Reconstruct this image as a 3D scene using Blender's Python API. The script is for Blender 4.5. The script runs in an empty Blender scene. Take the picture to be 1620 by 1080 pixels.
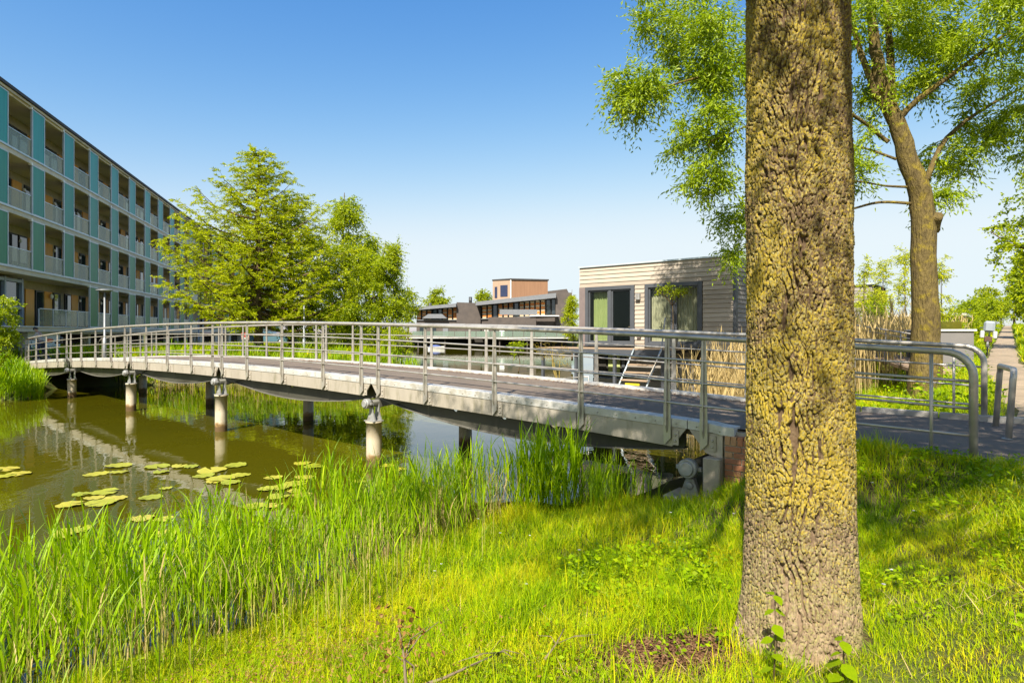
import bpy, bmesh, math, random
import numpy as np
from mathutils import Vector, Matrix

# ------------------------------------------------------------------ camera, sky, sun, exposure
SC = bpy.context.scene
COL = SC.collection
F, H0, EYE = 952.0, 526.0, 2.65          # focal length in photo pixels, horizon row, eye height above the water
cam_d = bpy.data.cameras.new('camera'); cam = bpy.data.objects.new('camera', cam_d); COL.objects.link(cam)
cam_d.sensor_width = 36.0; cam_d.lens = 36.0 * F / 1620.0
cam_d.shift_y = -(540.0 - H0) / 1620.0
cam_d.clip_start = 0.05; cam_d.clip_end = 4000
cam.location = (0, 0, EYE); cam.rotation_euler = (math.radians(90), 0, 0)
SC.camera = cam

SUN_EL = math.radians(46)
SUN_A = math.radians(20)                  # the sun stands behind the camera, this far round to the left
TO_SUN = Vector((-math.sin(SUN_A) * math.cos(SUN_EL), -math.cos(SUN_A) * math.cos(SUN_EL), math.sin(SUN_EL)))
world = bpy.data.worlds.new('World'); SC.world = world; world.use_nodes = True
wn = world.node_tree.nodes; wl = world.node_tree.links
for n in list(wn): wn.remove(n)
sky = wn.new('ShaderNodeTexSky'); sky.sky_type = 'NISHITA'; sky.sun_disc = False
sky.sun_elevation = SUN_EL
sky.sun_rotation = math.atan2(TO_SUN.x, TO_SUN.y)
sky.altitude = 0; sky.air_density = 1.0; sky.dust_density = 1.0; sky.ozone_density = 3.2
bg = wn.new('ShaderNodeBackground'); bg.inputs['Strength'].default_value = 0.10
wo = wn.new('ShaderNodeOutputWorld')
# the clear, polarised blue of the photograph: each channel of the sky gets its own contrast, the same in every direction
sep = wn.new('ShaderNodeSeparateColor'); comb = wn.new('ShaderNodeCombineColor'); wl.new(sky.outputs[0], sep.inputs[0])
for ch, (g_, k_, x_) in enumerate(((2.1, 4.7, 0.435), (1.22, 1.50, 0.675), (0.60, 1.10, 0.83))):
    a_ = wn.new('ShaderNodeMath'); a_.operation = 'MULTIPLY'; wl.new(sep.outputs[ch], a_.inputs[0]); a_.inputs[1].default_value = 0.17
    c_ = wn.new('ShaderNodeMath'); c_.operation = 'SMOOTH_MIN'; c_.inputs[2].default_value = 0.5 * x_; wl.new(a_.outputs[0], c_.inputs[0]); c_.inputs[1].default_value = x_
    p_ = wn.new('ShaderNodeMath'); p_.operation = 'POWER'; wl.new(c_.outputs[0], p_.inputs[0]); p_.inputs[1].default_value = g_
    m_ = wn.new('ShaderNodeMath'); m_.operation = 'MULTIPLY'; wl.new(p_.outputs[0], m_.inputs[0]); m_.inputs[1].default_value = k_ * 4.5
    wl.new(m_.outputs[0], comb.inputs[ch])
wl.new(comb.outputs[0], bg.inputs[0]); wl.new(bg.outputs[0], wo.inputs[0])
sun_d = bpy.data.lights.new('sun', 'SUN'); sun_d.energy = 5.0; sun_d.angle = math.radians(0.53); sun_d.color = (1.0, 0.93, 0.80)
sun = bpy.data.objects.new('sun', sun_d); COL.objects.link(sun)
sun.rotation_euler = TO_SUN.to_track_quat('Z', 'Y').to_euler()
sun.location = (-20, -40, 60)
SC.view_settings.view_transform = 'Standard'; SC.view_settings.look = 'None'
SC.view_settings.exposure = 1.15; SC.view_settings.gamma = 1.0; SC.view_settings.use_curve_mapping = False
SC.render.engine = 'CYCLES'
SC.cycles.max_bounces = 8; SC.cycles.diffuse_bounces = 4; SC.cycles.glossy_bounces = 4
SC.cycles.transmission_bounces = 6; SC.cycles.transparent_max_bounces = 8
SC.cycles.use_denoising = True; SC.cycles.sample_clamp_indirect = 6
SC.cycles.caustics_reflective = False; SC.cycles.caustics_refractive = False

R = random.Random(7)
NR = np.random.default_rng(11)
TAU = math.tau
PV = Vector((0.637, 0.771, 0)).normalized()      # along the footpath, away from the camera
BV = Vector((-PV.y, PV.x, 0))                    # along the bridge, towards the left bank
RV = -BV
UP = Vector((0, 0, 1))

def at(px, py, d):
    return Vector(((px - 810.0) / F * d, d, EYE - (py - H0) / F * d))
def sl(s, l, z=0.0):
    return PV * s + RV * l + UP * z

# ------------------------------------------------------------------ object helpers
def tag(o, label=None, cat=None, group=None, kind=None):
    if label: o['label'] = label
    if cat: o['category'] = cat
    if group: o['group'] = group
    if kind: o['kind'] = kind
    return o
def empty(name, loc=(0, 0, 0), rz=0.0, label=None, cat=None, group=None):
    o = bpy.data.objects.new(name, None); COL.objects.link(o)
    o.location = loc; o.rotation_euler = (0, 0, rz); o.empty_display_size = 0.2
    return tag(o, label, cat, group)
def link(name, me, mat=None, parent=None, loc=None, rot=None):
    o = bpy.data.objects.new(name, me); COL.objects.link(o)
    if mat is not None and len(me.materials) == 0: me.materials.append(mat)
    if parent is not None: o.parent = parent
    if loc is not None: o.location = loc
    if rot is not None: o.rotation_euler = rot
    return o
def copy_tree(o, parent=None):
    c = o.copy(); COL.objects.link(c); c.parent = parent
    for ch in list(o.children): copy_tree(ch, c)
    return c

class MB:
    def __init__(s): s.v = []; s.f = []; s.sm = []
    def add(s, vs, fs, smooth=False):
        n = len(s.v); s.v += [tuple(v) for v in vs]
        s.f += [tuple(i + n for i in f) for f in fs]; s.sm += [smooth] * len(fs)
        return s
    def box(s, c, size, rz=0.0, M=None):
        hx, hy, hz = size[0] / 2, size[1] / 2, size[2] / 2
        ca, sa = math.cos(rz), math.sin(rz); vs = []
        for z in (-hz, hz):
            for x, y in ((-hx, -hy), (hx, -hy), (hx, hy), (-hx, hy)):
                p = Vector((c[0] + x * ca - y * sa, c[1] + x * sa + y * ca, c[2] + z))
                vs.append(M @ p if M else p)
        return s.add(vs, [(3, 2, 1, 0), (4, 5, 6, 7), (0, 1, 5, 4), (1, 2, 6, 5), (2, 3, 7, 6), (3, 0, 4, 7)])
    def hexa(s, bottom, top):
        return s.add(list(bottom) + list(top), [(3, 2, 1, 0), (4, 5, 6, 7), (0, 1, 5, 4), (1, 2, 6, 5), (2, 3, 7, 6), (3, 0, 4, 7)])
    def prism(s, poly, off):
        n = len(poly); off = Vector(off)
        vs = [Vector(p) for p in poly] + [Vector(p) + off for p in poly]
        fs = [tuple(range(n)), tuple(range(2 * n - 1, n - 1, -1))] + [(i, n + i, n + (i + 1) % n, (i + 1) % n) for i in range(n)]
        return s.add(vs, fs)
    def tube(s, pts, rad, n=8, caps=True, smooth=True):
        pts = [Vector(p) for p in pts]; m = len(pts)
        if not hasattr(rad, '__len__'): rad = [rad] * m
        vs = []; prev = None
        for i in range(m):
            t = (pts[min(i + 1, m - 1)] - pts[max(i - 1, 0)])
            t = t.normalized() if t.length > 1e-9 else Vector((0, 0, 1))
            if prev is None:
                a = Vector((0, 0, 1)) if abs(t.z) < 0.9 else Vector((1, 0, 0))
                u = t.cross(a).normalized()
            else:
                u = (prev - t * prev.dot(t)); u = u.normalized() if u.length > 1e-6 else t.orthogonal().normalized()
            prev = u; w = t.cross(u)
            for k in range(n):
                a = TAU * k / n
                vs.append(pts[i] + (u * math.cos(a) + w * math.sin(a)) * rad[i])
        fs = [(i * n + k, i * n + (k + 1) % n, (i + 1) * n + (k + 1) % n, (i + 1) * n + k) for i in range(m - 1) for k in range(n)]
        s.add(vs, fs, smooth)
        if caps:
            b = len(s.v) - m * n
            s.f.append(tuple(b + k for k in range(n - 1, -1, -1))); s.sm.append(False)
            s.f.append(tuple(b + (m - 1) * n + k for k in range(n))); s.sm.append(False)
        return s
    def lathe(s, prof, c, axis=(0, 0, 1), n=20, smooth=True):
        axis = Vector(axis).normalized(); u = axis.orthogonal().normalized(); w = axis.cross(u); c = Vector(c)
        vs = [c + axis * z + (u * math.cos(TAU * k / n) + w * math.sin(TAU * k / n)) * r for r, z in prof for k in range(n)]
        fs = [(i * n + k, i * n + (k + 1) % n, (i + 1) * n + (k + 1) % n, (i + 1) * n + k) for i in range(len(prof) - 1) for k in range(n)]
        s.add(vs, fs, smooth)
        b = len(s.v) - len(prof) * n
        s.f.append(tuple(b + k for k in range(n - 1, -1, -1))); s.sm.append(False)
        s.f.append(tuple(b + (len(prof) - 1) * n + k for k in range(n))); s.sm.append(False)
        return s
    def mesh(s, name):
        me = bpy.data.meshes.new(name); me.from_pydata(s.v, [], s.f)
        me.polygons.foreach_set('use_smooth', s.sm); me.update()
        return me
    def build(s, name, mat, parent=None, bevel=0.0, fix=True):
        me = s.mesh(name)
        if fix or bevel:
            bm = bmesh.new(); bm.from_mesh(me)
            bmesh.ops.recalc_face_normals(bm, faces=bm.faces)
            if bevel:
                es = [e for e in bm.edges if len(e.link_faces) == 2 and e.calc_face_angle(0) > 0.6]
                bmesh.ops.bevel(bm, geom=es, offset=bevel, segments=1, affect='EDGES', clamp_overlap=True)
            bm.to_mesh(me); bm.free()
        return link(name, me, mat, parent)

def np_mesh(name, verts, quads=None, tris=None, smooth=True):
    """verts (N,3); quads (Q,4), tris (T,3) -> mesh, fast"""
    me = bpy.data.meshes.new(name)
    nq = 0 if quads is None else len(quads); nt = 0 if tris is None else len(tris)
    me.vertices.add(len(verts)); me.vertices.foreach_set('co', np.asarray(verts, np.float32).ravel())
    li = []; st = []; cnt = []
    if nq: li.append(np.asarray(quads, np.int32).ravel()); st.append(np.arange(nq) * 4); cnt.append(np.full(nq, 4))
    if nt: li.append(np.asarray(tris, np.int32).ravel()); st.append(nq * 4 + np.arange(nt) * 3); cnt.append(np.full(nt, 3))
    li = np.concatenate(li); st = np.concatenate(st)
    me.loops.add(len(li)); me.loops.foreach_set('vertex_index', li)
    me.polygons.add(nq + nt); me.polygons.foreach_set('loop_start', st.astype(np.int32))
    me.polygons.foreach_set('use_smooth', np.full(nq + nt, smooth))
    me.update(calc_edges=True)
    return me

def vnoise(x, y, seed=0):
    """smooth value noise, vectorised, 0..1"""
    xi = np.floor(x).astype(np.int64); yi = np.floor(y).astype(np.int64)
    fx = x - xi; fy = y - yi; fx = fx * fx * (3 - 2 * fx); fy = fy * fy * (3 - 2 * fy)
    def h(a, b):
        v = (a * 374761393 + b * 668265263 + seed * 974634777) & 0x7fffffff
        v = ((v ^ (v >> 13)) * 1274126177) & 0x7fffffff
        return ((v ^ (v >> 16)) & 0xffff) / 65535.0
    return (h(xi, yi) * (1 - fx) + h(xi + 1, yi) * fx) * (1 - fy) + (h(xi, yi + 1) * (1 - fx) + h(xi + 1, yi + 1) * fx) * fy

# ------------------------------------------------------------------ materials
def nodes(m):
    m.use_nodes = True; nt = m.node_tree
    for n in list(nt.nodes): nt.nodes.remove(n)
    return nt.nodes, nt.links
def ramp(N, stops):
    r = N.new('ShaderNodeValToRGB'); cr = r.color_ramp
    while len(cr.elements) > 2: cr.elements.remove(cr.elements[-1])
    for i, (p, c) in enumerate(stops):
        e = cr.elements[i] if i < 2 else cr.elements.new(p)
        e.position = p; e.color = (*c, 1) if len(c) == 3 else c
    return r
def noise_n(N, L, scale, detail=4, coord='Object', stretch=None, rough=0.55):
    tc = N.new('ShaderNodeTexCoord'); nz = N.new('ShaderNodeTexNoise')
    nz.inputs['Scale'].default_value = scale; nz.inputs['Detail'].default_value = detail; nz.inputs['Roughness'].default_value = rough
    src = tc.outputs[coord]
    if stretch:
        mp = N.new('ShaderNodeMapping'); mp.inputs['Scale'].default_value = stretch
        L.new(src, mp.inputs[0]); src = mp.outputs[0]
    L.new(src, nz.inputs['Vector'])
    return nz
ALB = 0.84
def pmat(name, a, b=None, rough=0.6, metal=0.0, scale=3.0, stretch=None, bump=0.0, bscale=40.0, spec=0.5, stain=None, sscale=1.2, coat=0.0, rvar=0.0, sstretch=None):
    m = bpy.data.materials.new(name); N, L = nodes(m)
    o = N.new('ShaderNodeOutputMaterial'); p = N.new('ShaderNodeBsdfPrincipled'); L.new(p.outputs[0], o.inputs[0])
    p.inputs['Roughness'].default_value = rough; p.inputs['Metallic'].default_value = metal
    p.inputs['Specular IOR Level'].default_value = spec; p.inputs['Coat Weight'].default_value = coat
    b = b or tuple(c * 0.75 for c in a)
    a = tuple(c * ALB for c in a); b = tuple(c * ALB for c in b); stain = tuple(c * ALB for c in stain) if stain else None
    nz = noise_n(N, L, scale, 6, stretch=stretch)
    r = ramp(N, [(0.32, a), (0.68, b)]); L.new(nz.outputs[0], r.inputs[0]); col = r.outputs[0]
    if stain:
        n2 = noise_n(N, L, sscale, 7, rough=0.65, stretch=sstretch)
        r2 = ramp(N, [(0.52, (0, 0, 0)), (0.70, (1, 1, 1))]); L.new(n2.outputs[0], r2.inputs[0])
        mx = N.new('ShaderNodeMix'); mx.data_type = 'RGBA'; L.new(r2.outputs[0], mx.inputs[0]); L.new(col, mx.inputs[6])
        mx.inputs[7].default_value = (*stain, 1); col = mx.outputs[2]
    L.new(col, p.inputs['Base Color'])
    if rvar:
        mr = N.new('ShaderNodeMapRange'); L.new(nz.outputs[0], mr.inputs[0])
        mr.inputs[3].default_value = max(0.02, rough - rvar); mr.inputs[4].default_value = rough + rvar; L.new(mr.outputs[0], p.inputs['Roughness'])
    if bump:
        n3 = noise_n(N, L, bscale, 5, stretch=stretch)
        bp = N.new('ShaderNodeBump'); bp.inputs['Strength'].default_value = bump; bp.inputs['Distance'].default_value = 0.02
        L.new(n3.outputs[0], bp.inputs['Height']); L.new(bp.outputs[0], p.inputs['Normal'])
    return m
def leafmat(name, cols, trans=0.45, gloss=0.18, tcol=None, scale=0.35, rough=0.45, gain=True, rw=0.55, nw=0.5):
    """leaf: colour differs from leaf to leaf; light passes through"""
    m = bpy.data.materials.new(name); N, L = nodes(m)
    o = N.new('ShaderNodeOutputMaterial')
    g = N.new('ShaderNodeNewGeometry'); nz = noise_n(N, L, scale, 3)
    ad = N.new('ShaderNodeMath'); ad.operation = 'MULTIPLY_ADD'
    L.new(g.outputs['Random Per Island'], ad.inputs[0]); ad.inputs[1].default_value = rw
    ms = N.new('ShaderNodeMath'); ms.operation = 'MULTIPLY'; L.new(nz.outputs[0], ms.inputs[0]); ms.inputs[1].default_value = nw
    L.new(ms.outputs[0], ad.inputs[2])
    cols = [(min(.7, c[0] * 2.55), min(.75, c[1] * 2.2), c[2] * 0.25) for c in cols] if gain else cols
    k = len(cols); r = ramp(N, [(0.12 + 0.8 * i / (k - 1), c) for i, c in enumerate(cols)]); L.new(ad.outputs[0], r.inputs[0])
    df = N.new('ShaderNodeBsdfDiffuse'); L.new(r.outputs[0], df.inputs[0])
    tr = N.new('ShaderNodeBsdfTranslucent')
    hs = N.new('ShaderNodeMix'); hs.data_type = 'RGBA'; hs.blend_type = 'MULTIPLY'; hs.inputs[0].default_value = 1
    L.new(r.outputs[0], hs.inputs[6]); hs.inputs[7].default_value = (*(tcol or (1.35, 1.4, 0.5)), 1)
    L.new(hs.outputs[2], tr.inputs[0])
    mx = N.new('ShaderNodeMixShader'); mx.inputs[0].default_value = trans
    L.new(df.outputs[0], mx.inputs[1]); L.new(tr.outputs[0], mx.inputs[2])
    gl = N.new('ShaderNodeBsdfGlossy'); gl.inputs['Roughness'].default_value = rough
    fr = N.new('ShaderNodeFresnel'); fr.inputs[0].default_value = 1.4
    mf = N.new('ShaderNodeMath'); mf.operation = 'MULTIPLY'; L.new(fr.outputs[0], mf.inputs[0]); mf.inputs[1].default_value = gloss * 0.7
    m2 = N.new('ShaderNodeMixShader'); L.new(mf.outputs[0], m2.inputs[0]); L.new(mx.outputs[0], m2.inputs[1]); L.new(gl.outputs[0], m2.inputs[2])
    L.new(m2.outputs[0], o.inputs[0])
    return m
def glassmat(name, tint=(0.8, 0.9, 0.88), alpha=0.35, rough=0.02, body=(0.02, 0.03, 0.03)):
    """thin pane: mirror-like at a slant, see-through otherwise"""
    m = bpy.data.materials.new(name); N, L = nodes(m)
    o = N.new('ShaderNodeOutputMaterial'); t = N.new('ShaderNodeBsdfTransparent'); t.inputs[0].default_value = (*tint, 1)
    p = N.new('ShaderNodeBsdfPrincipled'); p.inputs['Base Color'].default_value = (*body, 1); p.inputs['Roughness'].default_value = rough
    p.inputs['Specular IOR Level'].default_value = 0.8
    mx = N.new('ShaderNodeMixShader'); mx.inputs[0].default_value = alpha
    L.new(t.outputs[0], mx.inputs[1]); L.new(p.outputs[0], mx.inputs[2]); L.new(mx.outputs[0], o.inputs[0])
    return m

M = {}
M['steel'] = pmat('brushed_stainless_steel', (0.58, 0.54, 0.47), (0.46, 0.42, 0.37), rough=0.36, metal=0.5, scale=6, rvar=0.1, stain=(0.36, 0.31, 0.24), sscale=3)
M['fascia'] = pmat('weathered_aluminium_fascia', (0.52, 0.46, 0.38), (0.42, 0.37, 0.30), rough=0.55, metal=0.25, scale=1.3, stain=(0.30, 0.27, 0.19), sscale=3.0, rvar=0.1, sstretch=(2.2, 2.2, 0.5))
M['cap'] = pmat('pale_galvanised_cap', (0.68, 0.66, 0.63), (0.56, 0.54, 0.50), rough=0.5, metal=0.2, scale=2, stain=(0.42, 0.38, 0.30), sscale=4)
M['girder'] = pmat('dull_olive_steel', (0.085, 0.082, 0.062), (0.06, 0.056, 0.042), rough=0.55, metal=0.2, scale=1.5, stain=(0.04, 0.036, 0.026))
M['bearing'] = pmat('pale_grey_cast_steel', (0.42, 0.42, 0.41), (0.31, 0.31, 0.30), rough=0.5, metal=0.3, scale=9, stain=(0.30, 0.26, 0.20), sscale=9)
M['pier'] = None
M['asphalt'] = pmat('worn_asphalt', (0.205, 0.155, 0.115), (0.15, 0.115, 0.088), rough=0.9, scale=1.6, bump=0.5, bscale=160, stain=(0.16, 0.13, 0.10), sscale=1.3)
M['sand'] = pmat('sandy_footpath', (0.40, 0.30, 0.20), (0.30, 0.225, 0.15), rough=0.95, scale=1.1, bump=0.5, bscale=90, stain=(0.17, 0.15, 0.09), sscale=2.0)
M['kerb'] = pmat('grey_kerb_stone', (0.46, 0.43, 0.40), (0.34, 0.32, 0.29), rough=0.85, scale=4, bump=0.3, bscale=80, stain=(0.22, 0.19, 0.13), sscale=3)
M['concrete'] = pmat('pale_concrete', (0.44, 0.41, 0.36), (0.34, 0.32, 0.28), rough=0.85, scale=1.5, bump=0.15, bscale=50, stain=(0.25, 0.23, 0.19), sscale=1.0)
M['mortar'] = pmat('lime_mortar', (0.46, 0.40, 0.30), (0.36, 0.31, 0.24), rough=0.95, scale=20, bump=0.4, bscale=120)
M['brick'] = None
M['litter'] = None
# piers: concrete with rust-brown water stain near the waterline (height is in world metres, like the real stain)
def pier_material():
    m = bpy.data.materials.new('stained_pier_concrete'); N, L = nodes(m)
    o = N.new('ShaderNodeOutputMaterial'); p = N.new('ShaderNodeBsdfPrincipled'); L.new(p.outputs[0], o.inputs[0]); p.inputs['Roughness'].default_value = 0.85
    nz = noise_n(N, L, 5, 6, stretch=(1, 1, 0.4)); r = ramp(N, [(0.3, (0.54, 0.47, 0.36)), (0.7, (0.39, 0.32, 0.21))]); L.new(nz.outputs[0], r.inputs[0])
    n4 = noise_n(N, L, 13, 5); r4 = ramp(N, [(0.60, (0, 0, 0)), (0.72, (1, 1, 1))]); L.new(n4.outputs[0], r4.inputs[0])
    m4 = N.new('ShaderNodeMix'); m4.data_type = 'RGBA'; L.new(r4.outputs[0], m4.inputs[0]); L.new(r.outputs[0], m4.inputs[6]); m4.inputs[7].default_value = (0.30, 0.24, 0.14, 1)
    g = N.new('ShaderNodeNewGeometry'); sx = N.new('ShaderNodeSeparateXYZ'); L.new(g.outputs['Position'], sx.inputs[0])
    n2 = noise_n(N, L, 9, 4); ad = N.new('ShaderNodeMath'); ad.operation = 'MULTIPLY_ADD'; L.new(n2.outputs[0], ad.inputs[0]); ad.inputs[1].default_value = -0.25; L.new(sx.outputs[2], ad.inputs[2])
    r2 = ramp(N, [(0.0, (0.22, 0.15, 0.07)), (0.06, (0.50, 0.36, 0.18)), (0.13, (1, 1, 1))])
    L.new(ad.outputs[0], r2.inputs[0])
    r2.color_ramp.elements[2].color = (1, 1, 1, 1)
    mm = N.new('ShaderNodeMix'); mm.data_type = 'RGBA'; mm.blend_type = 'MULTIPLY'; mm.inputs[0].default_value = 1
    L.new(m4.outputs[2], mm.inputs[6]); L.new(r2.outputs[0], mm.inputs[7]); L.new(mm.outputs[2], p.inputs['Base Color'])
    return m
M['pier'] = pier_material()
def brick_material():
    m = bpy.data.materials.new('old_red_brick'); N, L = nodes(m)
    o = N.new('ShaderNodeOutputMaterial'); p = N.new('ShaderNodeBsdfPrincipled'); L.new(p.outputs[0], o.inputs[0]); p.inputs['Roughness'].default_value = 0.9
    oi = N.new('ShaderNodeObjectInfo'); nz = noise_n(N, L, 22, 6)
    ad = N.new('ShaderNodeMath'); ad.operation = 'MULTIPLY_ADD'; L.new(oi.outputs['Random'], ad.inputs[0]); ad.inputs[1].default_value = 0.5
    ms = N.new('ShaderNodeMath'); ms.operation = 'MULTIPLY'; L.new(nz.outputs[0], ms.inputs[0]); ms.inputs[1].default_value = 0.55; L.new(ms.outputs[0], ad.inputs[2])
    r = ramp(N, [(0.2, (0.42, 0.17, 0.08)), (0.5, (0.30, 0.13, 0.07)), (0.8, (0.46, 0.27, 0.14))]); L.new(ad.outputs[0], r.inputs[0]); L.new(r.outputs[0], p.inputs['Base Color'])
    bp = N.new('ShaderNodeBump'); bp.inputs['Strength'].default_value = 0.4; bp.inputs['Distance'].default_value = 0.01
    n3 = noise_n(N, L, 70, 4); L.new(n3.outputs[0], bp.inputs['Height']); L.new(bp.outputs[0], p.inputs['Normal'])
    return m
M['brick'] = brick_material()

# ------------------------------------------------------------------ ground, water, paths
WATER = [(-3.5, 4.25), (-2.3, 5.4), (-1.49, 6.75), (-0.43, 8.3), (1.35, 9.2), (2.9, 10.8), (4.6, 13.0), (6.6, 16.6), (9.3, 20.4), (14.5, 27), (38, 57), (62, 107),
         (20, 112), (-22, 111), (-17, 78), (-12, 50), (-6.6, 36), (-5.2, 31.5), (-8.5, 30.3), (-14.5, 30.6), (-19.2, 30.3), (-21.7, 29.0), (-21.2, 26.6), (-20.3, 25.5), (-19.3, 24.1),
         (-20.6, 22.9), (-24.6, 19.7), (-42, 5), (-70, -20), (-62, -36), (-30, -26), (-12, -6), (-6.3, 2.2)]
WP = np.array(WATER)
def water_sd(x, y):
    """signed distance to the water's edge, positive on land"""
    best = np.full(x.shape, 1e9); inside = np.zeros(x.shape, bool); n = len(WP)
    for i in range(n):
        ax, ay = WP[i]; bx, by = WP[(i + 1) % n]; ex, ey = bx - ax, by - ay
        t = np.clip(((x - ax) * ex + (y - ay) * ey) / (ex * ex + ey * ey), 0, 1)
        best = np.minimum(best, (x - ax - t * ex) ** 2 + (y - ay - t * ey) ** 2)
        c = (ay > y) != (by > y)
        with np.errstate(divide='ignore', invalid='ignore'):
            xi = (bx - ax) * (y - ay) / (by - ay) + ax
        inside ^= c & (x < xi)
    return np.where(inside, -1, 1) * np.sqrt(best)
def path_z(s): return 1.41 + 0.021 * (np.clip(s, 13, 120) - 13)
def path_c(s): return np.interp(s, [-30, 3, 6, 9, 13, 18, 26, 200], [2.4, 2.0, 1.6, 1.2, 0.75, 0.22, -0.19, -0.20])
def path_h(s): return np.interp(s, [3, 9, 12, 16, 26, 200], [1.3, 1.2, 0.80, 0.58, 0.43, 0.42])
S_NEAR, S_FAR = 7.46, 10.56               # where the two railings stand, measured along the footpath
def ground_z(x, y):
    x = np.asarray(x, float); y = np.asarray(y, float)
    sd = water_sd(x, y); s = PV.x * x + PV.y * y; l = RV.x * x + RV.y * y
    right = l > -12
    top = np.where(right & (y < 95), path_z(s), 1.28)
    prof = np.interp(sd, [-4, -1.2, -0.3, 0, 0.4, 2.0, 4.6, 7.5], [-1.3, -0.7, -0.22, -0.03, 0.16, 0.50, 0.96, 1.40]) / 1.40
    lf = np.where(right, 1.0, np.interp(sd, [0, 1.2, 2.5], [1.0, 1.0, 1.0]))
    prof_l = np.interp(sd, [-4, -1.2, -0.3, 0, 0.3, 1.2, 2.2], [-1.3, -0.7, -0.22, -0.03, 0.35, 1.0, 1.28]) / 1.28
    z = np.where(right & (y < 95), prof, prof_l) * np.where(sd < 0, 1.3, top)
    # bank carried by the footpath and the bridge ramp
    d1 = np.abs(l - path_c(s)) - path_h(s)
    inr = np.maximum(np.maximum(S_NEAR - 0.05 - s, s - S_FAR - 0.05), np.maximum(-0.9 - l, l - 2.0))
    dd = np.minimum(d1, inr); pz = path_z(s)
    emb = pz - 0.55 * np.maximum(0, dd - 0.35)
    z = np.where(right & (y < 110) & (l > -4.0), np.maximum(z, emb), z)
    bump = (vnoise(x * 1.3, y * 1.3, 3) - 0.5) * 0.10 + (vnoise(x * 4, y * 4, 5) - 0.5) * 0.03
    z = z + np.where(sd > 0.2, bump, 0) * np.clip(dd / 0.4, 0, 1)
    return z
def gz(x, y): return float(ground_z(np.array([x]), np.array([y]))[0])

def axis_lines(parts):
    a = [np.arange(p0, p1, st) for p0, p1, st in parts]
    return np.concatenate(a)
gx = axis_lines([(-700, -100, 60), (-100, -46, 6), (-46, -12, 0.8), (-12, 14, 0.2), (14, 44, 0.8), (44, 110, 4), (110, 720, 60)])
gy = axis_lines([(-300, -60, 40), (-60, -10, 4), (-10, -2, 0.5), (-2, 18, 0.2), (18, 40, 0.5), (40, 125, 2.5), (125, 1500, 90)])
X, Y = np.meshgrid(gx, gy); Z = ground_z(X.ravel(), Y.ravel())
nx, ny = len(gx), len(gy)
ii = (np.arange(ny - 1)[:, None] * nx + np.arange(nx - 1)[None, :]).ravel()
gme = np_mesh('ground', np.stack([X.ravel(), Y.ravel(), Z], 1), quads=np.stack([ii, ii + 1, ii + nx + 1, ii + nx], 1))
M['soil'] = pmat('turf_and_soil', (0.085, 0.115, 0.022), (0.12, 0.10, 0.045), rough=0.95, scale=0.8, bump=0.6, bscale=30, stain=(0.11, 0.075, 0.035), sscale=2.3, spec=0.1)
tag(link('ground', gme, M['soil']), kind='structure')

def water_material():
    m = bpy.data.materials.new('murky_canal_water'); N, L = nodes(m)
    o = N.new('ShaderNodeOutputMaterial'); p = N.new('ShaderNodeBsdfPrincipled'); L.new(p.outputs[0], o.inputs[0])
    nz = noise_n(N, L, 0.12, 3); r = ramp(N, [(0.35, (0.070, 0.064, 0.002)), (0.65, (0.056, 0.055, 0.003))]); L.new(nz.outputs[0], r.inputs[0])
    L.new(r.outputs[0], p.inputs['Base Color']); p.inputs['Roughness'].default_value = 0.015; p.inputs['IOR'].default_value = 1.34
    p.inputs['Specular IOR Level'].default_value = 1.0
    n1 = noise_n(N, L, 2.2, 3, stretch=(1, 0.55, 1)); n2 = noise_n(N, L, 0.5, 2)
    ad = N.new('ShaderNodeMath'); ad.operation = 'ADD'; L.new(n1.outputs[0], ad.inputs[0]); L.new(n2.outputs[0], ad.inputs[1])
    b = N.new('ShaderNodeBump'); b.inputs['Strength'].default_value = 0.10; b.inputs['Distance'].default_value = 0.05
    L.new(ad.outputs[0], b.inputs['Height']); L.new(b.outputs[0], p.inputs['Normal'])
    return m
M['water'] = water_material()
wb = MB().add([(-120, -60, 0), (120, -60, 0), (120, 150, 0), (-120, 150, 0)], [(0, 1, 2, 3)])
tag(wb.build('water', M['water'], fix=False), kind='structure')

# footpath ribbon and the asphalt apron that joins it to the bridge
ss = np.concatenate([np.arange(-12, 30, 0.5), np.arange(30, 140, 3)])
vs = []; W_ = 7
for s in ss:
    for k in range(W_):
        u = k / (W_ - 1) * 2 - 1
        l = path_c(s) + u * path_h(s) * (1 + 0.10 * math.sin(s * 1.1 + u * 2) + 0.07 * math.sin(s * 2.9 + u))
        p = sl(s, l); vs.append((p.x, p.y, float(path_z(s)) + 0.006 + 0.009 * (1 - u * u)))
vs = np.array(vs); n_ = len(ss); ii = (np.arange(n_ - 1)[:, None] * W_ + np.arange(W_ - 1)[None, :]).ravel()
tag(link('path', np_mesh('path', vs, quads=np.stack([ii, ii + W_, ii + W_ + 1, ii + 1], 1)), M['sand']), kind='structure')
ab = MB()
poly = [sl(S_NEAR + 0.12, -3.3), sl(S_FAR - 0.12, -3.3), sl(S_FAR - 0.1, 0.0), sl(S_FAR + 0.5, 0.7), sl(S_FAR + 0.9, 1.6), sl(S_FAR, 2.5), sl(S_NEAR - 1.4, 2.9), sl(S_NEAR - 1.7, 1.0), sl(S_NEAR - 0.55, 0.3), sl(S_NEAR + 0.05, -0.5)]
poly = [Vector((p.x, p.y, 1.428 - (0.0 if i > 1 else -0.035))) for i, p in enumerate(poly)]
ab.add(poly, [tuple(range(len(poly)))])
tag(ab.build('path_apron', M['asphalt'], fix=False), kind='structure')

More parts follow.
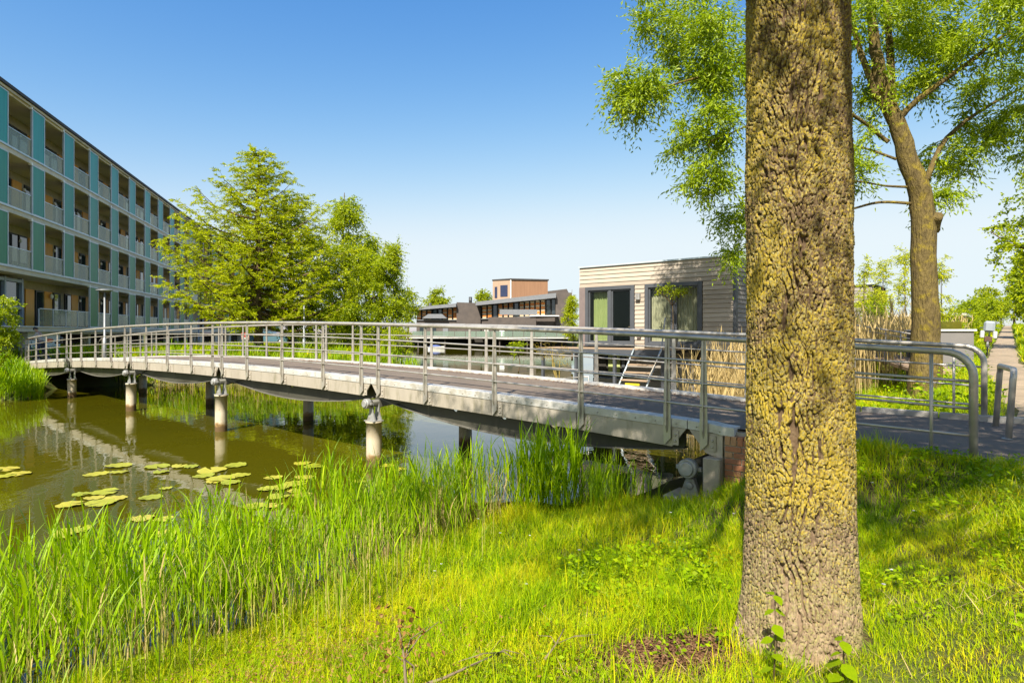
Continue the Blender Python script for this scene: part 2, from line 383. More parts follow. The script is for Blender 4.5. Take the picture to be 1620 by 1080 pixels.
fb = MB()
fb.hexa([sl(S_NEAR + 0.06, -2.95, -0.5), sl(S_NEAR + 0.06, 0.3, -0.5), sl(S_FAR - 0.06, 0.3, -0.5), sl(S_FAR - 0.06, -2.95, -0.5)], [sl(S_NEAR + 0.06, -2.95, 1.416), sl(S_NEAR + 0.06, 0.3, 1.416), sl(S_FAR - 0.06, 0.3, 1.416), sl(S_FAR - 0.06, -2.95, 1.416)])
tag(fb.build('path_embankment', M['concrete']), kind='structure')
# ------------------------------------------------------------------ footbridge
B0 = Vector((2.275, 7.79, 0)); SPAN = 6.597; NS = 5; W_BR = 3.1
bridge = empty('footbridge', (B0.x, B0.y, 0), 0, 'long arched steel footbridge with pipe railings crossing the canal on concrete piers', 'footbridge')
def BP(t, w, z): return BV * t + PV * w + UP * z          # local to the bridge empty
def deck_z(t):
    k = t / SPAN
    return 1.835 - 0.068 * (k - 2.15) ** 2 if k > -0.05 else 1.50 + 0.035 * t / 1.0 * (1 if t < 0 else 0)
def ribbon(t0, t1, w, prof_fn, n):
    """sweep a cross-section (w, dz) closed polygon along the bridge"""
    mb = MB(); prof = prof_fn; m = len(prof); vs = []
    for i in range(n + 1):
        t = t0 + (t1 - t0) * i / n
        vs += [BP(t, w + a, deck_z(t) + b) for a, b in prof]
    fs = [(i * m + k, i * m + (k + 1) % m, (i + 1) * m + (k + 1) % m, (i + 1) * m + k) for i in range(n) for k in range(m)]
    fs += [tuple(range(m - 1, -1, -1)), tuple(n * m + k for k in range(m))]
    return mb.add(vs, fs)
T_END = NS * SPAN + 0.9
M['concrete_dark'] = pmat('mossy_concrete', (0.20, 0.18, 0.13), (0.13, 0.12, 0.085), rough=0.9, scale=3)
M['flange'] = pmat('grey_steel_flange', (0.20, 0.19, 0.16), (0.15, 0.14, 0.12), rough=0.6, metal=0.2)
# deck
ribbon(-0.75, T_END, 0.0, [(0.12, -0.05), (W_BR - 0.12, -0.05), (W_BR - 0.12, -0.20), (0.12, -0.20)], 60).build('deck', M['asphalt'], bridge)
ribbon(-0.2, T_END, 0.0, [(0.30, -0.203), (W_BR - 0.30, -0.203), (W_BR - 0.30, -0.24), (0.30, -0.24)], 60).build('soffit', M['girder'], bridge)
# leaf litter along the far kerb
lt = MB()
M['litter'] = pmat('russet_leaf_litter', (0.30, 0.13, 0.045), (0.19, 0.10, 0.04), rough=0.95, scale=30, spec=0.1)
vs = []; fs = []
for i in range(2600):
    t = R.uniform(-0.6, 17) ** 1.0; w = W_BR - 0.20 - abs(R.gauss(0, 0.16)); a = R.uniform(0, TAU); q = R.uniform(0.008, 0.028)
    c = BP(t, w, deck_z(t) - 0.044 + R.uniform(0, 0.008)); n0 = len(vs)
    for k in range(3): vs.append(c + Vector((math.cos(a + k * 2.1) * q, math.sin(a + k * 2.1) * q * 0.8, R.uniform(0, 0.008))))
    fs.append((n0, n0 + 1, n0 + 2))
tag(lt.add(vs, fs).build('leaf_litter', M['litter'], bridge, fix=False), 'russet leaf litter along the far kerb', kind='stuff')

def panel_outline(ta, tb, ch_a, ch_b, w):
    """one fascia plate between two joints; ends at a joint are cut off at a slant"""
    zt = lambda t: deck_z(t) - 0.115
    zb = lambda t: deck_z(t) - 0.37
    pts = [BP(ta, w, zt(ta)), BP(tb, w, zt(tb))]
    pts += [BP(tb - ch_b, w, zb(tb))] if ch_b else [BP(tb, w, zb(tb))]
    pts += [BP(ta + ch_a, w, zb(ta))] if ch_a else [BP(ta, w, zb(ta))]
    return pts
bolt_me = MB().lathe([(0.011, 0), (0.011, 0.006), (0.006, 0.011)], (0, 0, 0), axis=-PV, n=8).mesh('bolt')
bolt_me.materials.append(M['steel'])
def bolt(p, parent, big=1.0):
    o = link('bolt', bolt_me, None, parent, p); o.scale = (big, big, big); return o

POST_OFF = [0.27, 1.62, 3.30, 4.97, SPAN - 0.27]
def make_side(w, s, near):
    """s=-1: outer face looks to -PV (near side); +1: far side"""
    face = w
    out = lambda d: w + s * d
    for k in range(NS):
        t0 = k * SPAN
        cuts = [t0 + 0.012] + [t0 + o + 0.10 for o in POST_OFF[1:4]] + [t0 + SPAN - 0.012]
        if k == 0 and False: pass
        for j in range(4):
            a, b = cuts[j] + 0.006, cuts[j + 1] - 0.006
            po = panel_outline(a, b, 0.20 if j == 0 else 0, 0.20 if j == 3 else 0, out(0))
            MB().prism(po, PV * (-s * 0.03)).build('fascia_panel', M['fascia'], bridge, bevel=0.004)
        # cap strip: a bent plate with a top flange
        cap = [(s * 0.012, -0.113), (s * 0.016, -0.005), (s * 0.004, 0.0), (-s * 0.21, 0.0), (-s * 0.21, -0.052), (-s * 0.20, -0.052), (-s * 0.20, -0.012), (-s * 0.004, -0.012), (-s * 0.006, -0.113)]
        cp = ribbon(t0 + 0.006, t0 + SPAN - 0.006, w, cap, 10).build('kerb_cap', M['cap'], bridge)
        if near and k < 4:
            n = 22
            for i in range(n):
                t = t0 + (i + 0.5) * SPAN / n
                bolt(BP(t, out(0.014), deck_z(t) - 0.068), cp)
    # the stub beyond the first joint, towards the footpath
    po = [BP(-0.012, w, deck_z(0) - 0.115), BP(-0.455, w, deck_z(-0.455) - 0.11), BP(-0.455, w, deck_z(-0.455) - 0.42), BP(-0.24, w, deck_z(0) - 0.40)]
    MB().prism(po, PV * (-s * 0.03)).build('fascia_panel', M['fascia'], bridge, bevel=0.004)
    cp = ribbon(-0.60, -0.006, w, [(s * 0.012, -0.113), (s * 0.016, -0.005), (s * 0.004, 0.0), (-s * 0.21, 0.0), (-s * 0.21, -0.052), (-s * 0.006, -0.113)], 4).build('kerb_cap', M['cap'], bridge)
    if near:
        for t in (-0.12, -0.42): bolt(BP(t, out(0.014), deck_z(t) - 0.07), cp)
    po = [BP(NS * SPAN + 0.012, w, deck_z(NS * SPAN) - 0.115), BP(T_END, w, deck_z(T_END) - 0.10), BP(T_END, w, deck_z(T_END) - 0.42), BP(NS * SPAN + 0.22, w, deck_z(NS * SPAN) - 0.38)]
    MB().prism(po, PV * (-s * 0.03)).build('fascia_panel', M['fascia'], bridge, bevel=0.004)
    ribbon(NS * SPAN + 0.006, T_END, w, [(s * 0.012, -0.113), (s * 0.016, -0.005), (s * 0.004, 0.0), (-s * 0.21, 0.0), (-s * 0.21, -0.052), (-s * 0.006, -0.113)], 4).build('kerb_cap', M['cap'], bridge)
    # fish-bellied girder under each span, round cut-outs along its top
    for k in range(NS):
        t0 = k * SPAN; n = 132; wg = w - s * 0.22; mb = MB(); vs = []
        holes = [(0.285, 0.055), (0.5, 0.10), (0.73, 0.055)] if k != 0 else [(0.34, 0.10), (0.50, 0.10), (0.68, 0.10), (0.86, 0.06)]
        for i in range(n + 1):
            u = i / n; t = t0 + 0.12 + (SPAN - 0.24) * u
            zb = deck_z(t) - 0.40 - 0.30 * math.sin(math.pi * u) ** 0.85
            ztop = deck_z(t) - 0.22
            for hu, hr in holes:
                dx = (u - hu) * SPAN
                if abs(dx) < hr * 0.999: ztop = deck_z(t) - 0.33 - math.sqrt(hr * hr - dx * dx) * 1.25
            ztop = max(ztop, zb + 0.01)
            vs += [BP(t, wg - 0.015, ztop), BP(t, wg + 0.015, ztop), BP(t, wg + 0.015, zb), BP(t, wg - 0.015, zb)]
        fs = [(i * 4 + q, i * 4 + (q + 1) % 4, (i + 1) * 4 + (q + 1) % 4, (i + 1) * 4 + q) for i in range(n) for q in range(4)]
        gd = mb.add(vs, fs).build('girder', M['girder'], bridge)
        fl = MB(); vs = []; n2 = 40
        for i in range(n2 + 1):
            u = i / n2; t = t0 + 0.12 + (SPAN - 0.24) * u; zb = deck_z(t) - 0.40 - 0.30 * math.sin(math.pi * u) ** 0.85
            vs += [BP(t, wg - 0.07, zb), BP(t, wg + 0.07, zb), BP(t, wg + 0.07, zb - 0.018), BP(t, wg - 0.07, zb - 0.018)]
        fs = [(i * 4 + q, i * 4 + (q + 1) % 4, (i + 1) * 4 + (q + 1) % 4, (i + 1) * 4 + q) for i in range(n2) for q in range(4)]
        fl.add(vs, fs).build('flange', M['flange'], gd)
    # posts
    ts = [k * SPAN + o for k in range(NS) for o in POST_OFF] + [-0.225, NS * SPAN + 0.27]
    for t in ts:
        zb = deck_z(t) - 0.36; zt = deck_z(t) + 1.05; mb = MB()
        hb, ht = 0.052, 0.028
        prof = [(-hb, zb + 0.09), (hb - 0.005, zb - 0.01), (hb, zb + 0.30), (ht, zt), (-ht, zt), (-hb, zb + 0.30)]
        pl = [BP(t + a, out(0.020), z) for a, z in prof]
        mb.prism(pl, PV * (s * 0.022))
        web = [BP(t - 0.008, out(0.042), zb + 0.16), BP(t - 0.008, out(0.085), zb + 0.26), BP(t - 0.008, out(0.06), zt - 0.02), BP(t - 0.008, out(0.042), zt - 0.02)]
        mb.prism(web, BV * 0.016)
        po = mb.build('post', M['steel'], bridge, bevel=0.002)
        if near:
            pt = t - 0.105
            lug = [BP(pt - 0.045, out(0.002), zb + 0.20), BP(pt + 0.045, out(0.002), zb + 0.20), BP(pt + 0.045, out(0.002), zb + 0.005), BP(pt - 0.045, out(0.002), zb + 0.005)]
            MB().prism(lug, PV * (s * 0.012)).build('lug', M['fascia'], po, bevel=0.002)
            if t < 20:
                bolt(BP(pt, out(0.014), zb + 0.14), po, 1.5); bolt(BP(pt, out(0.014), zb + 0.06), po, 1.5)
    # handrail and three thinner rails; on the footpath side they run on to an end post
    rw = out(0.055)
    t_close = -2.94; zend = 1.41
    def railz(t, h):
        return deck_z(t) + h if t >= 0 else deck_z(0) + h + (t / t_close) * (1.41 + h * 0.93 - deck_z(0) - h + 0.04)
    nseg = 66
    pts = [BP(T_END + 0.1 - (T_END + 0.1 - (t_close + 0.30)) * i / nseg, rw, 0) for i in range(nseg + 1)]
    pts = []
    for i in range(nseg + 1):
        t = T_END + 0.1 - (T_END + 0.1 - (t_close + 0.24)) * i / nseg
        pts.append(BP(t, rw, railz(t, 1.075)))
    rads = [0.034] * len(pts)
    ztop = railz(t_close + 0.24, 1.075)
    for a in (15, 30, 45, 60, 75, 90):
        a = math.radians(a); pts.append(BP(t_close + 0.24 - 0.24 * math.sin(a), rw, ztop - 0.24 * (1 - math.cos(a))))
        rads.append(0.038)
    pts.append(BP(t_close, rw, zend - 0.25)); rads.append(0.038)
    pts = [BP(T_END + 0.1, rw, deck_z(T_END) - 0.2)] + [BP(T_END + 0.1, rw, deck_z(T_END) + 0.9)] + pts[1:]; rads = [0.034] + rads
    MB().tube(pts, rads[:len(pts)], 12).build('handrail', M['steel'], bridge)
    for h in (0.775, 0.49, 0.205):
        pts = []
        for i in range(nseg + 1):
            t = T_END + 0.1 - (T_END + 0.1 - t_close) * i / nseg
            pts.append(BP(t, rw, railz(t, h)))
        MB().tube(pts, 0.0145, 8).build('rail', M['steel'], bridge)
    for t in (-1.35, -2.60):
        MB().tube([BP(t, rw, 1.15), BP(t, rw, railz(t, 1.06))], 0.017, 8).build('post', M['steel'], bridge)
make_side(0.0, -1, True)
make_side(W_BR, 1, False)

# piers with hinge bearings
def hinge(c, r, parent):
    mb = MB(); mb.lathe([(r * 0.9, 0.0), (r, 0.015), (r, 0.10), (r * 0.92, 0.115)], c + PV * -0.02, axis=-PV, n=24)
    mb.lathe([(r * 0.72, 0), (r * 0.72, 0.022), (r * 0.66, 0.03)], c - PV * 0.13, axis=-PV, n=24)
    mb.box((0, 0, 0), (r * 2.7, 0.05, r * 0.42), M=Matrix.Translation(c - PV * 0.05) @ Matrix.Rotation(math.atan2(BV.y, BV.x), 4, 'Z'))
    return mb.build('hinge_disc', M['bearing'], parent, bevel=0.003)
RZ_B = math.atan2(BV.y, BV.x)
for k in range(1, NS):
    t = k * SPAN; dz = deck_z(t); top = dz - 0.86
    for side, w in ((-1, 0.0), (1, 2.62)):
        c = BP(t - 0.02, w + 0.06, 0)
        mb = MB().lathe([(0.155, -1.6), (0.155, -0.02), (0.152, 0.5), (0.150, top - 0.03), (0.168, top - 0.03), (0.168, top + 0.0)], c, n=28)
        pr = mb.build('pier', M['pier'], bridge)
        br = MB()
        for sx in (-1, 1):
            q = BP(t - 0.02, w + 0.06 + sx * 0.075, 0)
            a = [q + BV * -0.13 + UP * top, q + BV * 0.13 + UP * top, q + BV * 0.055 + UP * (top + 0.18), q + BV * 0.055 + UP * (top + 0.36), q + BV * -0.055 + UP * (top + 0.36), q + BV * -0.055 + UP * (top + 0.18)]
            br.prism(a, PV * 0.03)
        br.box((0, 0, 0), (0.30, 0.26, 0.02), M=Matrix.Translation(c + UP * (top + 0.011)) @ Matrix.Rotation(RZ_B, 4, 'Z'))
        br.build('bracket', M['bearing'], pr)
        hinge(BP(t, w - 0.02, top + 0.36), 0.10, pr)
    # cross beam from pier to pier
    MB().tube([BP(t, 0.0, top + 0.36), BP(t, 2.68, top + 0.36)], 0.075, 12).build('cross_beam', M['girder'], bridge)
    for w in (0.16, 2.55):
        a = [BP(t - 0.06, w, dz - 0.36), BP(t - 1.05, w, dz - 0.40), BP(t - 0.35, w, dz - 0.52), BP(t, w, dz - 0.60), BP(t + 0.06, w, dz - 0.5), BP(t + 0.06, w, dz - 0.36)]
        MB().prism(a, PV * 0.10).build('bearing_arm', M['girder'], bridge)
# the big bearing on the right bank
bb = hinge(BP(-0.05, -0.02, deck_z(0) - 0.60), 0.125, bridge)
mb = MB(); c = BP(-0.05, -0.06, deck_z(0) - 0.83)
ft = [c + BV * -0.13 + UP * -0.13, c + BV * 0.13 + UP * -0.13, c + BV * 0.085 + UP * 0.0, c + BV * 0.05 + UP * 0.09, c + BV * -0.05 + UP * 0.09, c + BV * -0.085 + UP * 0.0]
mb.prism(ft, PV * 0.09); mb.lathe([(0.05, 0), (0.05, 0.02), (0.02, 0.03)], c - PV * 0.0, axis=-PV, n=16)
mb.build('bearing_foot', M['bearing'], bridge, bevel=0.004)
MB().box((0, 0, 0), (0.62, 0.5, 0.5), M=Matrix.Translation(BP(-0.05, 0.05, deck_z(0) - 1.215)) @ Matrix.Rotation(RZ_B, 4, 'Z')).build('bearing_plinth', M['concrete'], bridge, bevel=0.02)
MB().tube([BP(-0.05, 0.0, deck_z(0) - 0.60), BP(-0.05, 2.9, deck_z(0) - 0.60)], 0.08, 12).build('cross_beam', M['girder'], bridge)
MB().box((0, 0, 0), (0.3, 3.0, 1.5), M=Matrix.Translation(BP(-0.62, 1.6, 0.42)) @ Matrix.Rotation(RZ_B, 4, 'Z')).build('abutment_wall', M['concrete_dark'], bridge)
MB().box((0, 0, 0), (0.215, 0.24, 0.95), M=Matrix.Translation(BP(-0.360, -0.02, 0.615)) @ Matrix.Rotation(RZ_B, 4, 'Z')).build('concrete_block', M['mortar'], bridge, bevel=0.012)
# brick wing wall: single bricks on a mortar core
wing = empty('brick_wing_wall', (B0 + BP(-0.475, -0.04, 0))[:], RZ_B + math.pi, 'short red brick wing wall at the right end of the footbridge behind the trunk', 'brick wall')
MB().box((0.92, 0.12, 0.60), (1.825, 0.18, 1.45)).build('mortar_core', M['mortar'], wing)
bme = {}
def brick(x, z, w, h):
    key = (round(w, 3), round(h, 3))
    if key not in bme:
        mb = MB().box((0, 0, 0), (w, 0.10, h)); me = mb.mesh('brick'); bm = bmesh.new(); bm.from_mesh(me)
        bmesh.ops.recalc_face_normals(bm, faces=bm.faces); bmesh.ops.bevel(bm, geom=bm.edges[:], offset=0.005, segments=1, affect='EDGES'); bm.to_mesh(me); bm.free()
        me.materials.append(M['brick']); bme[key] = me
    link('brick', bme[key], None, wing, (x + R.uniform(-.002, .002), 0.075 - 0.012 + R.uniform(-.004, .004), z), (0, R.uniform(-.01, .01), 0))
top = 1.37
for i in range(23): brick(0.045 + i * 0.078, top - 0.055, 0.066, 0.112)
for j in range(13):
    z = top - 0.155 - j * 0.075
    x = 0.01
    first = 0.105 if j % 2 else 0.21
    while x < 1.8:
        w = min(first, 1.835 - x); first = 0.21
        if w > 0.03: brick(x + w / 2, z, w - 0.012, 0.063)
        x += w
# left bank: concrete sill under the far end
MB().box((0, 0, 0), (0.7, 4.4, 1.6), M=Matrix.Translation(BP(NS * SPAN + 0.5, 1.6, 0.18)) @ Matrix.Rotation(RZ_B, 4, 'Z')).build('abutment_wall', M['concrete'], bridge, bevel=0.02)
MB().box((0, 0, 0), (0.3, 8, 0.75), M=Matrix.Translation(BP(NS * SPAN - 0.2, 4.0, 0.12)) @ Matrix.Rotation(RZ_B, 4, 'Z')).build('quay_sill', M['concrete'], bridge, bevel=0.02)
# kerb strips along the ramp
for nm, s_, in (('kerb_stone', S_FAR + 0.02),):
    for i in range(3):
        p = sl(s_, -2.25 + i * 0.98, 1.43) - B0
        MB().box((0, 0, 0), (0.96, 0.10, 0.16), M=Matrix.Translation(p) @ Matrix.Rotation(RZ_B, 4, 'Z')).build(nm, M['kerb'], bridge, bevel=0.01)
# hoop barrier in the middle of the bridge mouth
hp = empty('hoop_barrier', sl(8.98, -0.02, 1.42)[:], 0, 'leaning galvanised steel hoop barrier standing at the bridge mouth on the right', 'barrier')
h0, h1 = Vector((0, 0, -0.2)), Vector((0, 0, 0)); dp = PV * 1.12 + BV * 0.13; ln = RV * 0.06
pts = [Vector((0, 0, -0.25)), ln * 0.9 + UP * 0.70]
for a in (20, 45, 70, 90): a = math.radians(a); pts.append(ln + UP * (0.70 + 0.10 * math.sin(a)) + PV * 0.10 * (1 - math.cos(a)))
for a in (90, 70, 45, 20): a = math.radians(a); pts.append(ln + UP * (0.70 + 0.10 * math.sin(a)) + dp - PV * 0.10 * (1 - math.cos(a)))
pts += [ln * 0.9 + dp + UP * 0.70, dp + UP * -0.25]
MB().tube(pts, 0.034, 12).build('bent_tube', M['steel'], hp)
MB().lathe([(0.05, -0.02), (0.05, 0.015), (0.036, 0.02)], (0, 0, 0.0), n=14).build('ground_collar', M['bearing'], hp)
# ------------------------------------------------------------------ trees
def leaf_arrays(pos, dirv, L, Wd, rng, fold=0.25, flat=None):
    """one folded diamond per leaf"""
    n = len(pos); dirv = dirv / np.maximum(np.linalg.norm(dirv, axis=1, keepdims=True), 1e-9)
    rnd = rng.normal(size=(n, 3))
    if flat is not None: rnd = rnd * flat + np.array([0, 0, 1.0]) * (1 - flat)
    nrm = rnd - dirv * np.sum(rnd * dirv, 1, keepdims=True); nrm /= np.maximum(np.linalg.norm(nrm, axis=1, keepdims=True), 1e-9)
    side = np.cross(dirv, nrm); L = L[:, None]; Wd = Wd[:, None]
    mid = pos + dirv * L * 0.45 + nrm * Wd * fold
    v = np.stack([pos, mid + side * Wd * 0.5, pos + dirv * L, mid - side * Wd * 0.5], 1).reshape(-1, 3)
    q = np.arange(n * 4).reshape(n, 4)
    return v, q
def leaf_object(name, pos, dirv, L, Wd, mat, parent, rng, **kw):
    v, q = leaf_arrays(pos, dirv, L, Wd, rng, **kw)
    return link(name, np_mesh(name, v, quads=q, smooth=False), mat, parent)

def blob(px, py, d, rx, ry, rd, n):
    return (at(px, py, d), (rx / F * d, rd, ry / F * d), n)
def tree(name, label, limbs, blobs, leaf, bark, leafm, group=None, seed=1, cat='tree', trunk_n=12, twig=0.010, nleaf=40, csize=0.35, droop=0.4, L=(0.06, 0.10), Wd=0.25, parent_trunk=None, flat=None):
    rng = np.random.default_rng(seed); rr = random.Random(seed)
    base = Vector(limbs[0][0][0])
    root = empty(name, base, 0, label, cat, group)
    mb = MB(); NP = []; NRD = []
    for li, (pts, r0, r1) in enumerate(limbs):
        pts = [Vector(p) - base for p in pts]; fine = []
        for i in range(len(pts) - 1):
            p0 = pts[max(i - 1, 0)]; p1 = pts[i]; p2 = pts[i + 1]; p3 = pts[min(i + 2, len(pts) - 1)]
            for k in range(4):
                t = k / 4; fine.append(0.5 * ((2 * p1) + (p2 - p0) * t + (2 * p0 - 5 * p1 + 4 * p2 - p3) * t * t + (3 * p1 - p0 - 3 * p2 + p3) * t ** 3))
        fine.append(pts[-1]); m = len(fine)
        rad = [(r0 + (r1 - r0) * (i / (m - 1))) if not hasattr(r0, '__len__') else float(np.interp(i / (m - 1) * (len(r0) - 1), range(len(r0)), r0)) for i in range(m)]
        for i in range(1, m): fine[i] = fine[i] + Vector((rr.gauss(0, 1), rr.gauss(0, 1), 0)) * min(0.02, rad[i] * 0.08)
        mb.tube(fine, rad, trunk_n if li == 0 else 8)
        skip = int(m * (0.35 if li == 0 else 0.15))
        for i in range(skip, m): NP.append(fine[i]); NRD.append(rad[i])
    cl = []
    for c, r, n in blobs:
        for i in range(n):
            v = Vector((rr.gauss(0, 1), rr.gauss(0, 1), rr.gauss(0, 1))).normalized() * (rr.random() ** 0.45)
            cl.append(Vector(c) - base + Vector((v.x * r[0], v.y * r[1], v.z * r[2])))
    npn = np.zeros((len(NP) + len(cl) * 5 + 8, 3)); nrd = np.zeros(len(npn)); cnt = len(NP)
    npn[:cnt] = [tuple(p) for p in NP]; nrd[:cnt] = NRD
    ca = np.array([tuple(c) for c in cl])
    d0 = np.array([np.min(np.linalg.norm(npn[:cnt] - c, axis=1)) for c in ca]); order = np.argsort(d0)
    P_, D_ = [], []
    for oi in order:
        c = ca[oi]; dd = np.linalg.norm(npn[:cnt] - c, axis=1) + 0.25 * np.maximum(0, npn[:cnt, 2] - c[2]); j = int(np.argmin(dd))
        a = Vector(npn[j]); b = Vector(c); ln = (b - a).length
        if ln < 1e-3: continue
        r0 = min(nrd[j] * 0.7, twig * (0.5 + 0.55 * ln)); r1 = max(0.003, r0 * 0.4)
        ctrl = a.lerp(b, 0.45) + UP * ln * 0.16 + Vector((rr.gauss(0, 1), rr.gauss(0, 1), rr.gauss(0, 1))) * ln * 0.07
        pts = [(a * (1 - t) ** 2 + ctrl * 2 * t * (1 - t) + b * t * t) for t in (0, .25, .5, .75, 1)]
        rad = [r0 + (r1 - r0) * t for t in (0, .25, .5, .75, 1)]
        mb.tube(pts, rad, 5, caps=False)
        for i in range(1, 5): npn[cnt] = pts[i]; nrd[cnt] = rad[i]; cnt += 1
        out = (b - a).normalized()
        n = max(4, int(nleaf * rr.uniform(0.6, 1.4)))
        # little shoots from the twig carry the leaves
        nsh = max(2, n // 9)
        for s_ in range(nsh):
            t = rr.uniform(0.3, 1.0); q = a * (1 - t) ** 2 + ctrl * 2 * t * (1 - t) + b * t * t
            dv = (out * 0.5 + Vector((rr.gauss(0, 1), rr.gauss(0, 1), rr.gauss(0, 0.8))) - UP * droop * rr.random()).normalized()
            sh = csize * rr.uniform(0.5, 1.3)
            for e in range(n // nsh):
                f = (e + rr.random()) / (n // nsh); pp = q + dv * sh * f - UP * droop * sh * f * f * 0.5
                P_.append((pp.x + rr.gauss(0, .015), pp.y + rr.gauss(0, .015), pp.z + rr.gauss(0, .015)))
                ld = dv + Vector((rr.gauss(0, .8), rr.gauss(0, .8), rr.gauss(0, .6) - droop)); D_.append(tuple(ld))
    tr = mb.build('trunk', bark, root, fix=False)
    P_ = np.array(P_); D_ = np.array(D_); Lr = rng.uniform(L[0], L[1], len(P_))
    leaf_object('crown', P_, D_, Lr, Lr * Wd * rng.uniform(0.8, 1.25, len(P_)), leafm, root, rng, flat=flat)
    return root

def conifer(name, label, base, H, prof, n_br, leafm, bark, seed, group=None, trunk_r=0.28, spray=0.55, leaves=26, up=0.32, z0=0.2, L=(0.10, 0.2)):
    rr = random.Random(seed); rng = np.random.default_rng(seed)
    root = empty(name, base, 0, label, 'tree', group); mb = MB()
    tp = [Vector((0.04 * math.sin(i * 1.3), 0.04 * math.cos(i), H * i / 12)) for i in range(13)]
    mb.tube(tp, [trunk_r * (1 - i / 12.4) ** 0.85 + 0.008 for i in range(13)], 10)
    P_, D_ = [], []
    for k in range(n_br):
        f = z0 + (1 - z0) * ((k + rr.random()) / n_br) ** 1.05
        zb = f * H; ln = prof(f) * rr.uniform(0.6, 1.15); az = k * 2.399 + rr.uniform(-.4, .4)
        dv = Vector((math.cos(az), math.sin(az), 0)); a = Vector((0, 0, zb)); pts = []
        rise = up * (0.35 + 1.3 * f) * rr.uniform(.6, 1.3)
        for i in range(7):
            t = i / 6; pts.append(a + dv * ln * t + UP * (ln * (rise * t - 0.22 * (1 - f) * math.sin(t * math.pi) + 0.14 * t * t)) + Vector((rr.gauss(0, .03), rr.gauss(0, .03), rr.gauss(0, .02))) * ln * t)
        r0 = 0.012 + 0.018 * ln; mb.tube(pts, [r0 * (1 - t / 6.5) for t in range(7)], 5, caps=False)
        sd = Vector((-dv.y, dv.x, 0)); nsub = max(4, int(ln * 7))
        for s_ in range(nsub):
            t = 0.12 + 0.88 * (s_ + rr.random()) / nsub; i = min(5, int(t * 6)); q = pts[i].lerp(pts[i + 1], t * 6 - i)
            sg = rr.choice((-1, 1)); sl_ = spray * (0.35 + 0.65 * math.sin(min(1, t * 1.1) * math.pi * 0.75)) * rr.uniform(.5, 1.3) * min(1.0, 0.35 + ln * 0.3)
            sv = (sd * sg * rr.uniform(.5, 1) + dv * rr.uniform(.3, .9) + UP * rr.uniform(-.55, .35)).normalized()
            for e in range(leaves):
                g = rr.random(); p = q + sv * sl_ * g
                ld = sv * 0.7 + (sd * rr.gauss(0, 1) + dv * rr.gauss(0.3, .8)) + UP * rr.gauss(-0.1, .45)
                P_.append((p.x + rr.gauss(0, .02), p.y + rr.gauss(0, .02), p.z + rr.gauss(0, .02))); D_.append(tuple(ld))
    mb.build('trunk', bark, root, fix=False)
    P_ = np.array(P_); D_ = np.array(D_); Lr = rng.uniform(L[0], L[1], len(P_))
    leaf_object('crown', P_, D_, Lr, Lr * 0.28, leafm, root, rng, flat=0.75)
    return root

M['bark'] = pmat('brown_bark', (0.16, 0.115, 0.065), (0.08, 0.055, 0.032), rough=0.95, scale=7, stretch=(1, 1, 0.25), bump=0.8, bscale=18, stain=(0.20, 0.16, 0.035), sscale=3.5, spec=0.1)
M['willow_bark'] = pmat('mossy_willow_bark', (0.21, 0.155, 0.055), (0.115, 0.085, 0.04), rough=0.95, scale=9, stretch=(1, 1, 0.22), bump=1.0, bscale=26, stain=(0.31, 0.235, 0.03), sscale=5.0, spec=0.1)
M['leaf_willow'] = leafmat('willow_leaf', [(0.058, 0.105, 0.022), (0.10, 0.155, 0.034), (0.17, 0.225, 0.06)], trans=0.42, scale=0.5)
M['leaf_yellow'] = leafmat('yellow_green_spray', [(0.06, 0.095, 0.010), (0.15, 0.195, 0.014), (0.235, 0.275, 0.022)], trans=0.45, scale=0.4)
M['leaf_fresh'] = leafmat('fresh_green_leaf', [(0.045, 0.085, 0.008), (0.115, 0.165, 0.012), (0.20, 0.24, 0.018)], trans=0.45, scale=0.4)
M['leaf_mid'] = leafmat('mid_green_leaf', [(0.065, 0.105, 0.016), (0.11, 0.155, 0.022), (0.18, 0.215, 0.035)], trans=0.42, scale=0.4)
M['leaf_pale'] = leafmat('pale_birch_leaf', [(0.12, 0.16, 0.05), (0.17, 0.21, 0.06), (0.25, 0.28, 0.09)], trans=0.42, scale=0.4)

for k_, d_ in (('bark', .05), ('willow_bark', .09)):
    for n_ in M[k_].node_tree.nodes:
        if n_.type == 'BUMP': n_.inputs['Distance'].default_value = d_
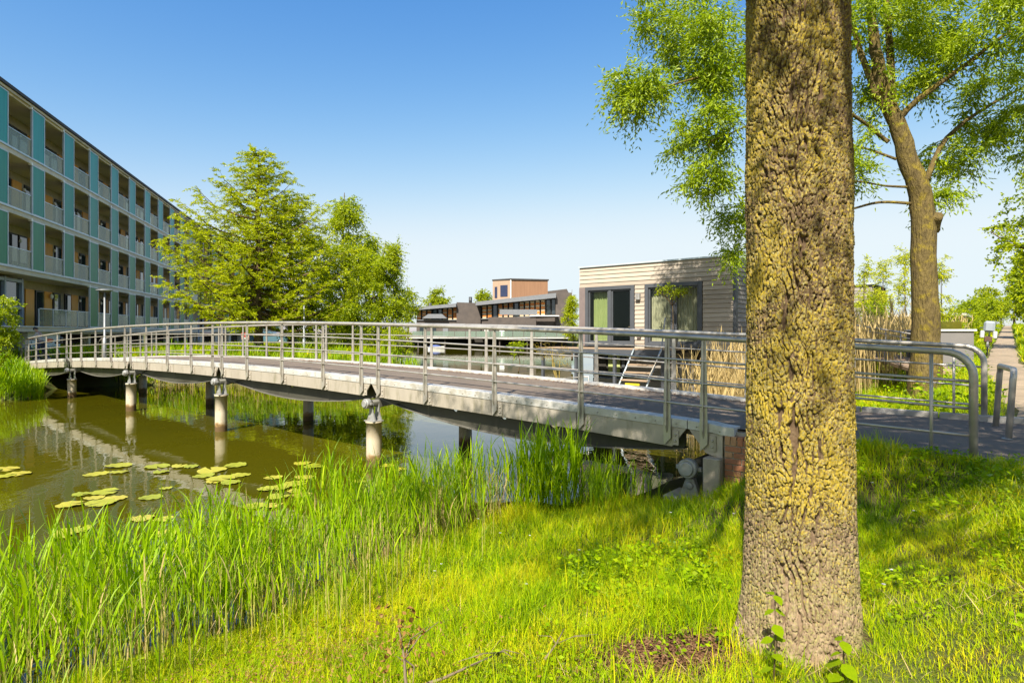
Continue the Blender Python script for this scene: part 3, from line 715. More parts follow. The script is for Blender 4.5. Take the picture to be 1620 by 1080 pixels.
# ---- the old trunk in the foreground: every bark plate is relief
def big_trunk():
    c0 = Vector((1.605, 3.36, 0)); zb, zt = 0.68, 4.85
    nf, nb, nz_ = 290, 30, 800
    view = math.atan2(-c0.y, -c0.x)
    fa = np.linspace(-1.72, 1.72, nf); ba = np.linspace(1.72, TAU - 1.72, nb + 2)[1:-1]
    ang = np.concatenate([fa, ba]); na = len(ang)
    z = np.linspace(zb, zt, nz_); A, Zg = np.meshgrid(ang, z); A = A.ravel(); Zg = Zg.ravel()
    r = np.interp(Zg, [0.5, 0.85, 1.0, 1.25, 1.7, 2.6, 3.2, 3.5, 3.9, 4.5, 5], [0.46, 0.345, 0.308, 0.283, 0.267, 0.262, 0.266, 0.272, 0.262, 0.259, 0.256])
    flare = np.clip((1.35 - Zg) / 0.8, 0, 1) ** 2
    r = r + flare * 0.05 * (np.sin(A * 3 + 0.6) + 0.6 * np.sin(A * 5 + 2.0)) + 0.006 * np.sin(A * 4 + Zg * 1.3)
    u = A * 0.285; v = Zg.copy()
    # scar of a lost limb: the grain sweeps round it
    uc, vc = -0.045, 3.46
    du, dv = u - uc, v - vc; g = np.exp(-(du / 0.16) ** 2 - (dv / 0.26) ** 2)
    uu = u + 0.05 * g * np.sign(du) * np.exp(-(du / .1) ** 2) + (vnoise(u * 9, v * 5, 1) - .5) * 0.05 + (vnoise(u * 30, v * 18, 2) - .5) * 0.018
    vv = v + 0.34 * np.abs(du) * g * np.sign(-dv) + (vnoise(u * 7 + 40, v * 6, 3) - .5) * 0.07 + (vnoise(u * 34 + 9, v * 20, 4) - .5) * 0.02
    def sm(x, a, b): t = np.clip((x - a) / (b - a), 0, 1); return t * t * (3 - 2 * t)
    def worley(a, b, cs_a, cs_b, seed):
        x = a / cs_a; y = b / cs_b; xi = np.floor(x).astype(np.int64); yi = np.floor(y).astype(np.int64)
        f1 = np.full(x.shape, 9.0); f2 = np.full(x.shape, 9.0); idv = np.zeros(x.shape)
        for i in (-1, 0, 1):
            for j in (-1, 0, 1):
                cx, cy = xi + i, yi + j
                hh = (cx * 73856093 ^ cy * 19349663 ^ seed * 83492791) & 0x7fffffff
                hh = (hh * 1103515245 + 12345) & 0x7fffffff; h1 = (hh >> 8 & 0x3ff) / 1023.0
                hh = (hh * 1103515245 + 12345) & 0x7fffffff; h2 = (hh >> 8 & 0x3ff) / 1023.0
                d = np.hypot(x - cx - h1, y - cy - h2)
                nw = d < f1; f2 = np.where(nw, f1, np.minimum(f2, d)); idv = np.where(nw, h1 * 0.6 + h2 * 0.4, idv); f1 = np.where(nw, d, f1)
        return f1, f2, idv
    def sm(x, a, b): t = np.clip((x - a) / (b - a), 0, 1); return t * t * (3 - 2 * t)
    low = np.clip((1.75 - Zg) / 0.8, 0, 1)
    wx = uu + (vnoise(u * 48, v * 30, 51) - .5) * 0.012; wy = vv + (vnoise(u * 40 + 7, v * 36, 52) - .5) * 0.020
    f1, f2, i1 = worley(wx, wy, 0.0180, 0.066, 5); g1 = sm(f2 - f1, 0.03, 0.16)
    f1b, f2b, i2 = worley(wx + (vnoise(u * 110, v * 80, 8) - .5) * 0.006, wy, 0.0095, 0.017, 9); g2 = sm(f2b - f1b, 0.02, 0.20)
    wv = u + (vnoise(u * 7, v * 2.6, 31) - .5) * 0.11 + (vnoise(u * 20, v * 8, 32) - .5) * 0.040 + (vnoise(u * 60, v * 30, 34) - .5) * 0.012
    fr_ = np.abs(((wv / 0.036) % 1.0) - 0.5) * 2; fur = sm(fr_ + (vnoise(u * 30, v * 10, 33) - .5) * 0.6, 0.03, 0.26)
    tilt = vnoise(wx * 70, wy * 22, 61)
    h = g1 * (0.30 + 0.40 * i1 + 0.20 * tilt) + g1 * g2 * (0.06 + 0.12 * i2)
    h = h * (0.10 + 0.90 * fur)
    fine = vnoise(u * 300, v * 260, 6) * 0.5 + vnoise(u * 150, v * 110, 7) * 0.5
    dep = 0.025 * (1 - 0.35 * low)
    scar = np.exp(-(du / 0.035) ** 2 - (dv / 0.06) ** 2) * 0.02 + np.exp(-((du - 0.005) / 0.012) ** 2 - ((dv + 0.02) / 0.08) ** 2) * 0.016
    rr_ = r + (h - 0.40) * dep - (1 - fur) * 0.017 * (1 - 0.4 * low) + (fine - 0.5) * 0.008 - scar + 0.010 * np.exp(-(du / 0.14) ** 2 - (dv / 0.2) ** 2)
    a2 = view + A
    lean = (Zg - 1.0) * -0.004
    V = np.stack([c0.x + lean + np.cos(a2) * rr_, c0.y + np.sin(a2) * rr_, Zg], 1)
    i = np.arange(nz_ - 1)[:, None] * na; j = np.arange(na)[None, :]; j2 = (j + 1) % na
    q = np.stack([(i + j), (i + j2), (i + na + j2), (i + na + j)], -1).reshape(-1, 4)
    me = np_mesh('trunk', V - np.array(c0), quads=q, smooth=True)
    at_ = me.attributes.new('ridge', 'FLOAT', 'POINT'); at_.data.foreach_set('value', np.clip(h, 0, 1).astype(np.float32))
    return c0, me
def bark_material():
    m = bpy.data.materials.new('lichened_old_bark'); N, L = nodes(m)
    o = N.new('ShaderNodeOutputMaterial'); p = N.new('ShaderNodeBsdfPrincipled'); L.new(p.outputs[0], o.inputs[0]); p.inputs['Roughness'].default_value = 0.92; p.inputs['Specular IOR Level'].default_value = 0.15
    g = N.new('ShaderNodeNewGeometry'); sx = N.new('ShaderNodeSeparateXYZ'); L.new(g.outputs['Position'], sx.inputs[0])
    def mr(src, a, b, c=0.0, d=1.0, smooth=False):
        k = N.new('ShaderNodeMapRange'); k.interpolation_type = 'SMOOTHSTEP' if smooth else 'LINEAR'
        L.new(src, k.inputs[0]); k.inputs[1].default_value = a; k.inputs[2].default_value = b; k.inputs[3].default_value = c; k.inputs[4].default_value = d; return k.outputs[0]
    def mix(f, a, b):
        k = N.new('ShaderNodeMix'); k.data_type = 'RGBA'
        L.new(f, k.inputs[0]) if hasattr(f, 'is_linked') else None
        for s_, x in ((6, a), (7, b)):
            if isinstance(x, tuple): k.inputs[s_].default_value = (*x, 1)
            else: L.new(x, k.inputs[s_])
        return k.outputs[2]
    def mul(a, b):
        k = N.new('ShaderNodeMath'); k.operation = 'MULTIPLY'; L.new(a, k.inputs[0]); L.new(b, k.inputs[1]); return k.outputs[0]
    def add(a, b, sc=1.0):
        k = N.new('ShaderNodeMath'); k.operation = 'MULTIPLY_ADD'; L.new(b, k.inputs[0]); k.inputs[1].default_value = sc; L.new(a, k.inputs[2]); return k.outputs[0]
    rd = N.new('ShaderNodeAttribute'); rd.attribute_name = 'ridge'; ridge = rd.outputs['Fac']
    big = noise_n(N, L, 2.6, 5).outputs[0]; med = noise_n(N, L, 17, 6).outputs[0]; fine = noise_n(N, L, 70, 5).outputs[0]
    low = mr(add(sx.outputs[2], big, 0.9), 1.55, 2.35, 1.0, 0.0, True)
    rb = ramp(N, [(0.25, (0.058, 0.036, 0.021)), (0.55, (0.12, 0.08, 0.047)), (0.8, (0.22, 0.16, 0.095))]); L.new(med, rb.inputs[0])
    pale = ramp(N, [(0.25, (0.12, 0.078, 0.048)), (0.55, (0.25, 0.18, 0.115)), (0.8, (0.40, 0.32, 0.21))]); L.new(med, pale.inputs[0])
    col = mix(low, rb.outputs[0], pale.outputs[0])
    # grey-green crust, then yellow lichen: both grow on the raised plates
    f1 = mul(mr(add(fine, big, 0.6), 0.72, 0.92, smooth=True), mr(ridge, 0.12, 0.34, smooth=True))
    col = mix(f1, col, (0.26, 0.225, 0.095))
    n3 = noise_n(N, L, 75, 7, rough=0.7).outputs[0]
    th = add(n3, big, 0.45); yk = mr(low, 0, 1, 0.0, -0.12)
    ys = N.new('ShaderNodeMath'); ys.operation = 'ADD'; L.new(th, ys.inputs[0]); L.new(yk, ys.inputs[1])
    f2 = mul(mr(ys.outputs[0], 0.66, 0.84, smooth=True), mr(ridge, 0.14, 0.36, smooth=True))
    yl = ramp(N, [(0.3, (0.23, 0.165, 0.018)), (0.7, (0.39, 0.285, 0.028))]); L.new(fine, yl.inputs[0])
    col = mix(f2, col, yl.outputs[0])
    L.new(col, p.inputs['Base Color'])
    bp = N.new('ShaderNodeBump'); bp.inputs['Strength'].default_value = 0.7; bp.inputs['Distance'].default_value = 0.006
    L.new(n3, bp.inputs['Height']); L.new(bp.outputs[0], p.inputs['Normal'])
    return m
M['old_bark'] = bark_material()
c0, tme = big_trunk()
old = empty('broadleaf_tree', c0[:], 0, 'thick furrowed tree trunk with yellow lichen in the foreground right of centre', 'tree')
link('trunk', tme, M['old_bark'], old)
# its crown hangs above the picture and throws the dappled shade
up_ = MB(); up_.tube([(0, 0, 4.7), (0.02, 0, 5.6), (-0.05, 0.1, 7.0), (0.0, 0.0, 9.2)], [0.262, 0.24, 0.18, 0.05], 14)
lr = random.Random(5); cl = []
for i in range(20):
    a = i * 2.4; ln = lr.uniform(2.4, 4.2) * (1.0 + 0.4 * max(0, -math.sin(a))); z0 = lr.uniform(5.6, 7.6)
    e = Vector((math.cos(a) * ln, math.sin(a) * ln * 0.9 - 0.4, z0 + lr.uniform(0.9, 2.2))); s_ = Vector((0, 0, z0))
    mid = s_.lerp(e, .5) + UP * 0.3
    up_.tube([s_, mid, e], [0.09, 0.06, 0.015], 6)
    for k in range(10):
        t = lr.uniform(0.3, 1.05); q = s_.lerp(e, t) + Vector((lr.gauss(0, .5), lr.gauss(0, .5), lr.gauss(0.1, .4))); cl.append(q)
        up_.tube([s_.lerp(e, min(t, 1) * 0.9), q], [0.015, 0.005], 4, caps=False)
for i in range(19):  # extra unseen limbs reaching back over the camera, added to dapple the lawn
    a = math.radians(-88 + (i - 9) * 10 + lr.uniform(-6, 6)); ln = lr.uniform(3.4, 7.2); s_ = Vector((0, 0, lr.uniform(5.6, 7.0)))
    e = Vector((math.cos(a) * ln + 0.6, math.sin(a) * ln, lr.uniform(7.4, 9.0)))
    up_.tube([s_, s_.lerp(e, .5) + UP * .4, e], [0.09, 0.06, 0.015], 6)
    for k in range(9): q = s_.lerp(e, lr.uniform(.35, 1.05)) + Vector((lr.gauss(0, .55), lr.gauss(0, .55), lr.gauss(.1, .35))); cl.append(q)
up_.build('limb', M['bark'], old, fix=False)
P_, D_ = [], []
sa_ = Vector((-math.sin(SUN_A), -math.cos(SUN_A), 0)); sp_ = Vector((-sa_.y, sa_.x, 0))
for q in cl:
    run_ = q.dot(sa_)
    if run_ > 0 and abs(q.dot(sp_)) < 0.8 and 0.8 < q.z - run_ * math.tan(SUN_EL) < 5.0 and lr.random() < 0.68: continue  # leaf clusters between sun and trunk thinned so sunlight reaches the bark
    if (q.z - EYE + 0) < 0.60 * (q.y + c0.y) - 0.0 and q.y + c0.y > 1: q.z = EYE + 0.66 * (q.y + c0.y)
    for e in range(165):
        P_.append((q.x + lr.gauss(0, .33), q.y + lr.gauss(0, .33), q.z + abs(lr.gauss(0, .24)))); D_.append((lr.gauss(0, 1), lr.gauss(0, 1), lr.gauss(-.3, .6)))
P_ = np.array(P_); D_ = np.array(D_); Lr = NR.uniform(.07, .125, len(P_))
leaf_object('crown', P_, D_, Lr, Lr * 0.5, M['leaf_mid'], old, NR)

# ---- willow behind the bridge ramp
D = 15.0
def pl(d, *pts): return [at(x, y, d + (p[2] if len(p) > 2 else 0)) for p in pts for x, y in (p[:2],)]
wb_ = at(1465, 600, D); wb_.z = gz(wb_.x, wb_.y) - 0.15
willow_limbs = [
    ([wb_] + pl(D, (1464, 560), (1463, 470), (1460, 345), (1447, 280), (1424, 210), (1400, 150), (1384, 80), (1376, 0), (1372, -70)), [0.42, 0.33, 0.285, 0.27, 0.235, 0.20, 0.165, 0.13, 0.09, 0.05], 0),
    (pl(D, (1466, 285), (1498, 218, .4), (1570, 164, .8), (1640, 130, 1.2)), 0.075, 0.02),
    (pl(D, (1424, 186), (1456, 155, -.3), (1538, 95, -.8), (1578, 63, -1), (1650, 20, -1.4)), 0.085, 0.02),
    (pl(D, (1412, 180), (1408, 75, .3), (1402, 0, .5), (1398, -80, .8)), 0.11, 0.04),
    (pl(D, (1390, 160), (1362, 84, .2), (1340, 10, .5), (1320, -60, .8)), 0.09, 0.03),
    (pl(D, (1406, 225), (1391, 214), (1349, 182, -.4), (1270, 150, -.8), (1200, 150, -1)), 0.06, 0.025),
    (pl(D, (1418, 252), (1351, 231, .5), (1300, 240, .8), (1240, 255, 1)), 0.035, 0.012),
    (pl(D, (1440, 296), (1400, 294), (1351, 287, -.4), (1310, 300, -.8)), 0.035, 0.010),
    (pl(D, (1442, 322), (1392, 320, .2), (1347, 331, .4), (1280, 350, .8), (1200, 360, 1.1)), 0.04, 0.012),
    (pl(D, (1340, 10, .5), (1240, 60, 0), (1152, 107, -.4), (1078, 130, -.7), (1010, 150, -1)), 0.06, 0.014),
    (pl(D, (1270, 150, -.8), (1180, 200, -.6), (1120, 225, -.4)), 0.03, 0.01),
    (pl(D, (1477, 365), (1483, 340, -.3)), 0.14, 0.12),
]
willow_blobs = [blob(1085, 55, D, 75, 50, 1.5, 44), blob(1010, 150, D - .8, 50, 45, 1.0, 26), blob(1125, 120, D, 55, 55, 1.2, 30), blob(1110, 215, D, 60, 50, 1.2, 30), blob(1130, 280, D, 55, 25, .8, 14),
    blob(1165, 345, D + .8, 28, 30, .6, 9), blob(1165, 400, D + 1, 12, 28, .5, 6), blob(1030, 5, D, 35, 14, 1, 6), blob(1260, 80, D, 110, 90, 2, 26), blob(1250, 250, D, 60, 80, 1.5, 12),
    blob(1430, 25, D, 110, 45, 2.2, 46), blob(1560, 40, D - 1, 80, 60, 2, 50), blob(1480, 105, D, 60, 40, 1.5, 16), blob(1600, 130, D, 45, 50, 1.5, 22), blob(1570, 205, D + .8, 60, 40, 1.2, 20),
    blob(1510, 250, D + .6, 45, 35, 1, 13), blob(1480, 300, D + .3, 25, 22, .6, 5), blob(1370, 150, D + .6, 30, 60, 1, 12), blob(1362, 260, D, 24, 40, .8, 8), blob(1500, -40, D, 170, 40, 2, 24), blob(1200, -40, D, 170, 40, 2, 20), blob(1620, 250, D + 1, 25, 20, .8, 4)]
tree('willow_tree', 'tall willow with leaning mossy trunk and open crown behind the bridge ramp', willow_limbs, willow_blobs, None, M['willow_bark'], M['leaf_willow'], seed=3, nleaf=190, csize=0.6, droop=0.55, L=(0.09, 0.15), Wd=0.30, trunk_n=20, twig=0.014)

# ---- trees on the left bank
b = at(408, 545, 34); b.z = 1.1
conifer('larch_tree', 'tall feathery yellow-green conifer on the left bank behind the bridge', b, at(432, 238, 34).z - 1.1,
        lambda f: 5.6 * (1 - f) ** 0.85 * (0.75 + 0.5 * math.sin(min(1, f * 2.2) * math.pi * .5)) + 0.2, 110, M['leaf_yellow'], M['bark'], 21, trunk_r=0.26, spray=1.05, leaves=38, z0=0.17, L=(0.10, 0.22))
b = at(460, 545, 37); b.z = 1.1
conifer('larch_tree', 'shorter feathery yellow-green conifer to the right of the tall one', b, at(470, 315, 37).z - 1.1,
        lambda f: 4.0 * (1 - f) ** 0.6 + 0.25, 80, M['leaf_yellow'], M['bark'], 22, trunk_r=0.2, spray=1.0, leaves=34, z0=0.22, L=(0.10, 0.22))
def simple_tree(name, label, px, py0, d, blobs, leafm, seed, top=None, r=0.14, zb=None, lean=0, group=None, **kw):
    b = at(px, py0, d); b.z = (gz(b.x, b.y) if zb is None else zb) - 0.1
    tp = at(px + lean, top, d); m = b.lerp(tp, .35) + Vector((0.1, 0.05, 0)); m2 = b.lerp(tp, .7) + Vector((-0.08, -.05, 0))
    limbs = [([b, m, m2, tp], r, r * 0.15)]
    rr = random.Random(seed)
    for i, (c, rd, n) in enumerate(blobs):
        st = b.lerp(tp, rr.uniform(.25, .6)); limbs.append(([st, st.lerp(Vector(c), .5) + UP * .2, Vector(c)], r * 0.4, r * 0.1))
    return tree(name, label, limbs, blobs, None, kw.pop('bark', M['bark']), leafm, seed=seed, group=group, **kw)
simple_tree('birch_tree', 'light green birch with hanging twigs behind the conifers on the left bank', 545, 545, 42, [blob(548, 340, 42, 30, 32, 1.2, 26), blob(520, 400, 42, 40, 45, 1.8, 34), blob(575, 400, 42, 28, 45, 1.5, 26), blob(545, 460, 42, 50, 50, 2, 36)],
            M['leaf_fresh'], 31, top=305, r=0.16, nleaf=300, csize=0.9, droop=0.9, L=(0.10, 0.19), Wd=0.5, twig=0.014)
simple_tree('willow_tree', 'bright green spreading willow at the tip of the left bank', 590, 560, 36, [blob(590, 440, 36, 42, 42, 1.8, 40), blob(618, 395, 36, 13, 26, .7, 11), blob(625, 480, 36, 22, 35, 1.4, 22), blob(560, 500, 36, 45, 40, 2, 36), blob(600, 530, 36, 40, 28, 1.8, 26), blob(607, 430, 36, 22, 26, .9, 12)],
            M['leaf_fresh'], 32, top=385, lean=20, r=0.15, nleaf=300, csize=0.7, droop=0.5, L=(0.09, 0.17), Wd=0.42, twig=0.012)
simple_tree('shrub', 'dense leafy shrub under the conifers behind the bridge railing', 510, 555, 38, [blob(490, 490, 38, 45, 28, 1.6, 26), blob(540, 520, 38, 40, 26, 1.6, 24), blob(470, 530, 38, 30, 15, 1.2, 9)],
            M['leaf_fresh'], 33, top=480, r=0.08, cat='shrub', nleaf=240, csize=0.5, L=(0.09, 0.17), Wd=0.55)
simple_tree('shrub', 'low shrub overhanging the water at the end of the left bank', 632, 575, 33, [blob(628, 545, 33, 22, 30, 1.2, 24), blob(600, 560, 33, 28, 16, 1.0, 14)],
            M['leaf_mid'], 34, top=525, r=0.06, cat='shrub', nleaf=130, csize=0.4, L=(0.07, 0.14), Wd=0.5)
simple_tree('poplar_tree', 'small round tree beyond the left bank, nearest the willow', 645, 545, 85, [blob(644, 480, 85, 18, 26, 1.8, 26)], M['leaf_mid'], 41, top=450, r=0.16, zb=1.2, nleaf=120, csize=1.1, L=(0.2, 0.36), Wd=0.5)
simple_tree('poplar_tree', 'pointed green tree behind the dark roof of the left terraced house', 690, 540, 135, [blob(690, 478, 135, 20, 22, 2.8, 34)], M['leaf_mid'], 42, top=450, r=0.2, zb=1.2, nleaf=130, csize=1.5, L=(0.3, 0.5), Wd=0.5)
simple_tree('poplar_tree', 'small green tree peeping over the roof left of the timber roof box', 764, 540, 140, [blob(765, 472, 140, 13, 12, 1.8, 20)], M['leaf_mid'], 43, top=460, r=0.2, zb=1.2, nleaf=120, csize=1.4, L=(0.3, 0.5), Wd=0.5)
simple_tree('shrub', 'leafy pale green shrub at the left edge above the reeds', -8, 590, 22.5, [blob(-4, 498, 22.5, 22, 36, .9, 34), blob(4, 535, 22.5, 14, 26, .8, 18), blob(-18, 560, 22.5, 20, 26, .8, 20)],
            M['leaf_fresh'], 35, top=460, r=0.05, cat='shrub', nleaf=100, csize=0.34, L=(0.06, 0.12), Wd=0.55, twig=0.009)
simple_tree('cypress', 'bright yellow-green conifer against the dark house left of the timber houseboat', 905, 555, 46, [blob(906, 480, 46, 9, 22, .7, 16), blob(905, 515, 46, 15, 28, .9, 26)], M['leaf_yellow'], 36, top=458, r=0.08, zb=0.6, nleaf=200, csize=0.4, L=(0.08, 0.16), Wd=0.35)
simple_tree('shrub', 'small bright green bush at the waterside below the far houses', 820, 560, 40, [blob(820, 548, 40, 14, 12, .6, 12)], M['leaf_fresh'], 37, top=540, r=0.04, zb=0.1, cat='shrub', nleaf=110, csize=0.35, L=(0.07, 0.14), Wd=0.5)
# bare twiggy shrub over the water, budding ochre
M['leaf_ochre'] = leafmat('ochre_buds', [(0.22, 0.16, 0.02), (0.32, 0.24, 0.03), (0.42, 0.33, 0.05)], gain=False, trans=0.35, scale=1)
M['ochre_bark'] = pmat('ochre_bark', (0.36, 0.27, 0.06), (0.22, 0.16, 0.05), rough=0.9, scale=9)
simple_tree('shrub', 'half bare ochre shrub leaning over the water beside the houseboat', 892, 612, 19.5, [blob(868, 552, 19.5, 38, 16, .7, 26), blob(885, 570, 19.5, 22, 12, .6, 10)], M['leaf_ochre'], 38, top=550, lean=-18, r=0.06, zb=-0.1, cat='shrub', nleaf=26, csize=0.25, L=(0.02, 0.045), Wd=0.5, twig=0.012, bark=M['ochre_bark'])
# birches behind the dry reeds and the far hedge
for i, (px, tp, d, lb) in enumerate([(1368, 408, 34, 'slender pale birch leftmost behind the dry reeds'), (1398, 400, 35, 'slender pale birch second from left behind the dry reeds'), (1432, 384, 36, 'tallest slender birch just left of the leaning willow trunk'), (1490, 405, 36, 'slender pale birch right of the leaning willow trunk')]):
    simple_tree('birch_tree', lb, px, 560, d, [blob(px, tp + 26, d, 11, 26, .5, 16), blob(px - 4, tp + 75, d, 16, 30, .7, 20)], M['leaf_pale'], 50 + i, top=tp + 14, r=0.04, nleaf=80, csize=0.45, L=(0.07, 0.13), Wd=0.5, twig=0.007, group='birches behind the dry reeds')
simple_tree('shrub', 'green bush growing against the second houseboat behind the reeds', 1385, 560, 33, [blob(1388, 490, 33, 24, 28, 1, 22)], M['leaf_fresh'], 56, top=465, r=0.05, cat='shrub', nleaf=90, csize=0.4, L=(0.07, 0.13), Wd=0.5)
for i, (px, py, d, rx, ry, n, lb) in enumerate([(1525, 492, 60, 24, 22, 26, 'green hedge tree right of the willow trunk in the distance'), (1562, 486, 70, 22, 24, 28, 'green tree beside the far end of the footpath, left side'), (1583, 480, 90, 14, 24, 22, 'distant tree closing the view at the end of the footpath')]):
    simple_tree('hedge_tree', lb, px, 540, d, [blob(px, py, d, rx, ry, 1.6, n), blob(px + 3, py + 18, d, rx * .9, 12, 1.4, n // 2)], M['leaf_fresh'], 60 + i, top=py - 10, r=0.12, nleaf=110, csize=0.8, L=(0.14, 0.26), Wd=0.5, cat='tree')
# row of limes on the right side of the footpath
for i, (s_, l_, h_, rad, lb) in enumerate([(34, 1.9, 8.4, 2.9, 'leafy lime tree at the right edge beside the footpath, nearest of the row'), (52, 1.7, 7.0, 2.1, 'lime tree right of the footpath, second of the row'), (70, 1.6, 7.0, 2.1, 'lime tree right of the footpath, third of the row'), (92, 1.6, 7.5, 2.2, 'farthest lime tree right of the footpath')]):
    p = sl(s_, l_); p.z = gz(p.x, p.y) - 0.1; t_ = p + UP * h_
    cs = [(p + UP * (h_ * .55) + Vector((0, 0, 0)), (rad, rad, h_ * .26), 56), (p + UP * (h_ * .80), (rad * .8, rad * .8, h_ * .2), 36)]
    limbs = [([p, p + UP * h_ * .4, t_], 0.20, 0.03)] + [([p + UP * h_ * R.uniform(.28, .5), p + UP * h_ * .55 + Vector((math.cos(a), math.sin(a), 0)) * rad * .6, p + UP * h_ * .6 + Vector((math.cos(a), math.sin(a), .1)) * rad * .9], .06, .015) for a in np.arange(0, 6.2, 0.9)]
    tree('lime_tree', lb, limbs, cs, None, M['bark'], M['leaf_fresh'], seed=70 + i, nleaf=110, csize=0.6, L=(0.09, 0.16) if i == 0 else (.14, .24), Wd=0.7, droop=0.3, group='limes along the footpath')
ALB = 1.25
# ------------------------------------------------------------------ apartment block on the left
M['panel_glass'] = pmat('teal_glass_panel', (0.018, 0.235, 0.15), (0.012, 0.185, 0.115), rough=0.35, scale=0.6, stretch=(8, 8, 0.4), spec=0.2)
for i_, (a_, b_) in enumerate((((0.030, 0.19, 0.055), (0.02, 0.14, 0.04)), ((0.028, 0.22, 0.11), (0.02, 0.17, 0.085)), ((0.025, 0.26, 0.20), (0.018, 0.21, 0.16)), ((0.028, 0.31, 0.29), (0.02, 0.25, 0.235)))):  # greener low floors, bluer top: tree and sky reflections put into the colour
    M['panel_%d' % i_] = pmat('reflection_tinted_glass', a_, b_, rough=0.35, scale=0.6, stretch=(8, 8, 0.4), spec=0.12)
M['slab'] = pmat('balcony_concrete', (0.62, 0.54, 0.42), (0.52, 0.45, 0.35), rough=0.85, scale=0.6, stain=(0.42, 0.36, 0.28), sscale=0.5)
M['alu'] = pmat('painted_aluminium', (0.42, 0.47, 0.49), (0.36, 0.41, 0.43), rough=0.4, metal=0.3)
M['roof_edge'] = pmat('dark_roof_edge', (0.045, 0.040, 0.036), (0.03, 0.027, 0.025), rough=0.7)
M['recess'] = pmat('grey_brick_recess', (0.40, 0.34, 0.26), (0.32, 0.27, 0.20), rough=0.9, scale=4)
M['timber'] = pmat('orange_timber_panel', (0.68, 0.31, 0.025), (0.6, 0.26, 0.02), rough=0.5, scale=2, stretch=(6, 6, 0.5))
M['dark_frame'] = pmat('dark_window_frame', (0.030, 0.032, 0.034), (0.022, 0.024, 0.026), rough=0.45)
M['window'] = pmat('window_pane', (0.025, 0.032, 0.036), (0.02, 0.025, 0.03), rough=0.03, spec=0.9, scale=0.3)
M['balustrade'] = glassmat('balustrade_glass', (0.84, 0.90, 0.80), 0.38, 0.05, (0.30, 0.34, 0.26))
M['lamp_white'] = pmat('white_lamp_cover', (0.72, 0.70, 0.64), (0.66, 0.64, 0.6), rough=0.4)
M['white_wall'] = pmat('white_brick_plinth', (0.62, 0.62, 0.60), (0.54, 0.54, 0.52), rough=0.85, scale=3)
M['blue_frame'] = pmat('blue_grey_frame', (0.17, 0.22, 0.27), (0.14, 0.18, 0.22), rough=0.45)

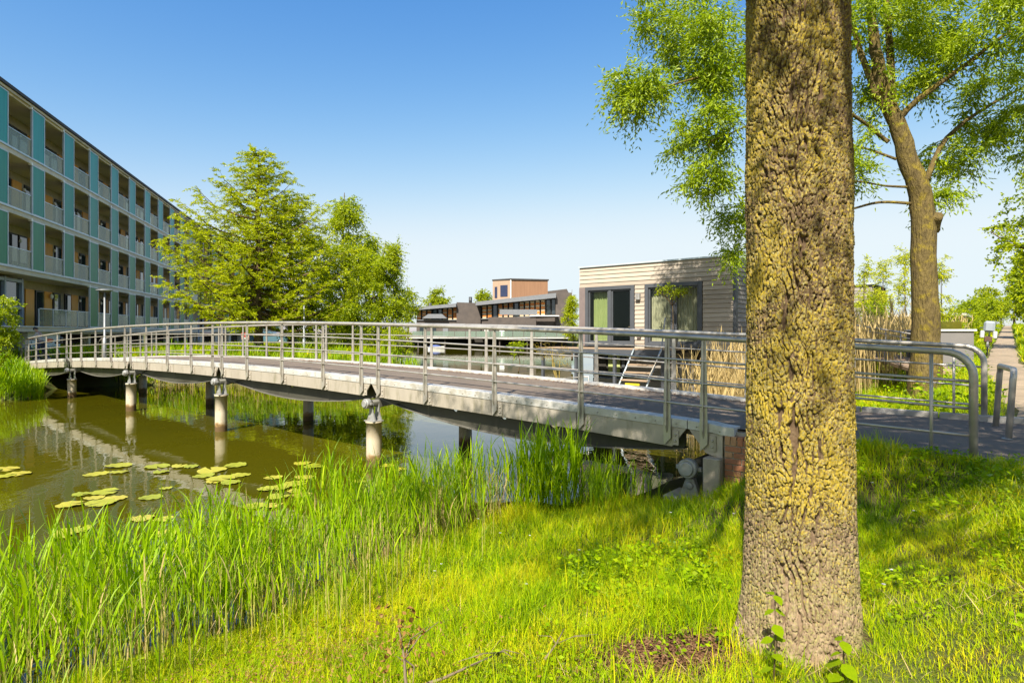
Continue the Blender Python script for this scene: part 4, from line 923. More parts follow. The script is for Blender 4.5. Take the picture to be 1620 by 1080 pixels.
BAY, STO, DEP = 3.84, 3.03, 1.45
def box_me(name, c, size, mat, bevel=0.0):
    mb = MB().box(c, size); me = mb.mesh(name)
    if bevel:
        bm = bmesh.new(); bm.from_mesh(me); bmesh.ops.bevel(bm, geom=bm.edges[:], offset=bevel, segments=1, affect='EDGES'); bm.to_mesh(me); bm.free()
    me.materials.append(mat); return me
def apartment(loc, ang, label, k0, k1, floors, z_first, low_start=None, roof=True, name='apartment_building'):
    b = empty(name, loc, ang, label, 'building')
    L0, L1 = k0 * BAY, k1 * BAY; ln = L1 - L0; cx = (L0 + L1) / 2
    zf = [z_first + i * STO for i in range(floors + 1)]
    for i, z in enumerate(zf[:-1]):
        sl_ = link('floor_slab', box_me('floor_slab', (cx, 2.0, z - 0.13), (ln, 4.6, 0.26), M['slab'], 0.012), None, b)
        link('slab_edge_trim', box_me('slab_edge_trim', (cx, -0.335, z + 0.025), (ln, 0.05, 0.06), M['alu']), None, sl_)
    zt = zf[-1]
    link('roof_slab', box_me('roof_slab', (cx, 2.6, zt - 0.12), (ln, 5.9, 0.12), M['slab']), None, b)
    link('roof_edge', box_me('roof_edge', (cx, 2.6, zt + 0.03), (ln, 6.1, 0.16), M['roof_edge']), None, b)
    link('soffit_beam', box_me('soffit_beam', (cx, -0.12, zt - 0.24), (ln, 0.2, 0.11), M['slab']), None, b)
    link('back_wall', box_me('back_wall', (cx, DEP + 4.0, (zf[0] + zt) / 2), (ln - 0.1, 8.0, zt - zf[0] - 0.3), M['recess']), None, b)
    # shared pieces
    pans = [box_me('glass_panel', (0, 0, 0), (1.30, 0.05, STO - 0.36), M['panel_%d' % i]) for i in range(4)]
    fr = MB()
    hz = (STO - 0.36) / 2
    for sx in (-1, 1): fr.box((sx * 0.675, 0, 0), (0.07, 0.09, STO - 0.30))
    fr.box((0, 0, hz), (1.3, 0.09, 0.06)); fr.box((0, 0, -hz), (1.3, 0.09, 0.06))
    frm = fr.mesh('panel_frame'); frm.materials.append(M['alu'])
    hook = box_me('bracket', (-0.75, 0.02, hz + 0.04), (0.14, 0.16, 0.14), M['lamp_white'])
    pane = box_me('balustrade_pane', (0, 0, 0), (1.20, 0.016, 0.92), M['balustrade'])
    rail = box_me('balustrade_rail', (0, 0, 0), (2.48, 0.05, 0.045), M['alu'])
    tim = box_me('timber_panel', (0, 0, 0), (1.05, 0.06, STO - 0.75), M['timber'])
    tim2 = box_me('timber_panel', (0, 0, 0), (0.55, 0.06, STO - 0.75), M['timber'])
    dfr = box_me('window_frame', (0, 0, 0), (0.9, 0.08, STO - 0.75), M['dark_frame'])
    dgl = box_me('pane', (0, -0.05, 0), (0.74, 0.012, STO - 0.95), M['window'])
    lmp = MB().lathe([(0.02, 0), (0.10, 0.01), (0.11, 0.06), (0.07, 0.10)], (0, 0, 0), axis=(0, -1, 0), n=12).mesh('wall_lamp'); lmp.materials.append(M['lamp_white'])
    cur = box_me('curtain', (0, 0, 0), (0.36, 0.01, STO - 0.98), M['white_wall'])
    rz = random.Random(int(k0 * 10 + floors))
    for fi in range(floors):
        z = zf[fi]; mid = z + STO / 2 + 0.0
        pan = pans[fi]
        for k in range(int(math.floor(k0)), int(math.ceil(k1))):
            x = k * BAY
            if x - 0.7 < L0 or x + BAY > L1 + 0.8: continue
            if fi == 0 and low_start is not None and k < low_start: continue
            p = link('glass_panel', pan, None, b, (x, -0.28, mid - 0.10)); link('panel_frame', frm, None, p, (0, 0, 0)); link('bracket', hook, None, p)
            o0 = x + 0.72; wv = BAY - 1.44
            for j in range(2): link('balustrade_pane', pane, None, b, (o0 + wv * (0.25 + 0.5 * j), -0.26, z + 0.56))
            rl = link('balustrade_rail', rail, None, b, (o0 + wv / 2, -0.26, z + 1.05)); link('balustrade_rail', rail, None, rl, (0, 0, -0.95))
            c_ = o0 + wv / 2; yb = DEP - 0.03; zc = z + (STO - 0.75) / 2 + 0.02
            v = rz.random()
            if v < 0.75:
                link('timber_panel', tim, None, b, (c_ - 0.35, yb, zc)); 
                w1 = link('window_frame', dfr, None, b, (c_ + 0.95, yb, zc)); link('pane', dgl, None, w1)
                w1 = link('window_frame', dfr, None, b, (c_ - 1.45, yb, zc)); link('pane', dgl, None, w1)
                link('timber_panel', tim2, None, b, (c_ + 1.8, yb, zc))
            else:
                w1 = link('window_frame', dfr, None, b, (c_ + 0.3, yb, zc)); link('pane', dgl, None, w1)
                w1 = link('window_frame', dfr, None, b, (c_ - 0.75, yb, zc)); link('pane', dgl, None, w1)
                link('timber_panel', tim, None, b, (c_ + 1.5, yb, zc))
            if rz.random() < .4: link('curtain', cur, None, w1, (rz.choice((-.17, .17)), -0.058, 0))
            link('wall_lamp', lmp, None, b, (c_ + (0.33 if v < .75 else -0.1), yb - 0.04, z + 1.95))
    return b
k_loc = at(60, 526, 33.4); k_loc.z = 0
k_loc += Vector((-0.963, -0.268, 0)) * 0.28
ang = math.atan2(3.70, -1.03)
Z1 = 2.95
apt = apartment(k_loc, ang, 'long four storey apartment block with green glass panels and orange balcony walls', -2.2, 10.4, 4, Z1, low_start=2)
# ground storey: white plinth, dark garage opening with columns, glazed stair tower
link('plinth_wall', box_me('plinth_wall', (BAY * 0.42, 0.3, 1.72), (BAY * 1.02, 0.5, 1.94), M['white_wall'], 0.01), None, apt)
for i in range(9):
    link('column', box_me('column', (BAY * (2.35 + i), 0.6, 1.72), (0.35, 0.35, 1.94), M['slab'], 0.01), None, apt)
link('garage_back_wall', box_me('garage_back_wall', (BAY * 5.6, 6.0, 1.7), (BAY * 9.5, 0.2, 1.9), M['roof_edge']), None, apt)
link('garage_lintel', box_me('garage_lintel', (BAY * 5.5, 0.05, 2.62), (BAY * 9.2, 0.25, 0.13), M['slab']), None, apt)
# open first-floor gallery without panels, between stair tower and first low panel
for j in range(4):
    link('balustrade_pane', box_me('balustrade_pane', (0, 0, 0), (1.6, 0.016, 0.92), M['balustrade']), None, apt, (0.98 + j * 1.68, -0.26, Z1 + 0.56))
g_ = link('balustrade_rail', box_me('balustrade_rail', (BAY * 0.95, -0.26, Z1 + 1.05), (BAY * 1.78, 0.05, 0.045), M['alu']), None, apt)
for j in range(5): link('balustrade_post', box_me('balustrade_post', (0.14 + j * 1.68, -0.26, Z1 + 0.52), (0.05, 0.05, 1.05), M['alu']), None, apt)
link('gallery_wall', box_me('gallery_wall', (1.1, DEP - 0.08, Z1 + 1.2), (2.2, 0.1, 2.4), pmat('grey_glazed_brick', (0.16, 0.16, 0.18), (0.12, 0.12, 0.135), rough=0.5, scale=5)), None, apt)
for x_ in (3.0, 5.3): link('timber_panel', box_me('timber_panel', (x_, DEP - 0.05, Z1 + 1.15), (1.0, 0.06, 2.25), M['timber']), None, apt)
for x_ in (4.2, 6.5):
    w1 = link('window_frame', box_me('window_frame', (x_, DEP - 0.05, Z1 + 1.15), (1.0, 0.08, 2.25), M['dark_frame']), None, apt)
    link('pane', box_me('pane', (x_, DEP - 0.10, Z1 + 1.15), (0.8, 0.012, 2.05), M['window']), None, w1)
for x_ in (1.3, 5.5):
    o = MB().lathe([(0.02, 0), (0.16, 0.01), (0.17, 0.06), (0.10, 0.10)], (x_, DEP - 0.14, Z1 + 2.0), axis=(0, -1, 0), n=14).build('wall_lamp', M['lamp_white'], apt)
# stair tower glazing
st = MB()
x0, x1 = -8.0, -0.15
link('stair_wall', box_me('stair_wall', ((x0 + x1) / 2, 0.9, 3.1), (x1 - x0 - 0.2, 0.3, 5.1), M['recess']), None, apt)
for i in range(5):
    xa = x1 - 0.05 - i * 1.75
    link('stair_mullion', box_me('stair_mullion', (xa, 0.45, 3.1), (0.16, 0.22, 5.0), M['blue_frame']), None, apt)
    for z_, h_ in ((1.55, 1.9), (3.3, 1.2), (4.75, 1.3)):
        if i < 4: link('stair_pane', box_me('stair_pane', (xa - 0.875, 0.5, z_), (1.55, 0.04, h_ - 0.1), M['window']), None, apt)
for z_ in (2.62, 4.0, 5.45): link('stair_transom', box_me('stair_transom', ((x0 + x1) / 2, 0.45, z_), (x1 - x0, 0.2, 0.16), M['blue_frame']), None, apt)
# farther wing
u_ = Vector((math.cos(ang), math.sin(ang), 0)); e_ = k_loc + u_ * BAY * 10.4
apt2 = apartment(e_, math.atan2(33.4, -3.2), 'farther apartment wing half hidden by the yellow-green conifer', 0, 9.5, 4, Z1)
for i in range(7): link('column', box_me('column', (BAY * (0.4 + i * 1.2), 0.6, 1.72), (0.8, 0.5, 1.94), M['slab'], 0.01), None, apt2)
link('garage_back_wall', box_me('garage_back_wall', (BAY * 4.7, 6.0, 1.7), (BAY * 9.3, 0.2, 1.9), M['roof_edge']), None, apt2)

# ------------------------------------------------------------------ timber houseboat beyond the bridge
ALB = 0.8
M['board'] = None
def board_material(name, a, b_, c):
    m = bpy.data.materials.new(name); N, L = nodes(m)
    o = N.new('ShaderNodeOutputMaterial'); p = N.new('ShaderNodeBsdfPrincipled'); L.new(p.outputs[0], o.inputs[0]); p.inputs['Roughness'].default_value = 0.8; p.inputs['Specular IOR Level'].default_value = 0.25
    oi = N.new('ShaderNodeObjectInfo'); nz = noise_n(N, L, 3, 7, stretch=(0.6, 6, 9))
    mp = nz.inputs['Vector'].links[0].from_node; 
    ad = N.new('ShaderNodeMath'); ad.operation = 'MULTIPLY_ADD'; L.new(oi.outputs['Random'], ad.inputs[0]); ad.inputs[1].default_value = 0.35
    ms = N.new('ShaderNodeMath'); ms.operation = 'MULTIPLY'; L.new(nz.outputs[0], ms.inputs[0]); ms.inputs[1].default_value = 0.7; L.new(ms.outputs[0], ad.inputs[2])
    r = ramp(N, [(0.25, a), (0.5, b_), (0.75, c)]); L.new(ad.outputs[0], r.inputs[0]); L.new(r.outputs[0], p.inputs['Base Color'])
    bp = N.new('ShaderNodeBump'); bp.inputs['Strength'].default_value = 0.25; bp.inputs['Distance'].default_value = 0.01; L.new(nz.outputs[0], bp.inputs['Height']); L.new(bp.outputs[0], p.inputs['Normal'])
    return m
M['board'] = board_material('weathered_pale_boards', (0.29, 0.24, 0.19), (0.37, 0.31, 0.25), (0.44, 0.38, 0.31))
M['board_grey'] = board_material('silver_grey_boards', (0.20, 0.18, 0.16), (0.28, 0.25, 0.22), (0.34, 0.31, 0.27))
M['hb_frame'] = pmat('slate_blue_frame', (0.085, 0.092, 0.105), (0.07, 0.076, 0.088), rough=0.5)
M['curtain'] = pmat('cream_curtain', (0.66, 0.60, 0.42), (0.58, 0.53, 0.36), rough=0.9)
M['curtain_green'] = pmat('green_curtain', (0.46, 0.50, 0.20), (0.38, 0.44, 0.16), rough=0.9)
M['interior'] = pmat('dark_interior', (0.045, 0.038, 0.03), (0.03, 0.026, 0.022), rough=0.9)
M['deck_board'] = board_material('warm_deck_boards', (0.25, 0.175, 0.115), (0.31, 0.22, 0.145), (0.36, 0.265, 0.18))
M['clear_glass'] = glassmat('window_glass', (0.92, 0.95, 0.93), 0.10, 0.01)
M['plum'] = pmat('mauve_grey_panel', (0.22, 0.17, 0.16), (0.18, 0.14, 0.135), rough=0.7)
HBZ, HBT, HBL, HBD = 2.14, 5.13, 5.9, 9.0
hb_o = at(917, 526, 23.2); hb_o.z = 0
hb = empty('houseboat', hb_o, math.atan2(RV.y, RV.x), 'flat roofed timber clad houseboat with curtained glass doors behind the bridge', 'houseboat')
def hbx(name, c, size, mat, parent=None, bevel=0.0): return link(name, box_me(name, c, size, mat, bevel), None, parent or hb)
# shell: back, sides, roof, floor as separate walls so that rooms are hollow
hbx('floor', (HBL / 2, HBD / 2 + 0.1, HBZ - 0.08), (HBL - 0.1, HBD - 0.2, 0.16), M['interior'])
hbx('back_wall', (HBL / 2, HBD, (HBZ + HBT) / 2), (HBL, 0.12, HBT - HBZ), M['board_grey'])
hbx('side_wall', (0.06, HBD / 2, (HBZ + HBT) / 2), (0.10, HBD - 0.2, HBT - HBZ - 0.05), M['board_grey'])
hbx('side_wall', (HBL - 0.08, HBD / 2, (HBZ + HBT) / 2), (0.10, HBD - 0.2, HBT - HBZ - 0.05), M['board_grey'])
hbx('roof', (HBL / 2, HBD / 2, HBT - 0.06), (HBL - 0.02, HBD - 0.04, 0.12), M['roof_edge'])
hbx('roof_flashing', (HBL / 2, -0.005, HBT + 0.02), (HBL + 0.06, 0.10, 0.05), M['alu'])
hbx('inner_partition', (2.55, 2.2, (HBZ + HBT) / 2), (0.08, 3.8, HBT - HBZ - 0.3), M['plum'])
hbx('inner_wall', (HBL / 2, 4.2, (HBZ + HBT) / 2), (HBL - 0.3, 0.08, HBT - HBZ - 0.3), M['interior'])
WT = 4.37
hbx('front_wall', (HBL / 2, 0.09, (WT + HBT) / 2), (HBL - 0.02, 0.10, HBT - WT - 0.04), M['plum'])
hbx('front_wall', (2.55, 0.09, (WT + HBZ) / 2), (0.44, 0.10, WT - HBZ), M['plum'])
hbx('front_wall', (5.36, 0.09, (WT + HBZ) / 2), (1.02, 0.10, WT - HBZ), M['plum'])
BH = 0.152
nrow = int(round((HBT - HBZ) / BH))
def plank(x0, x1, z, y=-0.0):
    w = x1 - x0
    mb = MB(); yb, zt_, zb_ = y, z + BH / 2 - 0.004, z - BH / 2 + 0.004
    # bevelled weatherboard: lower edge stands proud
    pr = [(0.030, zt_), (0.012, zt_), (-0.012, zb_ + 0.006), (-0.012, zb_), (0.030, zb_)]
    mb.prism([Vector((x0, yb + a, q)) for a, q in pr], (w, 0, 0))
    return mb.build('plank', M['board'], hb)
for r_ in range(nrow):
    z = HBT - (r_ + 0.5) * BH
    if z > WT: plank(0.0, HBL, z)
    else:
        plank(2.36, 2.74, z); plank(4.88, HBL, z)
for r_ in range(nrow):
    z = HBT - (r_ + 0.5) * BH; zt_, zb_ = z + BH / 2 - .004, z - BH / 2 + .004
    MB().prism([Vector((HBL + 0.0 + a, 0.22, q)) for a, q in ((-0.03, zt_), (-0.012, zt_), (0.012, zb_ + .006), (0.012, zb_), (-0.03, zb_))], (0, HBD - 0.3, 0)).build('plank', M['board_grey'], hb)
hbx('corner_post', (HBL + 0.03, 0.09, (HBZ + HBT) / 2), (0.09, 0.2, HBT - HBZ), M['hb_frame'])
hbx('side_panel', (0.12, 0.02, (WT + HBZ) / 2), (0.27, 0.06, WT - HBZ), M['plum'])
def glass_door(x0, x1, xm, open_right, name):
    fr = MB(); zc = (WT + HBZ) / 2; hh = WT - HBZ; fw = 0.13
    fr.box((x0 + fw / 2, 0.05, zc), (fw, 0.16, hh)); fr.box((x1 - fw / 2, 0.05, zc), (fw, 0.16, hh))
    fr.box(((x0 + x1) / 2, 0.05, WT - fw / 2), (x1 - x0 - 2 * fw, 0.16, fw)); fr.box(((x0 + x1) / 2, 0.05, HBZ + 0.08), (x1 - x0 - 2 * fw, 0.16, 0.14))
    fr.box((xm, 0.05, zc), (0.11, 0.12, hh - fw - 0.15))
    d = fr.build('door_frame', M['hb_frame'], hb, bevel=0.006)
    sh = MB()
    for a_, b_ in ((x0 + fw, xm - 0.055), (xm + 0.055, x1 - fw)):
        if b_ is not None:
            z0, z1 = HBZ + 0.15, WT - fw; cxx = (a_ + b_) / 2
            for xx in (a_ + 0.03, b_ - 0.03): sh.box((xx, 0.06, (z0 + z1) / 2), (0.06, 0.06, z1 - z0))
            sh.box((cxx, 0.06, z1 - 0.03), (b_ - a_ - 0.12, 0.06, 0.06)); sh.box((cxx, 0.06, z0 + 0.03), (b_ - a_ - 0.12, 0.06, 0.06))
    sh.build('sash', M['hb_frame'], d)
    for a_, b_ in ((x0 + fw, xm - 0.055), (xm + 0.055, x1 - fw)):
        link('pane', box_me('pane', ((a_ + b_) / 2, 0.062, zc + 0.02), (b_ - a_ - 0.13, 0.012, hh - fw - 0.30), M['clear_glass']), None, d)
    return d
glass_door(0.26, 2.34, 1.325, True, 'a'); glass_door(2.76, 4.86, 3.835, False, 'b')
def curtain(x0, x1, mat, n=9, y=0.26):
    mb = MB(); z0, z1 = HBZ + 0.12, WT - 0.12; cols = n * 8; vs = []
    for i in range(cols + 1):
        x = x0 + (x1 - x0) * i / cols; yy = y + 0.035 * math.sin(i / 8 * TAU) + 0.012 * math.sin(i * 0.37)
        vs += [(x, yy, z0), (x, yy * 0.6 + y * 0.4, z1)]
    mb.add(vs, [(2 * i, 2 * i + 2, 2 * i + 3, 2 * i + 1) for i in range(cols)], True)
    return mb.build('curtain', mat, hb, fix=False)
curtain(0.48, 1.20, M['curtain_green'], 7); curtain(2.90, 3.80, M['curtain'], 9); curtain(3.86, 4.74, M['curtain'], 9)
# lamp box on the wall
hbx('wall_lamp', (2.52, -0.06, 3.93), (0.16, 0.12, 0.22), M['bearing'], bevel=0.01); hbx('meter_box', (2.55, -0.05, 2.55), (0.15, 0.08, 0.16), M['plum'])
# chair and table seen through the open door
# deck around, with single boards and a lower hull
DW = 1.25
for i in range(9):
    y = -0.07 - i * (DW / 9); hbx('deck_plank', (1.7, y - 0.06, HBZ - 0.055), (5.4 + (0.0), DW / 9 - 0.008, 0.03), M['deck_board'])
hbx('deck_beam', (1.7, -DW - 0.06, HBZ - 0.16), (5.45, 0.05, 0.17), M['hb_frame'])
hbx('deck_frame', (1.7, -DW / 2, HBZ - 0.13), (5.3, DW - 0.1, 0.08), M['interior'])
for x_ in (-0.9, 0.6, 2.2, 4.0): hbx('deck_post', (x_, -DW + 0.1, 0.95), (0.1, 0.1, 2.2), M['hb_frame'])
hbx('hull', (HBL / 2, HBD / 2 + 0.4, 0.25), (HBL - 0.3, HBD - 0.6, 1.3), M['board_grey'], bevel=0.03)
for r_ in range(7):
    z = 0.98 + r_ * 0.155; hbx('lower_plank', (3.0, 0.62, z), (2.6, 0.03, 0.145), M['board_grey'])
hbx('lower_wall', (HBL / 2, 0.72, 1.48), (HBL - 0.4, 0.1, 1.1), M['interior'])
for x_, w_, m_ in ((0.55, 0.5, M['interior']), (1.15, 0.5, M['curtain_green']), (1.55, 0.12, M['hb_frame'])): hbx('lower_window', (x_, 0.64, 1.45), (w_, 0.04, 0.9), m_)
# steps from the deck down to the mooring platform
stp = empty('wooden_steps', hb.matrix_world @ Vector((0, 0, 0)), 0, 'wooden steps with yellow edges leading down from the houseboat deck', 'steps')
stp.location = hb_o; stp.rotation_euler = hb.rotation_euler
for i in range(5):
    hbx('tread', (3.55, -DW - 0.28 - i * 0.22, HBZ - 0.30 - i * 0.24), (0.95, 0.24, 0.045), M['deck_board'], stp, 0.005)
for sx in (3.06, 4.04):
    a = Vector((sx, -DW - 0.12, HBZ - 0.04)); e = Vector((sx, -DW - 1.3, HBZ - 1.36))
    MB().tube([a, e], 0.028, 6).build('stringer', M['alu'], stp)
MB().tube([Vector((4.08, -DW + 0.1, HBZ + 1.0)), Vector((4.08, -DW - 0.2, HBZ - 0.1)), Vector((4.08, -DW - 1.2, HBZ - 1.0))], 0.022, 6).build('handrail', M['steel'], stp)
M['yellow'] = pmat('yellow_paint', (0.68, 0.55, 0.02), (0.6, 0.48, 0.02), rough=0.5)
hbx('edge_strip', (3.0, -DW - 1.28, HBZ - 1.30), (0.10, 0.26, 0.05), M['yellow'], stp); hbx('edge_strip', (3.5, -DW - 1.05, HBZ - 1.14), (0.5, 0.05, 0.07), M['yellow'], stp)
plt_ = empty('mooring_platform', hb_o, 0, 'grey floating mooring platform in front of the houseboat', 'platform'); plt_.rotation_euler = hb.rotation_euler
hbx('pontoon', (2.6, -DW - 0.9, 0.22), (5.0, 2.0, 0.75), M['board_grey'], plt_, 0.03)
MB().tube([Vector((1.0, -DW - 1.9, 0.69)), Vector((1.0, -DW - 1.9, 1.1)), Vector((2.4, -DW - 1.9, 1.25)), Vector((2.4, -DW - 1.9, 0.69))], 0.02, 6).build('mooring_rail', M['steel'], plt_)
# potted standard tree on the deck
pot = hb.matrix_basis if False else None
def hbw(x, y, z): return hb_o + RV * x + PV * y + UP * z
pb = hbw(4.05, -0.55, HBZ - 0.04)
simple = tree('potted_tree', 'small umbrella shaped potted tree in front of the curtained window', [([pb + UP * 0.3, pb + UP * 1.0 + RV * 0.03, pb + UP * 1.55], 0.018, 0.012)] + [([pb + UP * 1.45, pb + UP * 1.75 + RV * (0.25 * math.cos(a)) + PV * (.25 * math.sin(a)), pb + UP * 1.95 + RV * (0.6 * math.cos(a)) + PV * (.5 * math.sin(a))], 0.015, 0.006) for a in np.arange(0, 6, 1.05)],
     [(pb + UP * 1.98, (0.52, 0.45, 0.16), 22)], None, M['bark'], M['leaf_mid'], seed=91, nleaf=40, csize=0.22, L=(0.05, 0.09), Wd=0.5, twig=0.006)
MB().lathe([(0.13, 0), (0.15, 0.02), (0.19, 0.34), (0.20, 0.36), (0.17, 0.36), (0.16, 0.30)], UP * -0.30, n=18).build('pot', M['bearing'], simple)
# chair and round table indoors
tbl = empty('round_table', hbw(1.95, 1.2, HBZ), 0, 'small round table just inside the open glass door of the houseboat', 'table')
MB().lathe([(0.45, 0.70), (0.46, 0.72), (0.45, 0.74)], (0, 0, 0), n=20).build('table_top', M['deck_board'], tbl)
MB().tube([(0, 0, 0), (0, 0, 0.70)], 0.03, 8).build('leg', M['dark_frame'], tbl)
# second houseboat to the right behind the reeds
h2 = empty('houseboat', at(1352, 526, 37) * 1.0, math.atan2(RV.y, RV.x), 'second timber houseboat half hidden behind the dry reeds', 'houseboat'); h2.location.z = 0
W2 = 6.0
link('wall', box_me('wall', (-W2 / 2 + 1.0, 2.4, 3.0), (W2, 4.6, 5.1), M['interior']), None, h2)
for r_ in range(26): link('plank', box_me('plank', (-W2 / 2 + 1.0, 0.07, 0.75 + r_ * 0.19), (W2 + .02, 0.05, 0.172), M['board_grey']), None, h2)
link('roof', box_me('roof', (-W2 / 2 + 1.0, 2.4, 5.62), (W2 + .2, 5.0, 0.12), M['alu']), None, h2)
h3 = empty('houseboat', at(1430, 526, 44), math.atan2(RV.y, RV.x), 'low houseboat with a pale flat roof farther right behind the reeds', 'houseboat'); h3.location.z = 0
link('wall', box_me('wall', (1.2, 3.0, 2.0), (4.6, 6, 3.6), M['board_grey']), None, h3)
link('roof', box_me('roof', (1.2, 3.0, 3.9), (5.0, 6.6, 0.18), M['cap']), None, h3)
for i in range(2): link('window', box_me('window', (0.2 + i * 2.0, -0.02, 2.7), (1.4, 0.08, 1.2), M['window']), None, h3)

# ------------------------------------------------------------------ terraced houses across the water
M['slate'] = pmat('dark_grey_brick', (0.115, 0.092, 0.080), (0.085, 0.07, 0.064), rough=0.85, scale=1.2)
M['shutter'] = pmat('orange_slats', (0.72, 0.25, 0.035), (0.62, 0.2, 0.03), rough=0.5, scale=1)
M['shutter_pale'] = pmat('pale_slats', (0.66, 0.52, 0.34), (0.58, 0.45, 0.28), rough=0.5, scale=1)
M['zinc'] = pmat('grey_zinc', (0.24, 0.25, 0.27), (0.20, 0.21, 0.23), rough=0.5, metal=0.2)
M['cedar'] = pmat('reddish_cedar', (0.36, 0.19, 0.10), (0.26, 0.135, 0.07), rough=0.7, scale=1.0, stretch=(14, 14, 0.3))
M['pink_render'] = pmat('pinkish_cladding', (0.46, 0.32, 0.22), (0.40, 0.275, 0.19), rough=0.8, scale=1, stretch=(10, 10, .4))
M['blue_pane'] = pmat('blue_mirror_pane', (0.05, 0.06, 0.12), (0.04, 0.05, 0.10), rough=0.05, spec=0.9)
M['pale_glass'] = glassmat('pale_balcony_glass', (0.75, 0.85, 0.80), 0.5, 0.05, (0.24, 0.30, 0.25))
DH = 108.0; SCL = F / DH
def fx(px): return (px - 810) / SCL
def fz(py): return EYE - (py - H0) / SCL
def far_house(label, px0, px1, wall_px, roofL, roofR, band0L, band0R, band1L, band1R, seed, yd=0.0, balc=None):
    h = empty('terraced_house', (fx(px0), DH + yd, 0), 0, label, 'house'); X0 = fx(px0); w = fx(px1) - X0; ww = fx(wall_px) - X0; rr = random.Random(seed)
    def q(x, top_l, top_r): return top_l + (top_r - top_l) * x / w
    def slab(name, xl, xr, zl0, zr0, zl1, zr1, y0, y1, mat, parent=h):
        return MB().hexa([(xl, y0, zl0), (xr, y0, zr0), (xr, y1, zr0), (xl, y1, zl0)], [(xl, y0, zl1), (xr, y0, zr1), (xr, y1, zr1), (xl, y1, zl1)]).build(name, mat, parent)
    rl, rr_, b0l, b0r, b1l, b1r = map(fz, (roofL, roofR, band0L, band0R, band1L, band1R))
    slab('wall', 0.1, w - 0.1, 1.6, 1.6, b1l, b1r, 0.6, 9, M['slate'])
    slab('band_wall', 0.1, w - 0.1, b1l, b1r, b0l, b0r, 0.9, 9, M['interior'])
    slab('roof', -0.9, w, b0l + 0.05, b0r + 0.05, rl, rr_, -1.2, 9.5, M['zinc'])
    slab('end_wall', w, ww, 1.6, 1.6, rr_ + 0.25, rr_ + 0.1, -0.2, 9.4, M['slate'])
    slab('sill', 0, w, b1l - 0.12, b1r - 0.12, b1l, b1r, 0.3, 0.62, M['zinc'])
    x = 0.25
    while x < w - 0.6:
        u = (x + 0.35) / w; za = b1l + (b1r - b1l) * u; zc = b0l + (b0r - b0l) * u; wd = 0.66
        if rr.random() < 0.82:
            mb = MB(); n = 7; pale = MB()
            for i in range(n):
                z = za + (zc - za) * (i + .5) / n; hh = (zc - za) / n
                (mb if i % 2 or rr.random() < .2 else pale).box((x + wd / 2, 0.5, z), (wd, 0.05, hh * 0.82))
            o = tag(mb.build('shutter', M['shutter'], h, fix=False), kind='stuff')
            if pale.v: tag(pale.build('pale_slats', M['shutter_pale'], o, fix=False), kind='stuff')
        else: MB().box((x + wd / 2, 0.7, (za + zc) / 2), (wd * 0.9, 0.05, (zc - za) * 0.92)).build('window', M['window'], h)
        MB().box((x + wd + 0.06, 0.62, (za + zc) / 2), (0.09, 0.12, zc - za)).build('mullion', M['dark_frame'], h)
        x += wd + 0.30
    # ground floor doors and windows, deck on posts with glass balustrade
    x = 0.6
    while x < w - 0.5:
        m_ = rr.choice([M['window'], M['white_wall'], M['window'], M['zinc']])
        MB().box((x + 0.5, 0.52, 2.95), (rr.choice([0.8, 1.0]), 0.1, 1.9)).build('window', m_, h); x += rr.choice([1.5, 2.2, 2.9])
    MB().box((w / 2, -1.6, 1.72), (ww + 2, 4.4, 0.22)).build('terrace_slab', M['cap'], h)
    for i in range(int(w / 2.4)): MB().box((1 + i * 2.4, -3.2, 0.6), (0.18, 0.18, 2.0)).build('terrace_post', M['slate'], h)
    MB().box((w / 2, 1.6, 0.75), (ww + 1.5, 0.3, 1.7)).build('quay_wall', M['interior'], h)
    x = 0.0
    while x < ww:
        MB().box((x + 0.95, -3.75, 2.4), (1.8, 0.03, 1.0)).build('balustrade_pane', M['pale_glass'], h); x += 1.9
    return h, w
hA, wA = far_house('right hand dark terraced house with orange slatted shutters and timber roof box', 761, 879, 904, 478, 464, 484, 472, 504, 498, 3)
hB, wB = far_house('left hand dark terraced house with orange slatted shutters by the trees', 653, 720, 759, 486, 479, 491, 485, 505, 505, 4, yd=3.0)
# timber roof box
def rb(name, c, s_, m_, p=hA): return MB().box(c, s_).build(name, m_, p)
bx0, bx1, zt_ = fx(779) - fx(761), fx(868) - fx(761), fz(442); bxm = fx(808) - fx(761)
MB().prism([Vector((bx0, 3.0, 8.0)), Vector((bxm, 0.8, 8.0)), Vector((bx1, 2.6, 8.0)), Vector((bx1 - 1, 9, 8.0)), Vector((bx0 + 1, 9, 8.0))], (0, 0, zt_ - 8.0)).build('roof_box', M['cedar'], hA)
MB().prism([Vector((bx0 - .15, 2.95, zt_)), Vector((bxm, 0.6, zt_)), Vector((bx1 + .2, 2.5, zt_)), Vector((bx1 - .9, 9.2, zt_)), Vector((bx0 + .8, 9.2, zt_))], (0, 0, 0.25)).build('roof_box_cap', M['roof_edge'], hA)
v_ = Vector((bxm - bx0, -2.2, 0)); n_ = Vector((-2.2, -(bxm - bx0), 0)).normalized()
def onleft(f0, f1, z0, z1, name, m_, off):
    a = Vector((bx0, 3.0, 0)) + v_ * f0 + n_ * off; e = Vector((bx0, 3.0, 0)) + v_ * f1 + n_ * off
    return MB().prism([a + UP * z0, e + UP * z0, e + UP * z1, a + UP * z1], n_ * 0.05).build(name, m_, hA)
onleft(0.0, 0.985, 8.1, zt_ - 0.05, 'pale_cladding', M['pink_render'], 0.01)
onleft(0.12, 0.26, 9.0, fz(452), 'window', M['blue_pane'], 0.075); onleft(0.44, 0.84, 9.2, fz(450), 'window', M['blue_pane'], 0.075)
rb('corner_trim', (bxm, 0.72, (8.0 + zt_) / 2), (0.18, 0.14, zt_ - 8.0), M['white_wall'])
